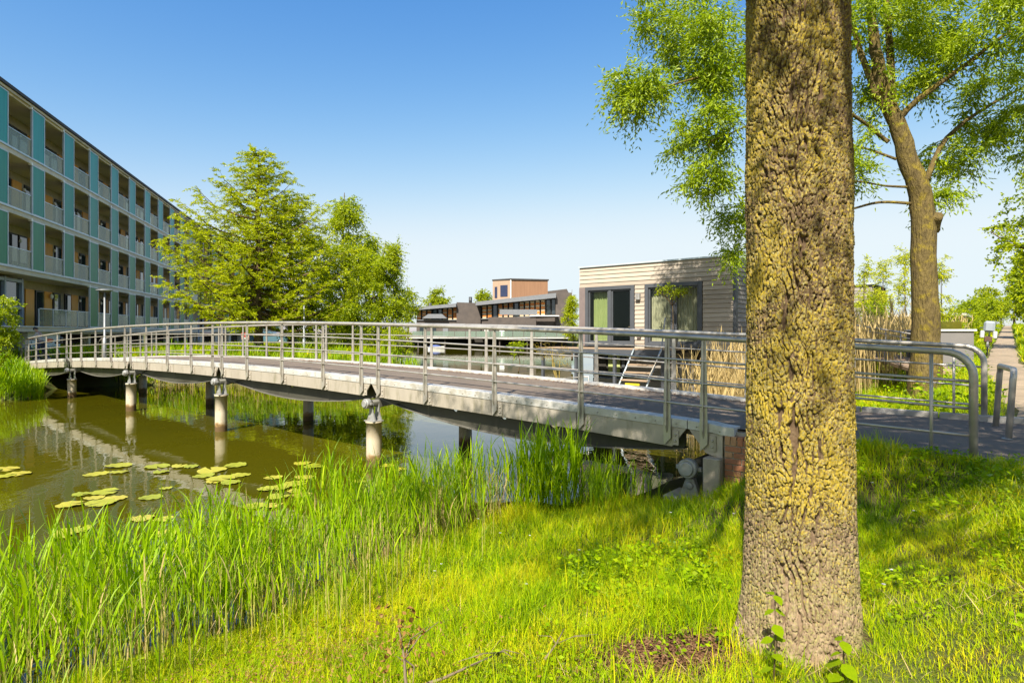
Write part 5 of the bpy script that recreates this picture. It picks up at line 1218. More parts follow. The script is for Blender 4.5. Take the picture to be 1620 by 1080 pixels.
# zinc bay, balcony and lower extension of the right house
rb('balcony_front', (fx(797) - fx(761) + 2.6, -2.2, fz(497) + 0.3), (6.6, 0.12, 0.95), M['zinc'])
rb('bay', (fx(775) - fx(761) + 4.0, -0.9, 3.5), (8.4, 2.6, fz(498) - 2.0 - 0.1), M['slate'])
for x_, m_ in ((3.2, M['white_wall']), (4.6, M['window']), (8.0, M['window'])): rb('bay_window', (x_ + 0.6, -2.25, 2.9), (0.85, 0.1, 1.8), m_)
rb('awning', (fx(860) - fx(761), -1.4, fz(500)), (5.2, 2.2, 0.14), M['lamp_white'])
# conical zinc bay of the left house, chimneys, ridge behind
MB().prism([Vector((fx(665) - fx(653), -1.0, fz(503))), Vector((fx(705) - fx(653), -1.0, fz(503))), Vector((fx(697) - fx(653), -1.0, fz(496))), Vector((fx(675) - fx(653), -1.0, fz(496)))], (0, 1.6, 0)).build('zinc_bay', M['zinc'], hB)
MB().tube([(fx(740) - fx(653), 4, fz(480)), (fx(740) - fx(653), 4, fz(466))], 0.32, 10).build('chimney', M['dark_frame'], hB)
MB().tube([(fx(672) - fx(653), 4, fz(486)), (fx(672) - fx(653), 4, fz(476))], 0.28, 10).build('chimney', M['dark_frame'], hB)
h4 = empty('terraced_house', (fx(862), DH + 14, 0), 0, 'dark pitched slate roof showing behind the right terraced house', 'house')
MB().prism([Vector((0, 0, 9)), Vector((6.5, 0, 9.0)), Vector((5.2, 0, 11.5)), Vector((1, 0, 11.0))], (0, 6, 0)).build('roof', M['slate'], h4)
MB().box((3.2, 3, 5), (6, 5.6, 8)).build('wall', M['slate'], h4)
# small moored boat
bt = empty('rowing_boat', at(690, 543, 96), 0.2, 'small blue and white covered boat moored at the far houses', 'boat'); bt.location.z = 0.0; bt.scale = (.6, .6, .6)
hullv = []
for i in range(9):
    t = i / 8; wd = 0.75 * math.sin(min(1, t * 1.35 + .25) * math.pi * .55) * (1 if t < .8 else (1 - (t - .8) * 3.5)); x = -2.2 + 4.4 * t
    hullv += [(x, -wd, 0.65 + .2 * t * t), (x, -wd * .7, 0.05), (x, wd * .7, 0.05), (x, wd, 0.65 + .2 * t * t)]
MB().add(hullv, [(i * 4 + k, i * 4 + k + 1, i * 4 + k + 5, i * 4 + k + 4) for i in range(8) for k in range(3)] + [(0, 1, 2, 3), (35, 34, 33, 32)]).build('hull', M['lamp_white'], bt)
M['blue_cover'] = pmat('blue_tarpaulin', (0.10, 0.14, 0.34), (0.08, 0.11, 0.28), rough=0.6)
cv = []
for i in range(7):
    t = i / 6; x = -1.9 + 3.4 * t; wd = 0.72 * math.sin((0.25 + .6 * t) * math.pi); hh = 0.75 + 0.45 * math.sin(t * math.pi)
    cv += [(x, -wd, 0.68), (x, -wd * .5, hh), (x, wd * .5, hh), (x, wd, 0.68)]
MB().add(cv, [(i * 4 + k, i * 4 + k + 1, i * 4 + k + 5, i * 4 + k + 4) for i in range(6) for k in range(3)] + [(0, 1, 2, 3), (27, 26, 25, 24)], True).build('cover', M['blue_cover'], bt)
# ------------------------------------------------------------------ street furniture, bicycles, people
M['lamp_post'] = pmat('pale_grey_lamp_post', (0.34, 0.36, 0.38), (0.29, 0.31, 0.33), rough=0.5, metal=0.3)
def lamp_post(px, top, d, zb, label):
    p = at(px, top, d); h = p.z - zb
    o = empty('street_lamp', (p.x, p.y, zb), 0, label, 'street lamp', 'flat disc lamps on the left bank')
    MB().tube([(0, 0, -0.2), (0, 0, 1.1), (0, 0, 1.12), (0, 0, h)], [0.075, 0.075, 0.05, 0.04], 10).build('pole', M['lamp_post'], o)
    MB().lathe([(0.05, h - 0.05), (0.28, h - 0.02), (0.38, h + 0.02), (0.37, h + 0.05), (0.16, h + 0.08)], (0, 0, 0), n=20).build('lamp_head', M['lamp_post'], o)
lamp_post(165.5, 460, 30.5, 1.25, 'grey disc lamp post in front of the apartment block, nearest on the left')
lamp_post(314, 485, 52, 1.25, 'grey disc lamp post left of the conifer trunk')
lamp_post(386, 496, 62, 1.25, 'grey disc lamp post close beside the conifer trunk')
lamp_post(481, 470, 33.0, 1.2, 'pale lamp post in front of the dense green trees')

M['tyre'] = pmat('black_rubber', (0.022, 0.022, 0.022), (0.016, 0.016, 0.016), rough=0.8)
M['black_paint'] = pmat('black_enamel', (0.025, 0.025, 0.028), (0.02, 0.02, 0.022), rough=0.35)
M['chrome'] = pmat('chrome', (0.6, 0.6, 0.6), (0.5, 0.5, 0.5), rough=0.25, metal=0.9)
def bicycle(loc, rz, label, bags=None, lean=0.0, frame='black_paint'):
    """x forward, wheels at x=0 (rear) and x=1.1"""
    o = empty('bicycle', loc, rz, label, 'bicycle'); o.rotation_euler = (lean, 0, rz); fm = M[frame]
    for x in (0.0, 1.10):
        mb = MB(); n = 28; ring = [(x + 0.325 * math.cos(TAU * i / n), 0, 0.34 + 0.325 * math.sin(TAU * i / n)) for i in range(n + 1)]
        mb.tube(ring, 0.019, 6, caps=False); w = mb.build('wheel', M['tyre'], o)
        sp = MB()
        for i in range(12):
            a = TAU * i / 12; sp.tube([(x, 0.02 if i % 2 else -0.02, 0.34), (x + 0.31 * math.cos(a), 0, 0.34 + 0.31 * math.sin(a))], 0.0025, 3, caps=False)
        sp.tube([(x, -0.05, 0.34), (x, 0.05, 0.34)], 0.022, 8); sp.build('spokes', M['chrome'], w)
    fr = MB(); bb_, st_, hd, hd2 = (0.44, 0, 0.30), (0.28, 0, 0.82), (0.90, 0, 0.86), (0.93, 0, 0.70)
    for a, e, r in ((bb_, st_, .017), (bb_, hd2, .02), ((0.30, 0, 0.74), hd, .016), ((0, 0, 0.34), bb_, .012), ((0, 0, 0.34), (0.30, 0, .74), .010), (hd, hd2, .02), (hd2, (1.10, 0, 0.34), .014)):
        fr.tube([a, e], r, 7)
    fr.build('frame', fm, o)
    MB().tube([(0.28, 0, 0.80), (0.26, 0, 0.94)], 0.013, 6).build('seat_post', M['chrome'], o)
    sd = MB(); sv = []
    for i in range(6):
        t = i / 5; wd = 0.10 * (1 - t) ** 0.6 + 0.018; x = 0.14 + 0.28 * t
        sv += [(x, -wd, 0.945), (x, -wd * .6, 0.985), (x, wd * .6, 0.985), (x, wd, 0.945)]
    sd.add(sv, [(i * 4 + k, i * 4 + (k + 1) % 4, i * 4 + 4 + (k + 1) % 4, i * 4 + k + 4) for i in range(5) for k in range(4)] + [(0, 1, 2, 3), (23, 22, 21, 20)], True); sd.build('saddle', M['black_paint'], o)
    MB().tube([(0.90, 0, 0.86), (0.87, 0, 1.04), (0.90, 0.10, 1.07), (0.84, 0.27, 1.06), (0.72, 0.30, 1.05)], 0.012, 7).tube([(0.87, 0, 1.04), (0.90, -0.10, 1.07), (0.84, -0.27, 1.06), (0.72, -0.30, 1.05)], 0.012, 7).build('handlebar', M['chrome'], o)
    ck = MB().lathe([(0.09, 0), (0.09, 0.008)], (0.44, -0.05, 0.30), axis=(0, -1, 0), n=16)
    ck.tube([(0.44, -0.06, 0.30), (0.52, -0.07, 0.16)], 0.009, 5).tube([(0.44, 0.06, 0.30), (0.36, 0.07, 0.44)], 0.009, 5); ck.build('crank', M['chrome'], o)
    MB().box((0.53, -0.12, 0.16), (0.09, 0.09, 0.02)).build('pedal', M['black_paint'], o); MB().box((0.35, 0.12, 0.44), (0.09, 0.09, 0.02)).build('pedal', M['black_paint'], o)
    rk = MB(); rk.box((-0.05, 0, 0.74), (0.42, 0.13, 0.015))
    for s_ in (-1, 1): rk.tube([(0, s_ * 0.06, 0.36), (-0.12, s_ * .06, .74)], 0.006, 4)
    rk.build('rack', fm, o)
    mg = MB(); a0 = [math.radians(a) for a in range(20, 181, 20)]; vv = []
    for a in a0: vv += [(0.37 * math.cos(a), -0.03, 0.34 + 0.37 * math.sin(a)), (0.37 * math.cos(a), 0.03, 0.34 + 0.37 * math.sin(a))]
    mg.add(vv, [(2 * i, 2 * i + 1, 2 * i + 3, 2 * i + 2) for i in range(len(a0) - 1)], True).build('mudguard', fm, o, fix=False)
    if bags: bags(o)
    return o
def rounded(c, s_, name, mat, parent, bv=0.03):
    me = box_me(name, c, s_, mat, bv); return link(name, me, None, parent)
M['red_bag'] = pmat('orange_red_bag', (0.58, 0.16, 0.06), (0.5, 0.13, 0.05), rough=0.7)
M['grey_plastic'] = pmat('light_grey_plastic', (0.34, 0.38, 0.42), (0.30, 0.33, 0.37), rough=0.4)
M['white_fabric'] = pmat('white_fabric', (0.6, 0.6, 0.58), (0.52, 0.52, 0.5), rough=0.8)
M['brown_bag'] = pmat('brown_bag', (0.14, 0.07, 0.05), (0.1, 0.05, 0.035), rough=0.8)
def bags_front(o):
    rounded((0.10, 0, 1.03), (0.30, 0.24, 0.20), 'bag', M['red_bag'], o, 0.06)
    rounded((-0.30, 0, 0.92), (0.30, 0.26, 0.10), 'child_seat', M['black_paint'], o, 0.03); rounded((-0.42, 0, 1.08), (0.08, 0.26, 0.24), 'seat_back', M['black_paint'], o, 0.03)
def bags_path(o):
    rounded((-0.12, 0, 1.10), (0.26, 0.34, 0.42), 'child_seat', M['grey_plastic'], o, 0.07)
    rounded((-0.10, -0.19, 0.80), (0.30, 0.13, 0.28), 'pannier', M['white_fabric'], o, 0.03); rounded((-0.10, 0.19, 0.80), (0.30, 0.13, 0.28), 'pannier', M['white_fabric'], o, 0.03)
    rounded((-0.22, 0, 0.62), (0.10, 0.24, 0.22), 'bag', M['brown_bag'], o, 0.03)
# bicycle pushed off the left end of the bridge: front wheel towards the bush
q = at(82, 560, 30.2); bike_l = bicycle((q.x, q.y, 1.22), math.atan2(-0.25, -0.97), 'black bicycle with an orange red bag being pushed off the left bridge end', bags_front)
pz_ = lambda s_: float(path_z(np.array([s_]))[0]) + 0.03
q = sl(29, -0.66); bicycle((q.x, q.y, pz_(29)), math.atan2(PV.y, PV.x), 'parked bicycle with grey child seat and white panniers beside the footpath', bags_path, lean=0.08)
q = sl(32, -1.75); bicycle((q.x, q.y, pz_(32) - .02), math.atan2(PV.y, PV.x) + 1.2, 'black bicycle leaning among the plants beside the yellow letter box', None, lean=0.12)

# people: one continuous skinned body, clothes as children
M['skin'] = pmat('skin', (0.52, 0.32, 0.22), (0.48, 0.29, 0.2), rough=0.6)
M['hair'] = pmat('dark_hair', (0.018, 0.014, 0.012), (0.012, 0.01, 0.008), rough=0.6)
M['denim'] = pmat('blue_denim', (0.06, 0.085, 0.16), (0.05, 0.07, 0.13), rough=0.85)
M['red_top'] = pmat('red_jersey', (0.55, 0.05, 0.05), (0.48, 0.04, 0.04), rough=0.8)
def stripes():
    m = bpy.data.materials.new('striped_jersey'); N, L = nodes(m); o = N.new('ShaderNodeOutputMaterial'); p = N.new('ShaderNodeBsdfPrincipled'); L.new(p.outputs[0], o.inputs[0]); p.inputs['Roughness'].default_value = 0.85
    tc = N.new('ShaderNodeTexCoord'); sx = N.new('ShaderNodeSeparateXYZ'); L.new(tc.outputs['Object'], sx.inputs[0])
    k = N.new('ShaderNodeMath'); k.operation = 'MULTIPLY'; L.new(sx.outputs[2], k.inputs[0]); k.inputs[1].default_value = 14
    f = N.new('ShaderNodeMath'); f.operation = 'FRACT'; L.new(k.outputs[0], f.inputs[0])
    r = ramp(N, [(0.0, (0.70, 0.68, 0.64)), (0.52, (0.03, 0.035, 0.06))]); r.color_ramp.interpolation = 'CONSTANT'; L.new(f.outputs[0], r.inputs[0]); L.new(r.outputs[0], p.inputs['Base Color'])
    return m
M['striped'] = stripes()
def skin_mesh(name, joints, edges, radii, root=0, sub=2):
    me = bpy.data.meshes.new(name); me.from_pydata([tuple(j) for j in joints], edges, []); o = bpy.data.objects.new(name, me); COL.objects.link(o)
    sk = o.modifiers.new('skin', 'SKIN'); sk.use_smooth_shade = True
    for i, v in enumerate(me.skin_vertices[0].data): v.radius = radii[i] if hasattr(radii[i], '__len__') else (radii[i], radii[i]); v.use_root = (i == root)
    ss_ = o.modifiers.new('sub', 'SUBSURF'); ss_.levels = sub; ss_.render_levels = sub
    dg = bpy.context.evaluated_depsgraph_get(); ev = o.evaluated_get(dg); out = bpy.data.meshes.new_from_object(ev)
    bpy.data.objects.remove(o); out.polygons.foreach_set('use_smooth', [True] * len(out.polygons)); return out
def person(loc, rz, label, J, top, trousers, shoes=None):
    """J: joints in a person frame, x = forward, z up"""
    o = empty('person', loc, rz, label, 'person')
    V_ = lambda k: Vector(J[k])
    names = ['pelvis', 'waist', 'chest', 'neck', 'jaw', 'head']
    for s_ in 'LR': names += ['sh' + s_, 'el' + s_, 'wr' + s_, 'ha' + s_, 'hip' + s_, 'kn' + s_, 'an' + s_, 'to' + s_]
    idx = {n: i for i, n in enumerate(names)}
    rad = dict(pelvis=(.14, .11), waist=(.13, .095), chest=(.15, .11), neck=.05, jaw=.062, head=(.082, .095), sh=.062, el=.042, wr=.029, ha=.036, hip=.085, kn=.055, an=.038, to=.035)
    ed = [('pelvis', 'waist'), ('waist', 'chest'), ('chest', 'neck'), ('neck', 'jaw'), ('jaw', 'head')]
    for s_ in 'LR': ed += [('chest', 'sh' + s_), ('sh' + s_, 'el' + s_), ('el' + s_, 'wr' + s_), ('wr' + s_, 'ha' + s_), ('pelvis', 'hip' + s_), ('hip' + s_, 'kn' + s_), ('kn' + s_, 'an' + s_), ('an' + s_, 'to' + s_)]
    rl = [rad.get(n, rad.get(n[:-1])) for n in names]
    me = skin_mesh('body', [V_(n) for n in names], [(idx[a], idx[b]) for a, b in ed], rl)
    bm = bmesh.new(); bm.from_mesh(me); bm.to_mesh(me); bm.free()
    body = link('body', me, M['skin'], o)
    # face and fingers
    hd = V_('head'); fw = (V_('face') - hd).normalized(); sdv = UP.cross(fw).normalized(); upv = fw.cross(sdv)
    fc = MB(); fc.tube([hd + fw * .085 + upv * .005, hd + fw * .108 - upv * .03, hd + fw * .085 - upv * .035], [.010, .014, .008], 6)
    for s_ in (-1, 1): fc.lathe([(.008, 0), (.02, .01), (.024, .012)], hd + sdv * s_ * .078 - upv * .01, axis=sdv * s_, n=8)
    fc.build('nose_and_ears', M['skin'], body)
    ey = MB()
    for s_ in (-1, 1): ey.lathe([(.004, -.004), (.011, 0), (.006, .006)], hd + fw * .082 + sdv * s_ * .033 + upv * .012, axis=fw, n=8)
    ey.tube([hd + fw * .083 - upv * .058 - sdv * .022, hd + fw * .09 - upv * .058, hd + fw * .083 - upv * .058 + sdv * .022], .005, 5)
    ey.build('eyes_and_mouth', M['hair'], body)
    hr = MB(); n = 12; rows = []
    for i in range(6):
        ph = math.pi * (0.02 + 0.50 * i / 5)
        for k in range(n):
            a = TAU * k / n; dirn = (fw * math.cos(a) + sdv * math.sin(a)) * math.sin(ph) + upv * math.cos(ph)
            drop = -0.06 * max(0, -math.cos(a)) * (i / 5) + 0.02 * max(0, math.cos(a)) * (i / 5)
            rows.append(hd + Vector(dirn) * 0.108 + upv * (drop + .012))
    hr.add(rows, [(i * n + k, i * n + (k + 1) % n, (i + 1) * n + (k + 1) % n, (i + 1) * n + k) for i in range(5) for k in range(n)] + [tuple(range(n))], True); hr.build('hair', M['hair'], o, fix=False)
    fg = MB()
    for s_ in 'LR':
        w, h = V_('wr' + s_), V_('ha' + s_); dv = (h - w).normalized(); sd = dv.cross(UP).normalized() if abs(dv.z) < .95 else Vector((0, 1, 0)); dn = sd.cross(dv)
        for k, ln in enumerate((.065, .075, .07, .055)):
            b0 = h + sd * (-.027 + .018 * k); fg.tube([b0, b0 + dv * ln * .6, b0 + dv * ln * .8 + dn * ln * .45, b0 + dv * ln * .5 + dn * ln * .7], [.009, .009, .008, .006], 5)
        fg.tube([w.lerp(h, .5) + sd * -.03, h + sd * -.05 + dn * .01, h + sd * -.05 + dv * .03 + dn * .03], [.011, .010, .008], 5)
    fg.build('fingers', M['skin'], body)
    # clothes
    tj = ['pelvis', 'waist', 'chest', 'neck', 'shL', 'elL', 'shR', 'elR']; te = [(0, 1), (1, 2), (2, 3), (2, 4), (4, 5), (2, 6), (6, 7)]
    pts = [V_(t) for t in tj]; pts[3] = pts[2].lerp(pts[3], .45)
    link('jersey', skin_mesh('jersey', pts, te, [(.17, .135), (.155, .125), (.175, .135), .075, .08, .058, .08, .058]), top, o)
    lj = ['pelvis', 'hipL', 'knL', 'anL', 'hipR', 'knR', 'anR']; le = [(0, 1), (1, 2), (2, 3), (0, 4), (4, 5), (5, 6)]
    link('trousers', skin_mesh('trousers', [V_(t) for t in lj], le, [(.16, .13), .10, .07, .058, .10, .07, .058]), trousers, o)
    sh = MB()
    for s_ in 'LR': a, t = V_('an' + s_), V_('to' + s_); sh.tube([a - (t - a).normalized() * .07 - UP * .045, a - UP * .03, t - UP * .0, t + (t - a) * .25 - UP * .005], [.045, .055, .048, .03], 8)
    sh.build('shoes', M['white_fabric'], o)
    return o
push = dict(pelvis=(0, 0, .93), waist=(.04, 0, 1.08), chest=(.12, 0, 1.30), neck=(.17, 0, 1.44), jaw=(.23, 0, 1.52), head=(.26, 0, 1.59), face=(.40, .02, 1.53),
            shL=(.13, .18, 1.37), elL=(.25, .24, 1.13), wrL=(.44, .25, 1.06), haL=(.52, .25, 1.05), shR=(.13, -.18, 1.37), elR=(.20, -.26, 1.12), wrR=(.40, -.30, 1.06), haR=(.48, -.30, 1.05),
            hipL=(0, .10, .88), knL=(.16, .10, .50), anL=(.10, .10, .10), toL=(.25, .10, .05), hipR=(0, -.10, .88), knR=(-.02, -.10, .49), anR=(-.28, -.10, .12), toR=(-.16, -.10, .04))
stand = dict(push); stand.update(waist=(0, 0, 1.1), chest=(0, 0, 1.33), neck=(.01, 0, 1.47), jaw=(.03, 0, 1.55), head=(.03, 0, 1.62), face=(.2, 0, 1.60), shL=(0, .18, 1.40), elL=(.02, .24, 1.12), wrL=(.10, .24, .90), haL=(.12, .23, .82),
            shR=(0, -.18, 1.40), elR=(.02, -.24, 1.12), wrR=(.10, -.24, .90), haR=(.12, -.23, .82), knL=(.03, .10, .50), anL=(0, .10, .10), toL=(.14, .11, .05), knR=(.02, -.10, .5), anR=(-.02, -.10, .1), toR=(.12, -.11, .05))
fwd = Vector((-0.97, -0.25, 0)); bp_ = bike_l.location
pp = bp_ + fwd * 0.62 + Vector((0.25, -0.97, 0)) * -0.42
person((pp.x, pp.y, 1.24), math.atan2(fwd.y, fwd.x), 'person in a striped jersey pushing a bicycle at the left end of the bridge', push, M['striped'], M['denim'])
q = at(388, 545, 47); person((q.x, q.y, gz(q.x, q.y)), -1.0, 'person in a red top standing near the conifer trunk beyond the bridge', stand, M['red_top'], M['white_fabric'])

# parked car behind the tree trunks, only roof and windows show over the grass
def car(loc, rz, label, paint):
    o = empty('parked_car', loc, rz, label, 'car'); prof = [(-2.05, .35), (-2.1, .75), (-1.95, .92), (-1.45, 1.40), (-.9, 1.46), (.25, 1.44), (.95, 1.0), (1.9, .88), (2.08, .65), (2.05, .35)]
    mb = MB(); mb.prism([Vector((x, -.82, z)) for x, z in prof], (0, 1.64, 0)); mb.build('body', paint, o, bevel=0.06)
    for s_ in (-1, 1):
        MB().prism([Vector((-1.40, s_ * .80, .96)), Vector((-1.2, s_ * .80, 1.34)), Vector((-.35, s_ * .80, 1.37)), Vector((-.35, s_ * .80, .97))], (0, s_ * .03, 0)).build('side_window', M['window'], o)
        MB().prism([Vector((-.27, s_ * .80, .97)), Vector((-.27, s_ * .80, 1.37)), Vector((.22, s_ * .80, 1.35)), Vector((.78, s_ * .80, .99))], (0, s_ * .03, 0)).build('side_window', M['window'], o)
        for x in (-1.3, 1.3):
            w = MB().lathe([(.2, 0), (.31, .01), (.33, .06), (.33, .16), (.31, .2)], (x, s_ * .68, .33), axis=(0, s_, 0), n=20).build('wheel', M['tyre'], o)
            MB().lathe([(.2, .2), (.18, .215), (.05, .22)], (x, s_ * .68, .33), axis=(0, s_, 0), n=16).build('rim', M['chrome'], w)
        MB().box((2.02, s_ * .58, .68), (.12, .34, .14)).build('headlight', M['lamp_white'], o); MB().box((-2.08, s_ * .6, .78), (.10, .28, .16)).build('tail_light', M['red_top'], o)
    MB().prism([Vector((.32, -.68, 1.40)), Vector((.32, .68, 1.40)), Vector((.92, .72, 1.03)), Vector((.92, -.72, 1.03))], (.03, 0, .04)).build('windscreen', M['window'], o)
    return o
M['car_blue'] = pmat('petrol_blue_paint', (0.10, 0.20, 0.24), (0.09, 0.18, 0.22), rough=0.25, coat=0.6)
q = at(427, 540, 66); car((q.x, q.y, 1.28), 0.1, 'petrol blue parked car behind the conifer trunk', M['car_blue'])

# things along the footpath on the right
gr = pmat('mid_grey_panel', (0.20, 0.185, 0.18), (0.17, 0.16, 0.155), rough=0.7, scale=2)
q0, q1 = at(1487, 526, 21.0), at(1541, 526, 17.6)
sb = empty('storage_box', (q0.x, q0.y, gz(q0.x, q0.y) - .1), math.atan2(q1.y - q0.y, q1.x - q0.x), 'grey panelled storage box with white lid beside the footpath', 'box')
ln = (q1 - q0).length; hz_ = at(1530, 524, 18.3).z - sb.location.z
for i in range(3): link('panel', box_me('panel', (ln * (i + .5) / 3, -0.5, hz_ / 2), (ln / 3 - 0.012, 1.0, hz_), gr, 0.008), None, sb)
link('lid', box_me('lid', (ln / 2, -0.5, hz_ + .03), (ln + .10, 1.12, 0.055), M['white_wall'], 0.008), None, sb)
lb_ = empty('letter_box_stand', sl(24.5, -1.75, 0), math.atan2(PV.y, PV.x) + 0.25, 'white letter box stand with a bright yellow top beside the footpath', 'letter box'); lb_.location.z = pz_(24.5) - .05
for i in range(2): link('box', box_me('box', (0, -.24 + i * .48, .80), (.34, .44, .50), M['white_wall'], .01), None, lb_)
link('top', box_me('top', (0, 0, 1.24), (.42, 1.05, .28), M['yellow'], .01), None, lb_)
for y_ in (-.4, .4): MB().tube([(0, y_, -.2), (0, y_, .6)], .03, 6).build('leg', M['alu'], lb_)
link('number_plate', box_me('side_post', (0, .62, .8), (.06, .06, 1.3), M['red_bag']), None, lb_)
# gangway handrail running down from the houseboat to the footpath
gw = empty('gangway', at(1345, 526, 23.0), 0, 'sloping gangway with pale double handrail in front of the dry reeds', 'gangway'); gw.location.z = 0
a, e = at(1345, 513, 23.0) - gw.location, at(1452, 530, 17.0) - gw.location
a = Vector(a); e = Vector(e)
MB().tube([a, e], .028, 8).build('handrail', M['steel'], gw); MB().tube([a - UP * .14, e - UP * .14], .018, 6).build('rail', M['steel'], gw)
for i in range(6): p_ = a.lerp(e, i / 5); MB().tube([p_, p_ - UP * 1.0], .018, 6).build('post', M['steel'], gw)
side = (e - a).normalized().cross(UP) * -1.0
MB().hexa([a - UP * 1.1, e - UP * 1.1, e - UP * 1.1 + side * 1.1, a - UP * 1.1 + side * 1.1], [a - UP * 1.0, e - UP * 1.0, e - UP * 1.0 + side * 1.1, a - UP * 1.0 + side * 1.1]).build('walkway', M['deck_board'], gw)
bn = empty('litter_bin', sl(48, 1.15, pz_(48)), 0, 'dark green litter bin on a post right of the footpath', 'bin')
M['bin_green'] = pmat('dark_green_bin', (0.02, 0.06, 0.06), (0.015, 0.05, 0.05), rough=0.5)
MB().tube([(0, 0, -.1), (0, 0, .5)], .04, 8).build('post', M['bin_green'], bn); MB().lathe([(.17, .4), (.19, .42), (.20, 1.05), (.18, 1.1), (.1, 1.12)], (0, 0, 0), n=16).build('bucket', M['bin_green'], bn)
# two timber posts at the far right
for i, lb in enumerate(('weathered orange timber fence post right of the footpath, nearer one', 'weathered orange timber fence post right of the footpath, farther one')):
    q = sl(44 + i * 3, 1.9); f_ = MB().prism([Vector((-.09, -.09, 0)), Vector((.09, -.09, 0)), Vector((.09, .09, 0)), Vector((-.09, .09, 0))], (0, 0, 1.15)).build('fence_post', M['deck_board'], None, bevel=.015)
    f_.location = (q.x, q.y, gz(q.x, q.y) - .05); tag(f_, lb, 'post', 'timber posts')
# ------------------------------------------------------------------ grass, reeds, water lilies, small plants
def blades(pos, az, lean, length, width, bend, rng, nseg=3):
    """curved tapering strips; returns verts, quads, tris"""
    n = len(pos); hx, hy = np.cos(az), np.sin(az)
    face = az + np.pi / 2 + rng.normal(0, 0.5, n); sx, sy = np.cos(face), np.sin(face)
    V = np.zeros((n, 2 * nseg + 1, 3)); ang = lean.copy(); p = pos.copy(); seg = length / nseg
    for k in range(nseg + 1):
        f = k / nseg
        if k < nseg:
            w = width * (1 - 0.75 * f ** 1.6) * (0.6 + 0.4 * min(1, f * 3)) * 0.5
            V[:, 2 * k, 0] = p[:, 0] - sx * w; V[:, 2 * k, 1] = p[:, 1] - sy * w; V[:, 2 * k, 2] = p[:, 2]
            V[:, 2 * k + 1, 0] = p[:, 0] + sx * w; V[:, 2 * k + 1, 1] = p[:, 1] + sy * w; V[:, 2 * k + 1, 2] = p[:, 2]
        else: V[:, 2 * k] = p
        p = p + np.stack([hx * np.sin(ang) * seg, hy * np.sin(ang) * seg, np.cos(ang) * seg], 1); ang = ang + bend / nseg
    b = (np.arange(n) * (2 * nseg + 1))[:, None]
    q = np.concatenate([b + np.array([[2 * k, 2 * k + 1, 2 * k + 3, 2 * k + 2]]) for k in range(nseg - 1)], 0) if nseg > 1 else None
    t = b + np.array([[2 * nseg - 2, 2 * nseg - 1, 2 * nseg]])
    return V.reshape(-1, 3), q, t
def merge(parts):
    vs, qs, ts, o = [], [], [], 0
    for v, q, t in parts:
        vs.append(v)
        if q is not None: qs.append(q + o)
        if t is not None: ts.append(t + o)
        o += len(v)
    return np.concatenate(vs), (np.concatenate(qs) if qs else None), (np.concatenate(ts) if ts else None)
def stuff(name, parts, mat, label, cat):
    v, q, t = merge(parts); o = link(name, np_mesh(name, v, q, t), mat); return tag(o, label, cat, kind='stuff')

M['grass'] = leafmat('grass_blade', [(0.038, 0.095, 0.006), (0.045, 0.105, 0.006), (0.088, 0.163, 0.008), (0.152, 0.212, 0.012), (0.23, 0.235, 0.05)], trans=0.40, scale=1.3, gloss=0.10, rw=0.40, nw=0.95)
M['lawn'] = leafmat('lawn_blade', [(0.045, 0.105, 0.006), (0.052, 0.115, 0.006), (0.098, 0.170, 0.008), (0.162, 0.220, 0.012), (0.24, 0.245, 0.05)], trans=0.40, scale=1.6, gloss=0.10, rw=0.40, nw=0.95)
M['reed'] = leafmat('fresh_reed', [(0.055, 0.115, 0.010), (0.095, 0.175, 0.014), (0.165, 0.24, 0.022)], trans=0.42, scale=0.8, gloss=0.16)
M['reed_stem'] = leafmat('reed_stem', [(0.20, 0.25, 0.03), (0.33, 0.33, 0.06), (0.46, 0.38, 0.13)], gain=False, trans=0.2, scale=1.2, gloss=0.1)
M['dry_reed'] = leafmat('dry_reed', [(0.34, 0.24, 0.09), (0.47, 0.35, 0.15), (0.60, 0.47, 0.24)], gain=False, trans=0.25, tcol=(1.1, 1.0, .7), scale=0.8, gloss=0.06)
M['herb'] = leafmat('herb_leaf', [(0.055, 0.115, 0.008), (0.095, 0.165, 0.012), (0.15, 0.215, 0.018)], trans=0.4, scale=1.5)

TX, TY = 1.605, 3.36
def path_dist(x, y):
    s = PV.x * x + PV.y * y; l = RV.x * x + RV.y * y
    d1 = np.abs(l - path_c(s)) - path_h(s)
    inr = np.maximum(np.maximum(S_NEAR + 0.02 - s, s - S_FAR + 0.02), np.maximum(-3.4 - l, l - 2.0))
    inr2 = np.maximum(np.maximum(S_NEAR - 1.45 - s, s - S_FAR - 0.75), np.maximum(0.25 - l, l - 2.9))
    return np.minimum(np.minimum(d1, inr), inr2)
def under_bridge(x, y):
    t = BV.x * (x - B0.x) + BV.y * (y - B0.y); w = PV.x * (x - B0.x) + PV.y * (y - B0.y)
    return (t > -0.75) & (t < NS * SPAN + 1) & (w > -0.02) & (w < W_BR + 0.05)
def scatter(n, x0, x1, y0, y1, rng, cond=None, near=None):
    x = rng.uniform(x0, x1, n); y = rng.uniform(y0, y1, n)
    k = np.abs(x) < 0.95 * np.maximum(y, 0) + 1.2                    # a little wider than the view
    x, y = x[k], y[k]
    pd = path_dist(x, y); sd = water_sd(x, y); edge = 0.02 + 0.24 * vnoise(x * 3, y * 3, 31)
    k = (pd > edge) & (sd > 0.02) & ((x - TX) ** 2 + (y - TY) ** 2 > 0.35 ** 2) & ~under_bridge(x, y)
    if cond is not None: k &= cond(x, y, pd, sd)
    x, y = x[k], y[k]; return np.stack([x, y, ground_z(x, y) - 0.01], 1)
rg = np.random.default_rng(77)
def litter_mask(x, y): return np.exp(-(((x - 0.86) / 0.42) ** 2 + ((y - 3.40) / 0.34) ** 2))      # bare patch left of the trunk
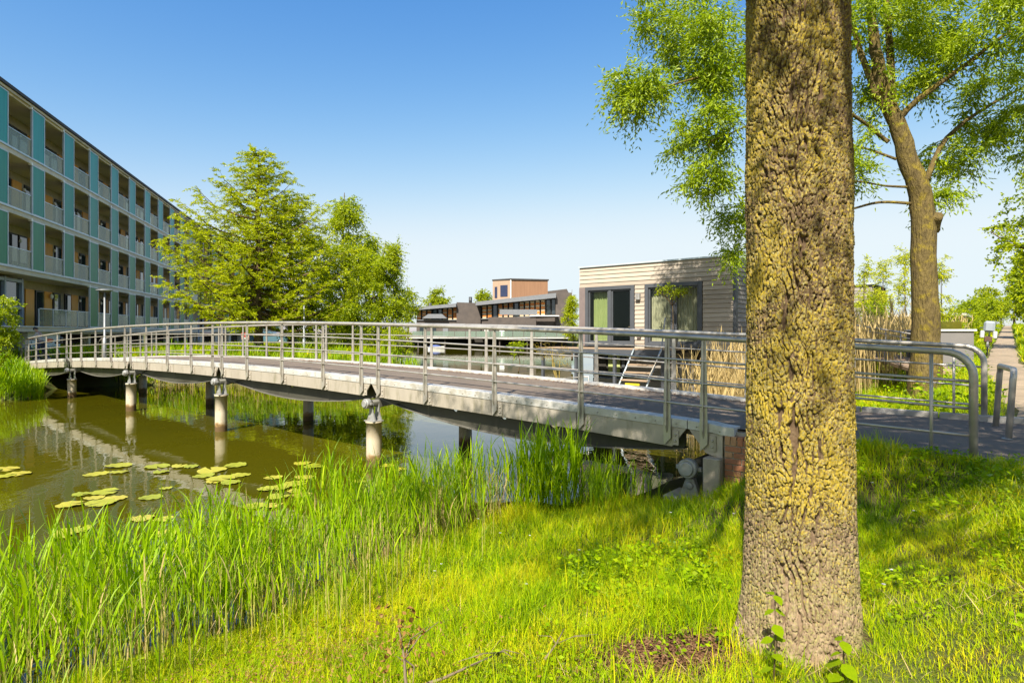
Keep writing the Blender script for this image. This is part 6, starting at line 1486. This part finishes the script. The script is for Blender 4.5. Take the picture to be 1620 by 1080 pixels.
def lawn_side(x, y): return (RV.x * x + RV.y * y) > (-0.75 + 0.25 * (vnoise(x, y, 9) - .5))       # mown side, right of the trunk
parts = []
def add_grass(n, box, lm, wm, cond, nseg, lean=0.45, bend=0.9):
    p = scatter(n, *box, rg, cond); m = len(p)
    cl = vnoise(p[:, 0] * 2.2, p[:, 1] * 2.2, 12); c2 = vnoise(p[:, 0] * 7, p[:, 1] * 7, 13)
    ln = lm * (0.5 + 0.7 * cl + 0.5 * c2) * rg.uniform(.6, 1.3, m)
    return blades(p, rg.uniform(0, TAU, m), np.abs(rg.normal(0, lean, m)), ln, wm * rg.uniform(.7, 1.4, m), rg.normal(bend, .5, m), rg, nseg)
near = lambda x, y, pd, sd: ~lawn_side(x, y) & (rg.random(len(x)) > litter_mask(x, y) * 1.5)
parts.append(add_grass(165000, (-4.2, 3.2, 1.6, 5.4), 0.125, 0.0052, near, 2))
parts.append(add_grass(95000, (-3.5, 5.6, 5.2, 10.5), 0.165, 0.0075, lambda x, y, pd, sd: (~lawn_side(x, y) | (y > 7.5)), 2))
# longer tufts
tc = scatter(330, -4, 4.2, 1.9, 10, rg, lambda x, y, pd, sd: ~lawn_side(x, y)); tp = np.repeat(tc, 26, 0); tp[:, :2] += rg.normal(0, .055, (len(tp), 2)); tp[:, 2] = ground_z(tp[:, 0], tp[:, 1]) - .01; m = len(tp)
parts.append(blades(tp, rg.uniform(0, TAU, m), np.abs(rg.normal(.15, .22, m)), rg.uniform(.14, .36, m), rg.uniform(.004, .008, m), rg.normal(.8, .5, m), rg, 4))
stuff('grass', parts, M['grass'], 'long uneven grass on the bank left of the foreground trunk', 'grass')
lawn = lambda x, y, pd, sd: lawn_side(x, y) & (y < 7.5)
p1 = [add_grass(190000, (1.0, 7.5, 1.5, 5.2), 0.066, 0.0042, lawn, 2, .7, .8), add_grass(70000, (1.5, 8.5, 5.0, 7.6), 0.10, 0.0055, lawn, 3)]
edge_ = lambda x, y, pd, sd: (pd < 0.55) & (y < 12)
p1.append(add_grass(60000, (1.0, 9, 3.0, 12), 0.13, 0.0065, edge_, 3))
stuff('lawn', p1, M['lawn'], 'short sunlit lawn to the right of the foreground trunk', 'grass')
p2 = [add_grass(60000, (-2, 14, 10, 16), 0.28, 0.012, None, 3), add_grass(100000, (4, 34, 15, 36), 0.30, 0.032, None, 2), add_grass(50000, (14, 90, 34, 100), 0.4, 0.10, None, 2)]
stuff('verge_grass', p2, M['grass'], 'rough grass along the footpath verges beyond the bridge', 'grass')
lb2 = lambda x, y, pd, sd: (sd < 16) & ((x + 23.6) ** 2 + (y - 30.6) ** 2 > 9)
p3 = [add_grass(105000, (-30, -4.5, 22, 48), 0.48, 0.055, lb2, 2, .3, .7)]
stuff('bank_grass', p3, M['grass'], 'bright tall grass on the left bank behind the bridge', 'grass')

# reeds: stem and long leaves
def reeds(base, h, rng, nleaf=6, lw=0.016, lean=0.06, leaf_l=0.42, stem_w=0.008, z_leaf=0.25):
    n = len(base); az = rng.uniform(0, TAU, n); ln = np.abs(rng.normal(0, lean, n))
    st = blades(base, az, ln, h, np.full(n, stem_w), np.full(n, 0.06), rng, 3)
    lv = []
    for k in range(nleaf):
        f = z_leaf + (1 - z_leaf) * (k + rng.random(n)) / nleaf
        pos = base + np.stack([np.cos(az) * np.sin(ln) * h * f, np.sin(az) * np.sin(ln) * h * f, h * f * np.cos(ln)], 1)
        lv.append(blades(pos, rng.uniform(0, TAU, n), rng.uniform(.06, .42, n), leaf_l * rng.uniform(.5, 1.25, n) * (0.7 + 0.3 * (h / h.max())), lw * rng.uniform(.6, 1.35, n), rng.normal(.38, .38, n), rng, 4))
    return [st], lv
def reed_zone(n, box, cond, hmin, hmax, rng, z=None, **kw):
    x = rng.uniform(box[0], box[1], n); y = rng.uniform(box[2], box[3], n); sd = water_sd(x, y); k = cond(x, y, sd) & ~under_bridge(x, y); x, y = x[k], y[k]
    cl = vnoise(x * 1.7, y * 1.7, 41); kk = rng.random(len(x)) < 0.18 + 1.15 * cl; x, y, cl = x[kk], y[kk], cl[kk]
    h = (hmin + (hmax - hmin) * np.clip(cl * 0.75 + rng.random(len(x)) * 0.4, 0, 1.1))
    zz = np.maximum(ground_z(x, y), -0.25); h = h - np.minimum(zz, 0)
    return reeds(np.stack([x, y, zz], 1), h, rng, **kw)
S, Lv = [], []
a, b_ = reed_zone(6800, (-6.2, 0.3, 2.6, 9.4), lambda x, y, sd: (sd < 0.35) & (sd > -0.95 - 0.35 * vnoise(x * .9, y * .9, 5)) & (y < 8.7 + 0.4 * x), 0.55, 1.05, rg, nleaf=6, lw=0.016, leaf_l=0.38); S += a; Lv += b_
a, b_ = reed_zone(2600, (-5.6, -0.2, 2.2, 8.6), lambda x, y, sd: (sd < 1.9 - 1.2 * rg.random(len(x))) & (sd > 0.25), 0.35, 0.85, rg, nleaf=4, lw=0.012, leaf_l=0.28); S += a; Lv += b_
stuff('reed_stems', S, M['reed_stem'], 'pale stems of the reeds standing along the near water edge', 'reeds'); stuff('reed_leaves', Lv, M['reed'], 'bright green reed leaves along the near water edge', 'reeds')
# taller clump at the bridge
a, b_ = reed_zone(620, (-0.6, 1.35, 7.3, 8.9), lambda x, y, sd: ((x - 0.50) / 0.46) ** 2 + ((y - 8.1) / 0.36) ** 2 < 1, 0.55, 0.85, rg, nleaf=5, lw=0.024, leaf_l=0.58, z_leaf=.08, lean=.16)
stuff('reed_clump', a + b_, M['reed'], 'tall dark green reed clump in front of the bridge span', 'reeds')
a, b_ = reed_zone(170, (0.95, 1.9, 7.4, 8.6), lambda x, y, sd: sd > -.6, 0.2, 0.5, rg, nleaf=4, lw=0.012, leaf_l=0.4)
stuff('reed_clump', a + b_, M['reed'], 'sparse reeds before the hinge bearing of the bridge', 'reeds')
# left bank reeds
a, b_ = reed_zone(9000, (-30, -18.2, 16, 27), lambda x, y, sd: (sd < 1.6) & (sd > -.4), 0.45, 0.85, rg, nleaf=5, lw=0.035, leaf_l=0.55, stem_w=.02)
stuff('reed_bed', a + b_, M['reed'], 'green reed bed on the left bank below the bridge end', 'reeds')
a, b_ = reed_zone(5200, (-22, -4.6, 28.5, 33), lambda x, y, sd: (sd < .9) & (sd > -.3), 0.7, 1.3, rg, nleaf=4, lw=0.04, leaf_l=0.5, stem_w=.022)
stuff('reed_bed', b_, M['reed'], 'reed fringe at the far water edge under the bridge', 'reeds'); stuff('reed_bed', a, M['dry_reed'], 'dry yellow stems in the far reed fringe under the bridge', 'reeds')
# dry golden reeds beside the houseboat
def dry(n, box, cond, h0_, h1_, sc):
    return reed_zone(n, box, cond, h0_, h1_, rg, nleaf=3, lw=0.02 * sc, leaf_l=0.5, stem_w=0.011 * sc, lean=.12, z_leaf=.45)
a, b_ = dry(8000, (3.4, 12.2, 11.5, 21.5), lambda x, y, sd: (sd > -1.0) & (sd < 1.9) & (RV.x * x + RV.y * y < -2.2) & (y > 13.2), 1.4, 2.5, 1.2)
c_, d_ = dry(6500, (8, 22, 17, 33), lambda x, y, sd: (sd > -1) & (sd < 3.2) & (RV.x * x + RV.y * y < -2.6), 1.7, 3.0, 1.7)
stuff('dry_reed_bed', a + b_ + c_ + d_, M['dry_reed'], 'tall golden dry reeds between houseboat and willow trunk', 'reeds')
a, b_ = dry(900, (26, 36, 33, 42), lambda x, y, sd: (np.abs((RV.x * x + RV.y * y) + 3.6) < 1.4), 1.6, 2.3, 3)
stuff('dry_reed_bed', a + b_, M['dry_reed'], 'distant mound of straw coloured reeds left of the footpath', 'reeds')

# broad-leaved herbs
def herb(n, box, cond, size, h, rng):
    c = scatter(n, *box, rng, cond); P_, D_ = [], []
    k = 16; p = np.repeat(c, k, 0); m = len(p); p[:, :2] += rng.normal(0, .05, (m, 2)); p[:, 2] += rng.uniform(.03, h, m) * (0.5 + vnoise(p[:, 0] * 3, p[:, 1] * 3, 19))
    d = np.stack([rng.normal(0, 1, m), rng.normal(0, 1, m), rng.normal(.15, .35, m)], 1); L_ = rng.uniform(.6, 1.3, m) * size
    v, q = leaf_arrays(p, d, L_, L_ * .55, rng, flat=.5); return (v, q, None)
hp1 = herb(420, (0.2, 3.2, 3.4, 6.6), lambda x, y, pd, sd: (((x - 1.05) / .65) ** 2 + ((y - 4.75) / .75) ** 2 < 1), .045, .22, rg)
hp2 = herb(2600, (-4, 6.5, 2, 8.5), lambda x, y, pd, sd: vnoise(x * 1.1, y * 1.1, 55) > .60, .034, .11, rg)
hp3 = herb(520, (2, 6, 4.8, 8.0), lambda x, y, pd, sd: (pd < 0.9), .05, .14, rg)
stuff('herbs', [hp1, hp2, hp3], M['herb'], 'patches of leafy clover and ground elder in the grass', 'herbs')
a3 = herb(900, (6, 20, 9, 22), lambda x, y, pd, sd: (pd < 3.0), .09, .45, rg)
stuff('verge_herbs', [a3], M['herb'], 'leafy nettles and docks around the foot of the willow', 'herbs')
# yellow flowering patch by the reeds
M['yellow_flower'] = pmat('yellow_petal', (0.75, 0.55, 0.01), (0.65, 0.5, 0.01), rough=0.6)
fp = at(1128, 605, 14.6); n = 500
pp_ = np.stack([fp.x + rg.normal(0, .32, n), fp.y + rg.normal(0, .3, n), np.zeros(n)], 1); pp_[:, 2] = np.maximum(ground_z(pp_[:, 0], pp_[:, 1]), 0) + rg.uniform(.3, .75, n)
v, q = leaf_arrays(pp_, rg.normal(0, 1, (n, 3)), np.full(n, .06), np.full(n, .05), rg); stuff('yellow_flowers', [(v, q, None)], M['yellow_flower'], 'patch of yellow marsh flowers at the foot of the dry reeds', 'flowers')
# white daisies scattered in the lawn
M['white_petal'] = pmat('white_petal', (0.80, 0.80, 0.76), (0.74, 0.74, 0.7), rough=0.7)
dc = np.concatenate([scatter(26, 1.8, 6, 3.2, 7.5, rg), scatter(14, -1, 2.4, 4.5, 7.6, rg)]); P_, D_ = [], []
for c in dc:
    hh = rg.uniform(.08, .16)
    for k in range(9): P_.append((c[0], c[1], c[2] + hh)); D_.append((math.cos(k * .7), math.sin(k * .7), .15))
v, q = leaf_arrays(np.array(P_), np.array(D_), np.full(len(P_), .016), np.full(len(P_), .009), rg, flat=.2); stuff('daisies', [(v, q, None)], M['white_petal'], 'small white daisies dotted over the grass', 'flowers')
# brown litter on the bare patch by the trunk
n = 9000; x = 0.86 + rg.normal(0, .32, n); y = 3.45 + rg.normal(0, .17, n); pz2 = np.stack([x, y, ground_z(x, y) + rg.uniform(.0, .025, n)], 1)
x2 = rg.normal(2.9, .5, 2500); y2 = rg.normal(6.1, .25, 2500); pz3 = np.stack([x2, y2, ground_z(x2, y2) + rg.uniform(0, .02, 2500)], 1)
pz2 = np.concatenate([pz2, pz3]); n = len(pz2)
v, q = leaf_arrays(pz2, np.stack([rg.normal(0, 1, n), rg.normal(0, 1, n), rg.normal(0, .15, n)], 1), rg.uniform(.012, .05, n), rg.uniform(.004, .014, n), rg, flat=.4)
M['bark_litter'] = leafmat('brown_litter', [(0.09, 0.045, 0.025), (0.16, 0.085, 0.045), (0.30, 0.19, 0.10)], gain=False, trans=.1, scale=4, gloss=.04)
stuff('leaf_litter', [(v, q, None)], M['bark_litter'], 'dark brown bark and leaf litter on the bare soil left of the trunk', 'leaf litter')
# dry brown tangle in the near grass
n = 3600; x = rg.normal(-1.35, .55, n); y = rg.normal(3.75, .45, n); zz = ground_z(x, y); k = zz > 0; x, y, zz = x[k], y[k], zz[k]; n = len(x)
v, q = leaf_arrays(np.stack([x, y, zz + rg.uniform(.02, .18, n)], 1), rg.normal(0, 1, (n, 3)), rg.uniform(.015, .035, n), rg.uniform(.005, .012, n), rg)
M['russet'] = leafmat('russet_dead_leaf', [(0.18, 0.09, 0.025), (0.27, 0.15, 0.045), (0.36, 0.24, 0.09)], gain=False, trans=.25, tcol=(1.1, .9, .5), scale=3, gloss=.04)
stuff('dead_leaves', [(v, q, None)], M['russet'], 'curled russet dead leaves caught in the near grass', 'dead leaves')

# ---- water lilies: clusters of floating leaves
M['lily'] = None
def lily_material():
    m = bpy.data.materials.new('lily_leaf'); N, L = nodes(m); o = N.new('ShaderNodeOutputMaterial'); p = N.new('ShaderNodeBsdfPrincipled'); L.new(p.outputs[0], o.inputs[0]); p.inputs['Roughness'].default_value = .38
    oi = N.new('ShaderNodeObjectInfo'); nz = noise_n(N, L, 6, 5); ad = N.new('ShaderNodeMath'); ad.operation = 'MULTIPLY_ADD'; L.new(oi.outputs['Random'], ad.inputs[0]); ad.inputs[1].default_value = .4
    ms = N.new('ShaderNodeMath'); ms.operation = 'MULTIPLY'; L.new(nz.outputs[0], ms.inputs[0]); ms.inputs[1].default_value = .7; L.new(ms.outputs[0], ad.inputs[2])
    r = ramp(N, [(.2, (.18, .22, .012)), (.5, (.30, .31, .02)), (.72, (.40, .35, .04)), (.9, (.28, .16, .045))]); L.new(ad.outputs[0], r.inputs[0]); L.new(r.outputs[0], p.inputs['Base Color'])
    return m
M['lily'] = lily_material()
def lily_mesh(seed):
    rr = random.Random(seed); mb = MB(); n = 26; rings = 3; vs = [(0, 0, .012)]
    ph = rr.uniform(0, 6); ex = rr.uniform(.8, 1.0)
    for r_ in range(1, rings + 1):
        for k in range(n):
            a = .16 + (TAU - .32) * k / (n - 1); rad = r_ / rings * (1 + .04 * math.sin(3 * a + ph) + .03 * math.sin(7 * a)); 
            lift = 0.006 + (.012 * max(0, math.sin(2 * a + ph)) + .006 * math.sin(9 * a)) * (r_ / rings) ** 3
            vs.append((rad * math.cos(a), rad * ex * math.sin(a), lift * 1.0))
    fs = [(0, 1 + k, 2 + k) for k in range(n - 1)] + [(1 + (r_ - 1) * n + k, 1 + r_ * n + k, 2 + r_ * n + k, 2 + (r_ - 1) * n + k) for r_ in range(1, rings) for k in range(n - 1)]
    me = mb.add(vs, fs, True).mesh('leaf'); me.materials.append(M['lily']); return me
lms = [lily_mesh(i) for i in range(6)]
def wpt(px, py): d = EYE * F / (py - H0); return Vector(((px - 810) / F * d, d, 0))
def lily(label, pads):
    c = wpt(*pads[0][:2]); o = empty('water_lily', c, 0, label, 'water lily', 'water lilies floating on the canal')
    for i, (px, py, wpx) in enumerate(pads):
        q = wpt(px, py); r_ = wpx * 0.43 / F * q.y
        l_ = link('leaf', R.choice(lms), None, o, (q - c) + UP * (.004 + .005 * (i % 4)), (R.gauss(0, .015), R.gauss(0, .015), R.uniform(0, TAU))); l_.scale = (r_, r_, 1.0)
lily('lily leaves at the left edge of the water', [(12, 742, 40), (30, 750, 44), (6, 754, 36), (-22, 746, 46)])
lily('upper left pair of lily leaves beside the reflected railing', [(152, 750, 42), (190, 747, 34), (188, 737, 44)])
lily('group of narrow lily leaves right of the upper left pair', [(248, 738, 44), (255, 747, 28), (284, 738, 28), (303, 739, 26)])
lily('large lily cluster under the reflection of the third pier', [(335, 744, 52), (322, 753, 38), (350, 758, 50), (372, 737, 40), (380, 752, 36), (340, 762, 30), (365, 764, 34)])
lily('lily cluster left of the middle with curled brown edges', [(130, 782, 34), (165, 779, 46), (112, 799, 46), (160, 797, 50), (182, 789, 40), (150, 788, 34)])
lily('two lily leaves in the middle of the lower left water', [(238, 787, 40), (262, 773, 22)])
lily('brown edged lily leaves nearest the left reeds', [(108, 842, 54), (126, 838, 40), (98, 849, 34)])
lily('pair of lily leaves left of the front pier', [(478, 733, 32), (497, 738, 38)])
lily('lily cluster at the tips of the reeds right of centre', [(482, 755, 36), (432, 756, 34), (466, 766, 44), (440, 773, 40), (470, 776, 36), (440, 786, 40), (478, 784, 36), (420, 775, 30)])
lily('two small lily leaves at the foot of the front pier', [(613, 737, 26), (634, 743, 24)])
lily('lone lily leaf just left of the front pier reflection', [(568, 762, 26)])
lily('lily leaves half hidden behind the reeds, lower left', [(225, 820, 40), (258, 822, 34), (400, 802, 44), (432, 801, 34), (262, 845, 44), (250, 868, 40)])

# ---- dead branch lying in the grass
def dead_branch(name, label, pts, r0, seed, leaves=0, twigs=5):
    rr = random.Random(seed); base = Vector(pts[0]); o = empty(name, base, 0, label, 'branch'); mb = MB(); P = [Vector(p) - base for p in pts]
    mb.tube(P, [r0 * (1 - .7 * i / (len(P) - 1)) for i in range(len(P))], 8); tw = MB()
    for k in range(twigs):
        i = rr.randrange(1, len(P)); a = P[i]; dv = Vector((rr.gauss(0, 1), rr.gauss(0, .6), rr.uniform(-.1, .9))).normalized() * rr.uniform(.12, .32)
        tw.tube([a, a + dv * .5 + Vector((rr.gauss(0, .02), 0, .02)), a + dv], [r0 * .4, r0 * .3, r0 * .12], 5)
    mb.build('limb', M['deadwood'], o, fix=False); tw.build('twigs', M['deadwood'], o, fix=False)
    if leaves:
        pl_ = []; dl = []
        for k in range(leaves): i = rr.randrange(len(P) // 2, len(P)); q = P[i] + Vector((rr.gauss(0, .09), rr.gauss(0, .07), rr.gauss(.02, .09))); pl_.append(tuple(q)); dl.append((rr.gauss(0, 1), rr.gauss(0, 1), rr.gauss(-.5, .6)))
        Lr = np.array([rr.uniform(.02, .05) for _ in pl_]); leaf_object('dead_leaves', np.array(pl_), np.array(dl), Lr, Lr * .6, M['russet'], o, NR)
M['deadwood'] = pmat('pale_deadwood', (0.24, 0.18, 0.11), (0.15, 0.11, 0.07), rough=.9, scale=14, stretch=(1, 1, .4))
def on(px, d, up): p = at(px, H0, d); return Vector((p.x, p.y, gz(p.x, p.y) + up))
dead_branch('dead_branch', 'upright pale dead branch with curled brown leaves in the near reeds', [on(648, 3.05, -.05), on(647, 3.1, .10), on(641, 3.14, .22), on(640, 3.17, .30), on(634, 3.2, .40), on(630, 3.22, .47)], .012, 4, 90, 4)
dead_branch('fallen_stick', 'long thin stick lying in the grass left of the bare patch', [on(650, 3.25, .10), on(700, 3.32, .11), on(752, 3.40, .13), on(790, 3.48, .13)], .011, 6, 0, 3)
dead_branch('fallen_stick', 'short forked stick in the grass between branch and trunk', [on(862, 3.4, .10), on(880, 3.5, .13), on(893, 3.62, .16)], .007, 8, 0, 3)

# ---- young shoots at the foot of the trunk
def leaf_shape(seed):
    rr = random.Random(seed); mb = MB(); n = 7; vs = []
    for i in range(n):
        t = i / (n - 1); w = math.sin(math.pi * t ** .8) * .36 * (1 + .06 * (-1) ** i); z = -.18 * t * t
        vs += [(t, -w, z + .10 * w), (t, 0, z), (t, w, z + .10 * w)]
    me = mb.add(vs, [(i * 3 + k, i * 3 + k + 3, i * 3 + k + 4, i * 3 + k + 1) for i in range(n - 1) for k in range(2)], True).mesh('leaf'); me.materials.append(M['herb_big']); return me
M['herb_big'] = leafmat('soft_shoot_leaf', [(.045, .085, .008), (.07, .12, .01), (.11, .16, .014)], trans=.4, scale=6)
lsh = [leaf_shape(i) for i in range(3)]
def shoot(label, base, h, pairs, size, lean=(0, 0), seed=0):
    rr = random.Random(seed); o = empty('young_shoot', base, 0, label, 'plant'); top = Vector((lean[0], lean[1], h))
    MB().tube([(0, 0, -.05), top * .5 + Vector((.01, 0, 0)), top], [.005, .004, .002], 6).build('stem', M['stem'], o)
    for i in range(pairs):
        f = .18 + .82 * (i + .5) / pairs; az = i * 1.57 + rr.uniform(-.4, .4)
        for s_ in (0, math.pi):
            l_ = link('leaf', rr.choice(lsh), None, o, top * f, (rr.gauss(0, .2), rr.uniform(-.1, .35), az + s_ + rr.gauss(0, .2))); k = size * rr.uniform(.7, 1.2) * (1 - .35 * f); l_.scale = (k, k, k)
M['stem'] = pmat('reddish_stem', (0.13, 0.09, 0.035), (0.09, 0.06, 0.03), rough=.7)
shoot('tall young shoot with paired leaves in front of the trunk', on(1222, 2.85, 0), .50, 6, .085, (.02, .02), 1)
shoot('low leafy shoot at the right foot of the trunk', on(1330, 2.8, 0), .26, 4, .10, (.01, 0), 2)
shoot('small leafy shoot at the bottom edge below the trunk', on(1262, 2.66, 0), .17, 3, .09, (0, 0), 3)
shoot('low leafy shoot at the bottom edge left of the trunk', on(1195, 2.72, 0), .2, 3, .09, (-.02, 0), 4)

# straw-coloured thatch among the green
p = scatter(16000, -4, 7, 1.8, 8.5, rg, lambda x, y, pd, sd: vnoise(x * 2.5, y * 2.5, 88) > .5); m = len(p); p[:, 2] += rg.uniform(0, .05, m)
stuff('dry_grass', [blades(p, rg.uniform(0, TAU, m), rg.uniform(.7, 1.5, m), rg.uniform(.05, .2, m), rg.uniform(.002, .005, m), rg.normal(.2, .4, m), rg, 3)], M['dry_reed'], 'dead straw coloured blades lying among the green grass', 'grass')
# hedge that closes the verge left of the footpath
for i, (s_, l_, r_, h_, lb) in enumerate([(30, -4.2, 1.5, 2.2, 'rounded green bush right behind the storage box'), (38, -3.2, 1.7, 2.8, 'green bush left of the parked bicycles'), (50, -2.8, 1.8, 3.2, 'leafy bush farther along the left verge of the footpath'), (64, -2.6, 2.0, 3.4, 'farthest leafy bush on the left verge of the footpath')]):
    p = sl(s_, l_); p.z = gz(p.x, p.y) - .1
    tree('shrub', lb, [([p, p + UP * h_ * .5, p + UP * h_ * .9], .05, .01)] + [([p + UP * .2, p + UP * h_ * .5 + Vector((math.cos(a), math.sin(a), 0)) * r_ * .7], .03, .008) for a in np.arange(0, 6, 1.2)], [(p + UP * h_ * .55, (r_, r_, h_ * .45), 44)], None, M['bark'], M['leaf_fresh'], seed=120 + i, cat='shrub', nleaf=110, csize=.5, L=(.10, .18), Wd=.5, twig=.008)

a, b_ = reed_zone(1500, (-6.0, 0.2, 2.6, 9.2), lambda x, y, sd: (sd < 0.8) & (sd > -0.9), 0.35, 0.9, rg, nleaf=2, lw=0.010, leaf_l=0.3, lean=.35, stem_w=.006)
stuff('dead_reeds', a + b_, M['dry_reed'], 'bent and broken straw coloured reed stems among the green reeds', 'reeds')

for i, (s_, l_, lb) in enumerate([(112, -3.0, 'distant round tree left of the end of the footpath'), (120, 0.6, 'distant round tree closing the very end of the footpath'), (110, 4.2, 'distant round tree right of the end of the footpath')]):
    p = sl(s_, l_); p.z = gz(p.x, p.y) - .1
    tree('hedge_tree', lb, [([p, p + UP * 2, p + UP * 5], .2, .04)], [(p + UP * 3.6, (2.4, 2.0, 2.6), 40)], None, M['bark'], M['leaf_mid'], seed=140 + i, nleaf=90, csize=.9, L=(.25, .4), Wd=.55)
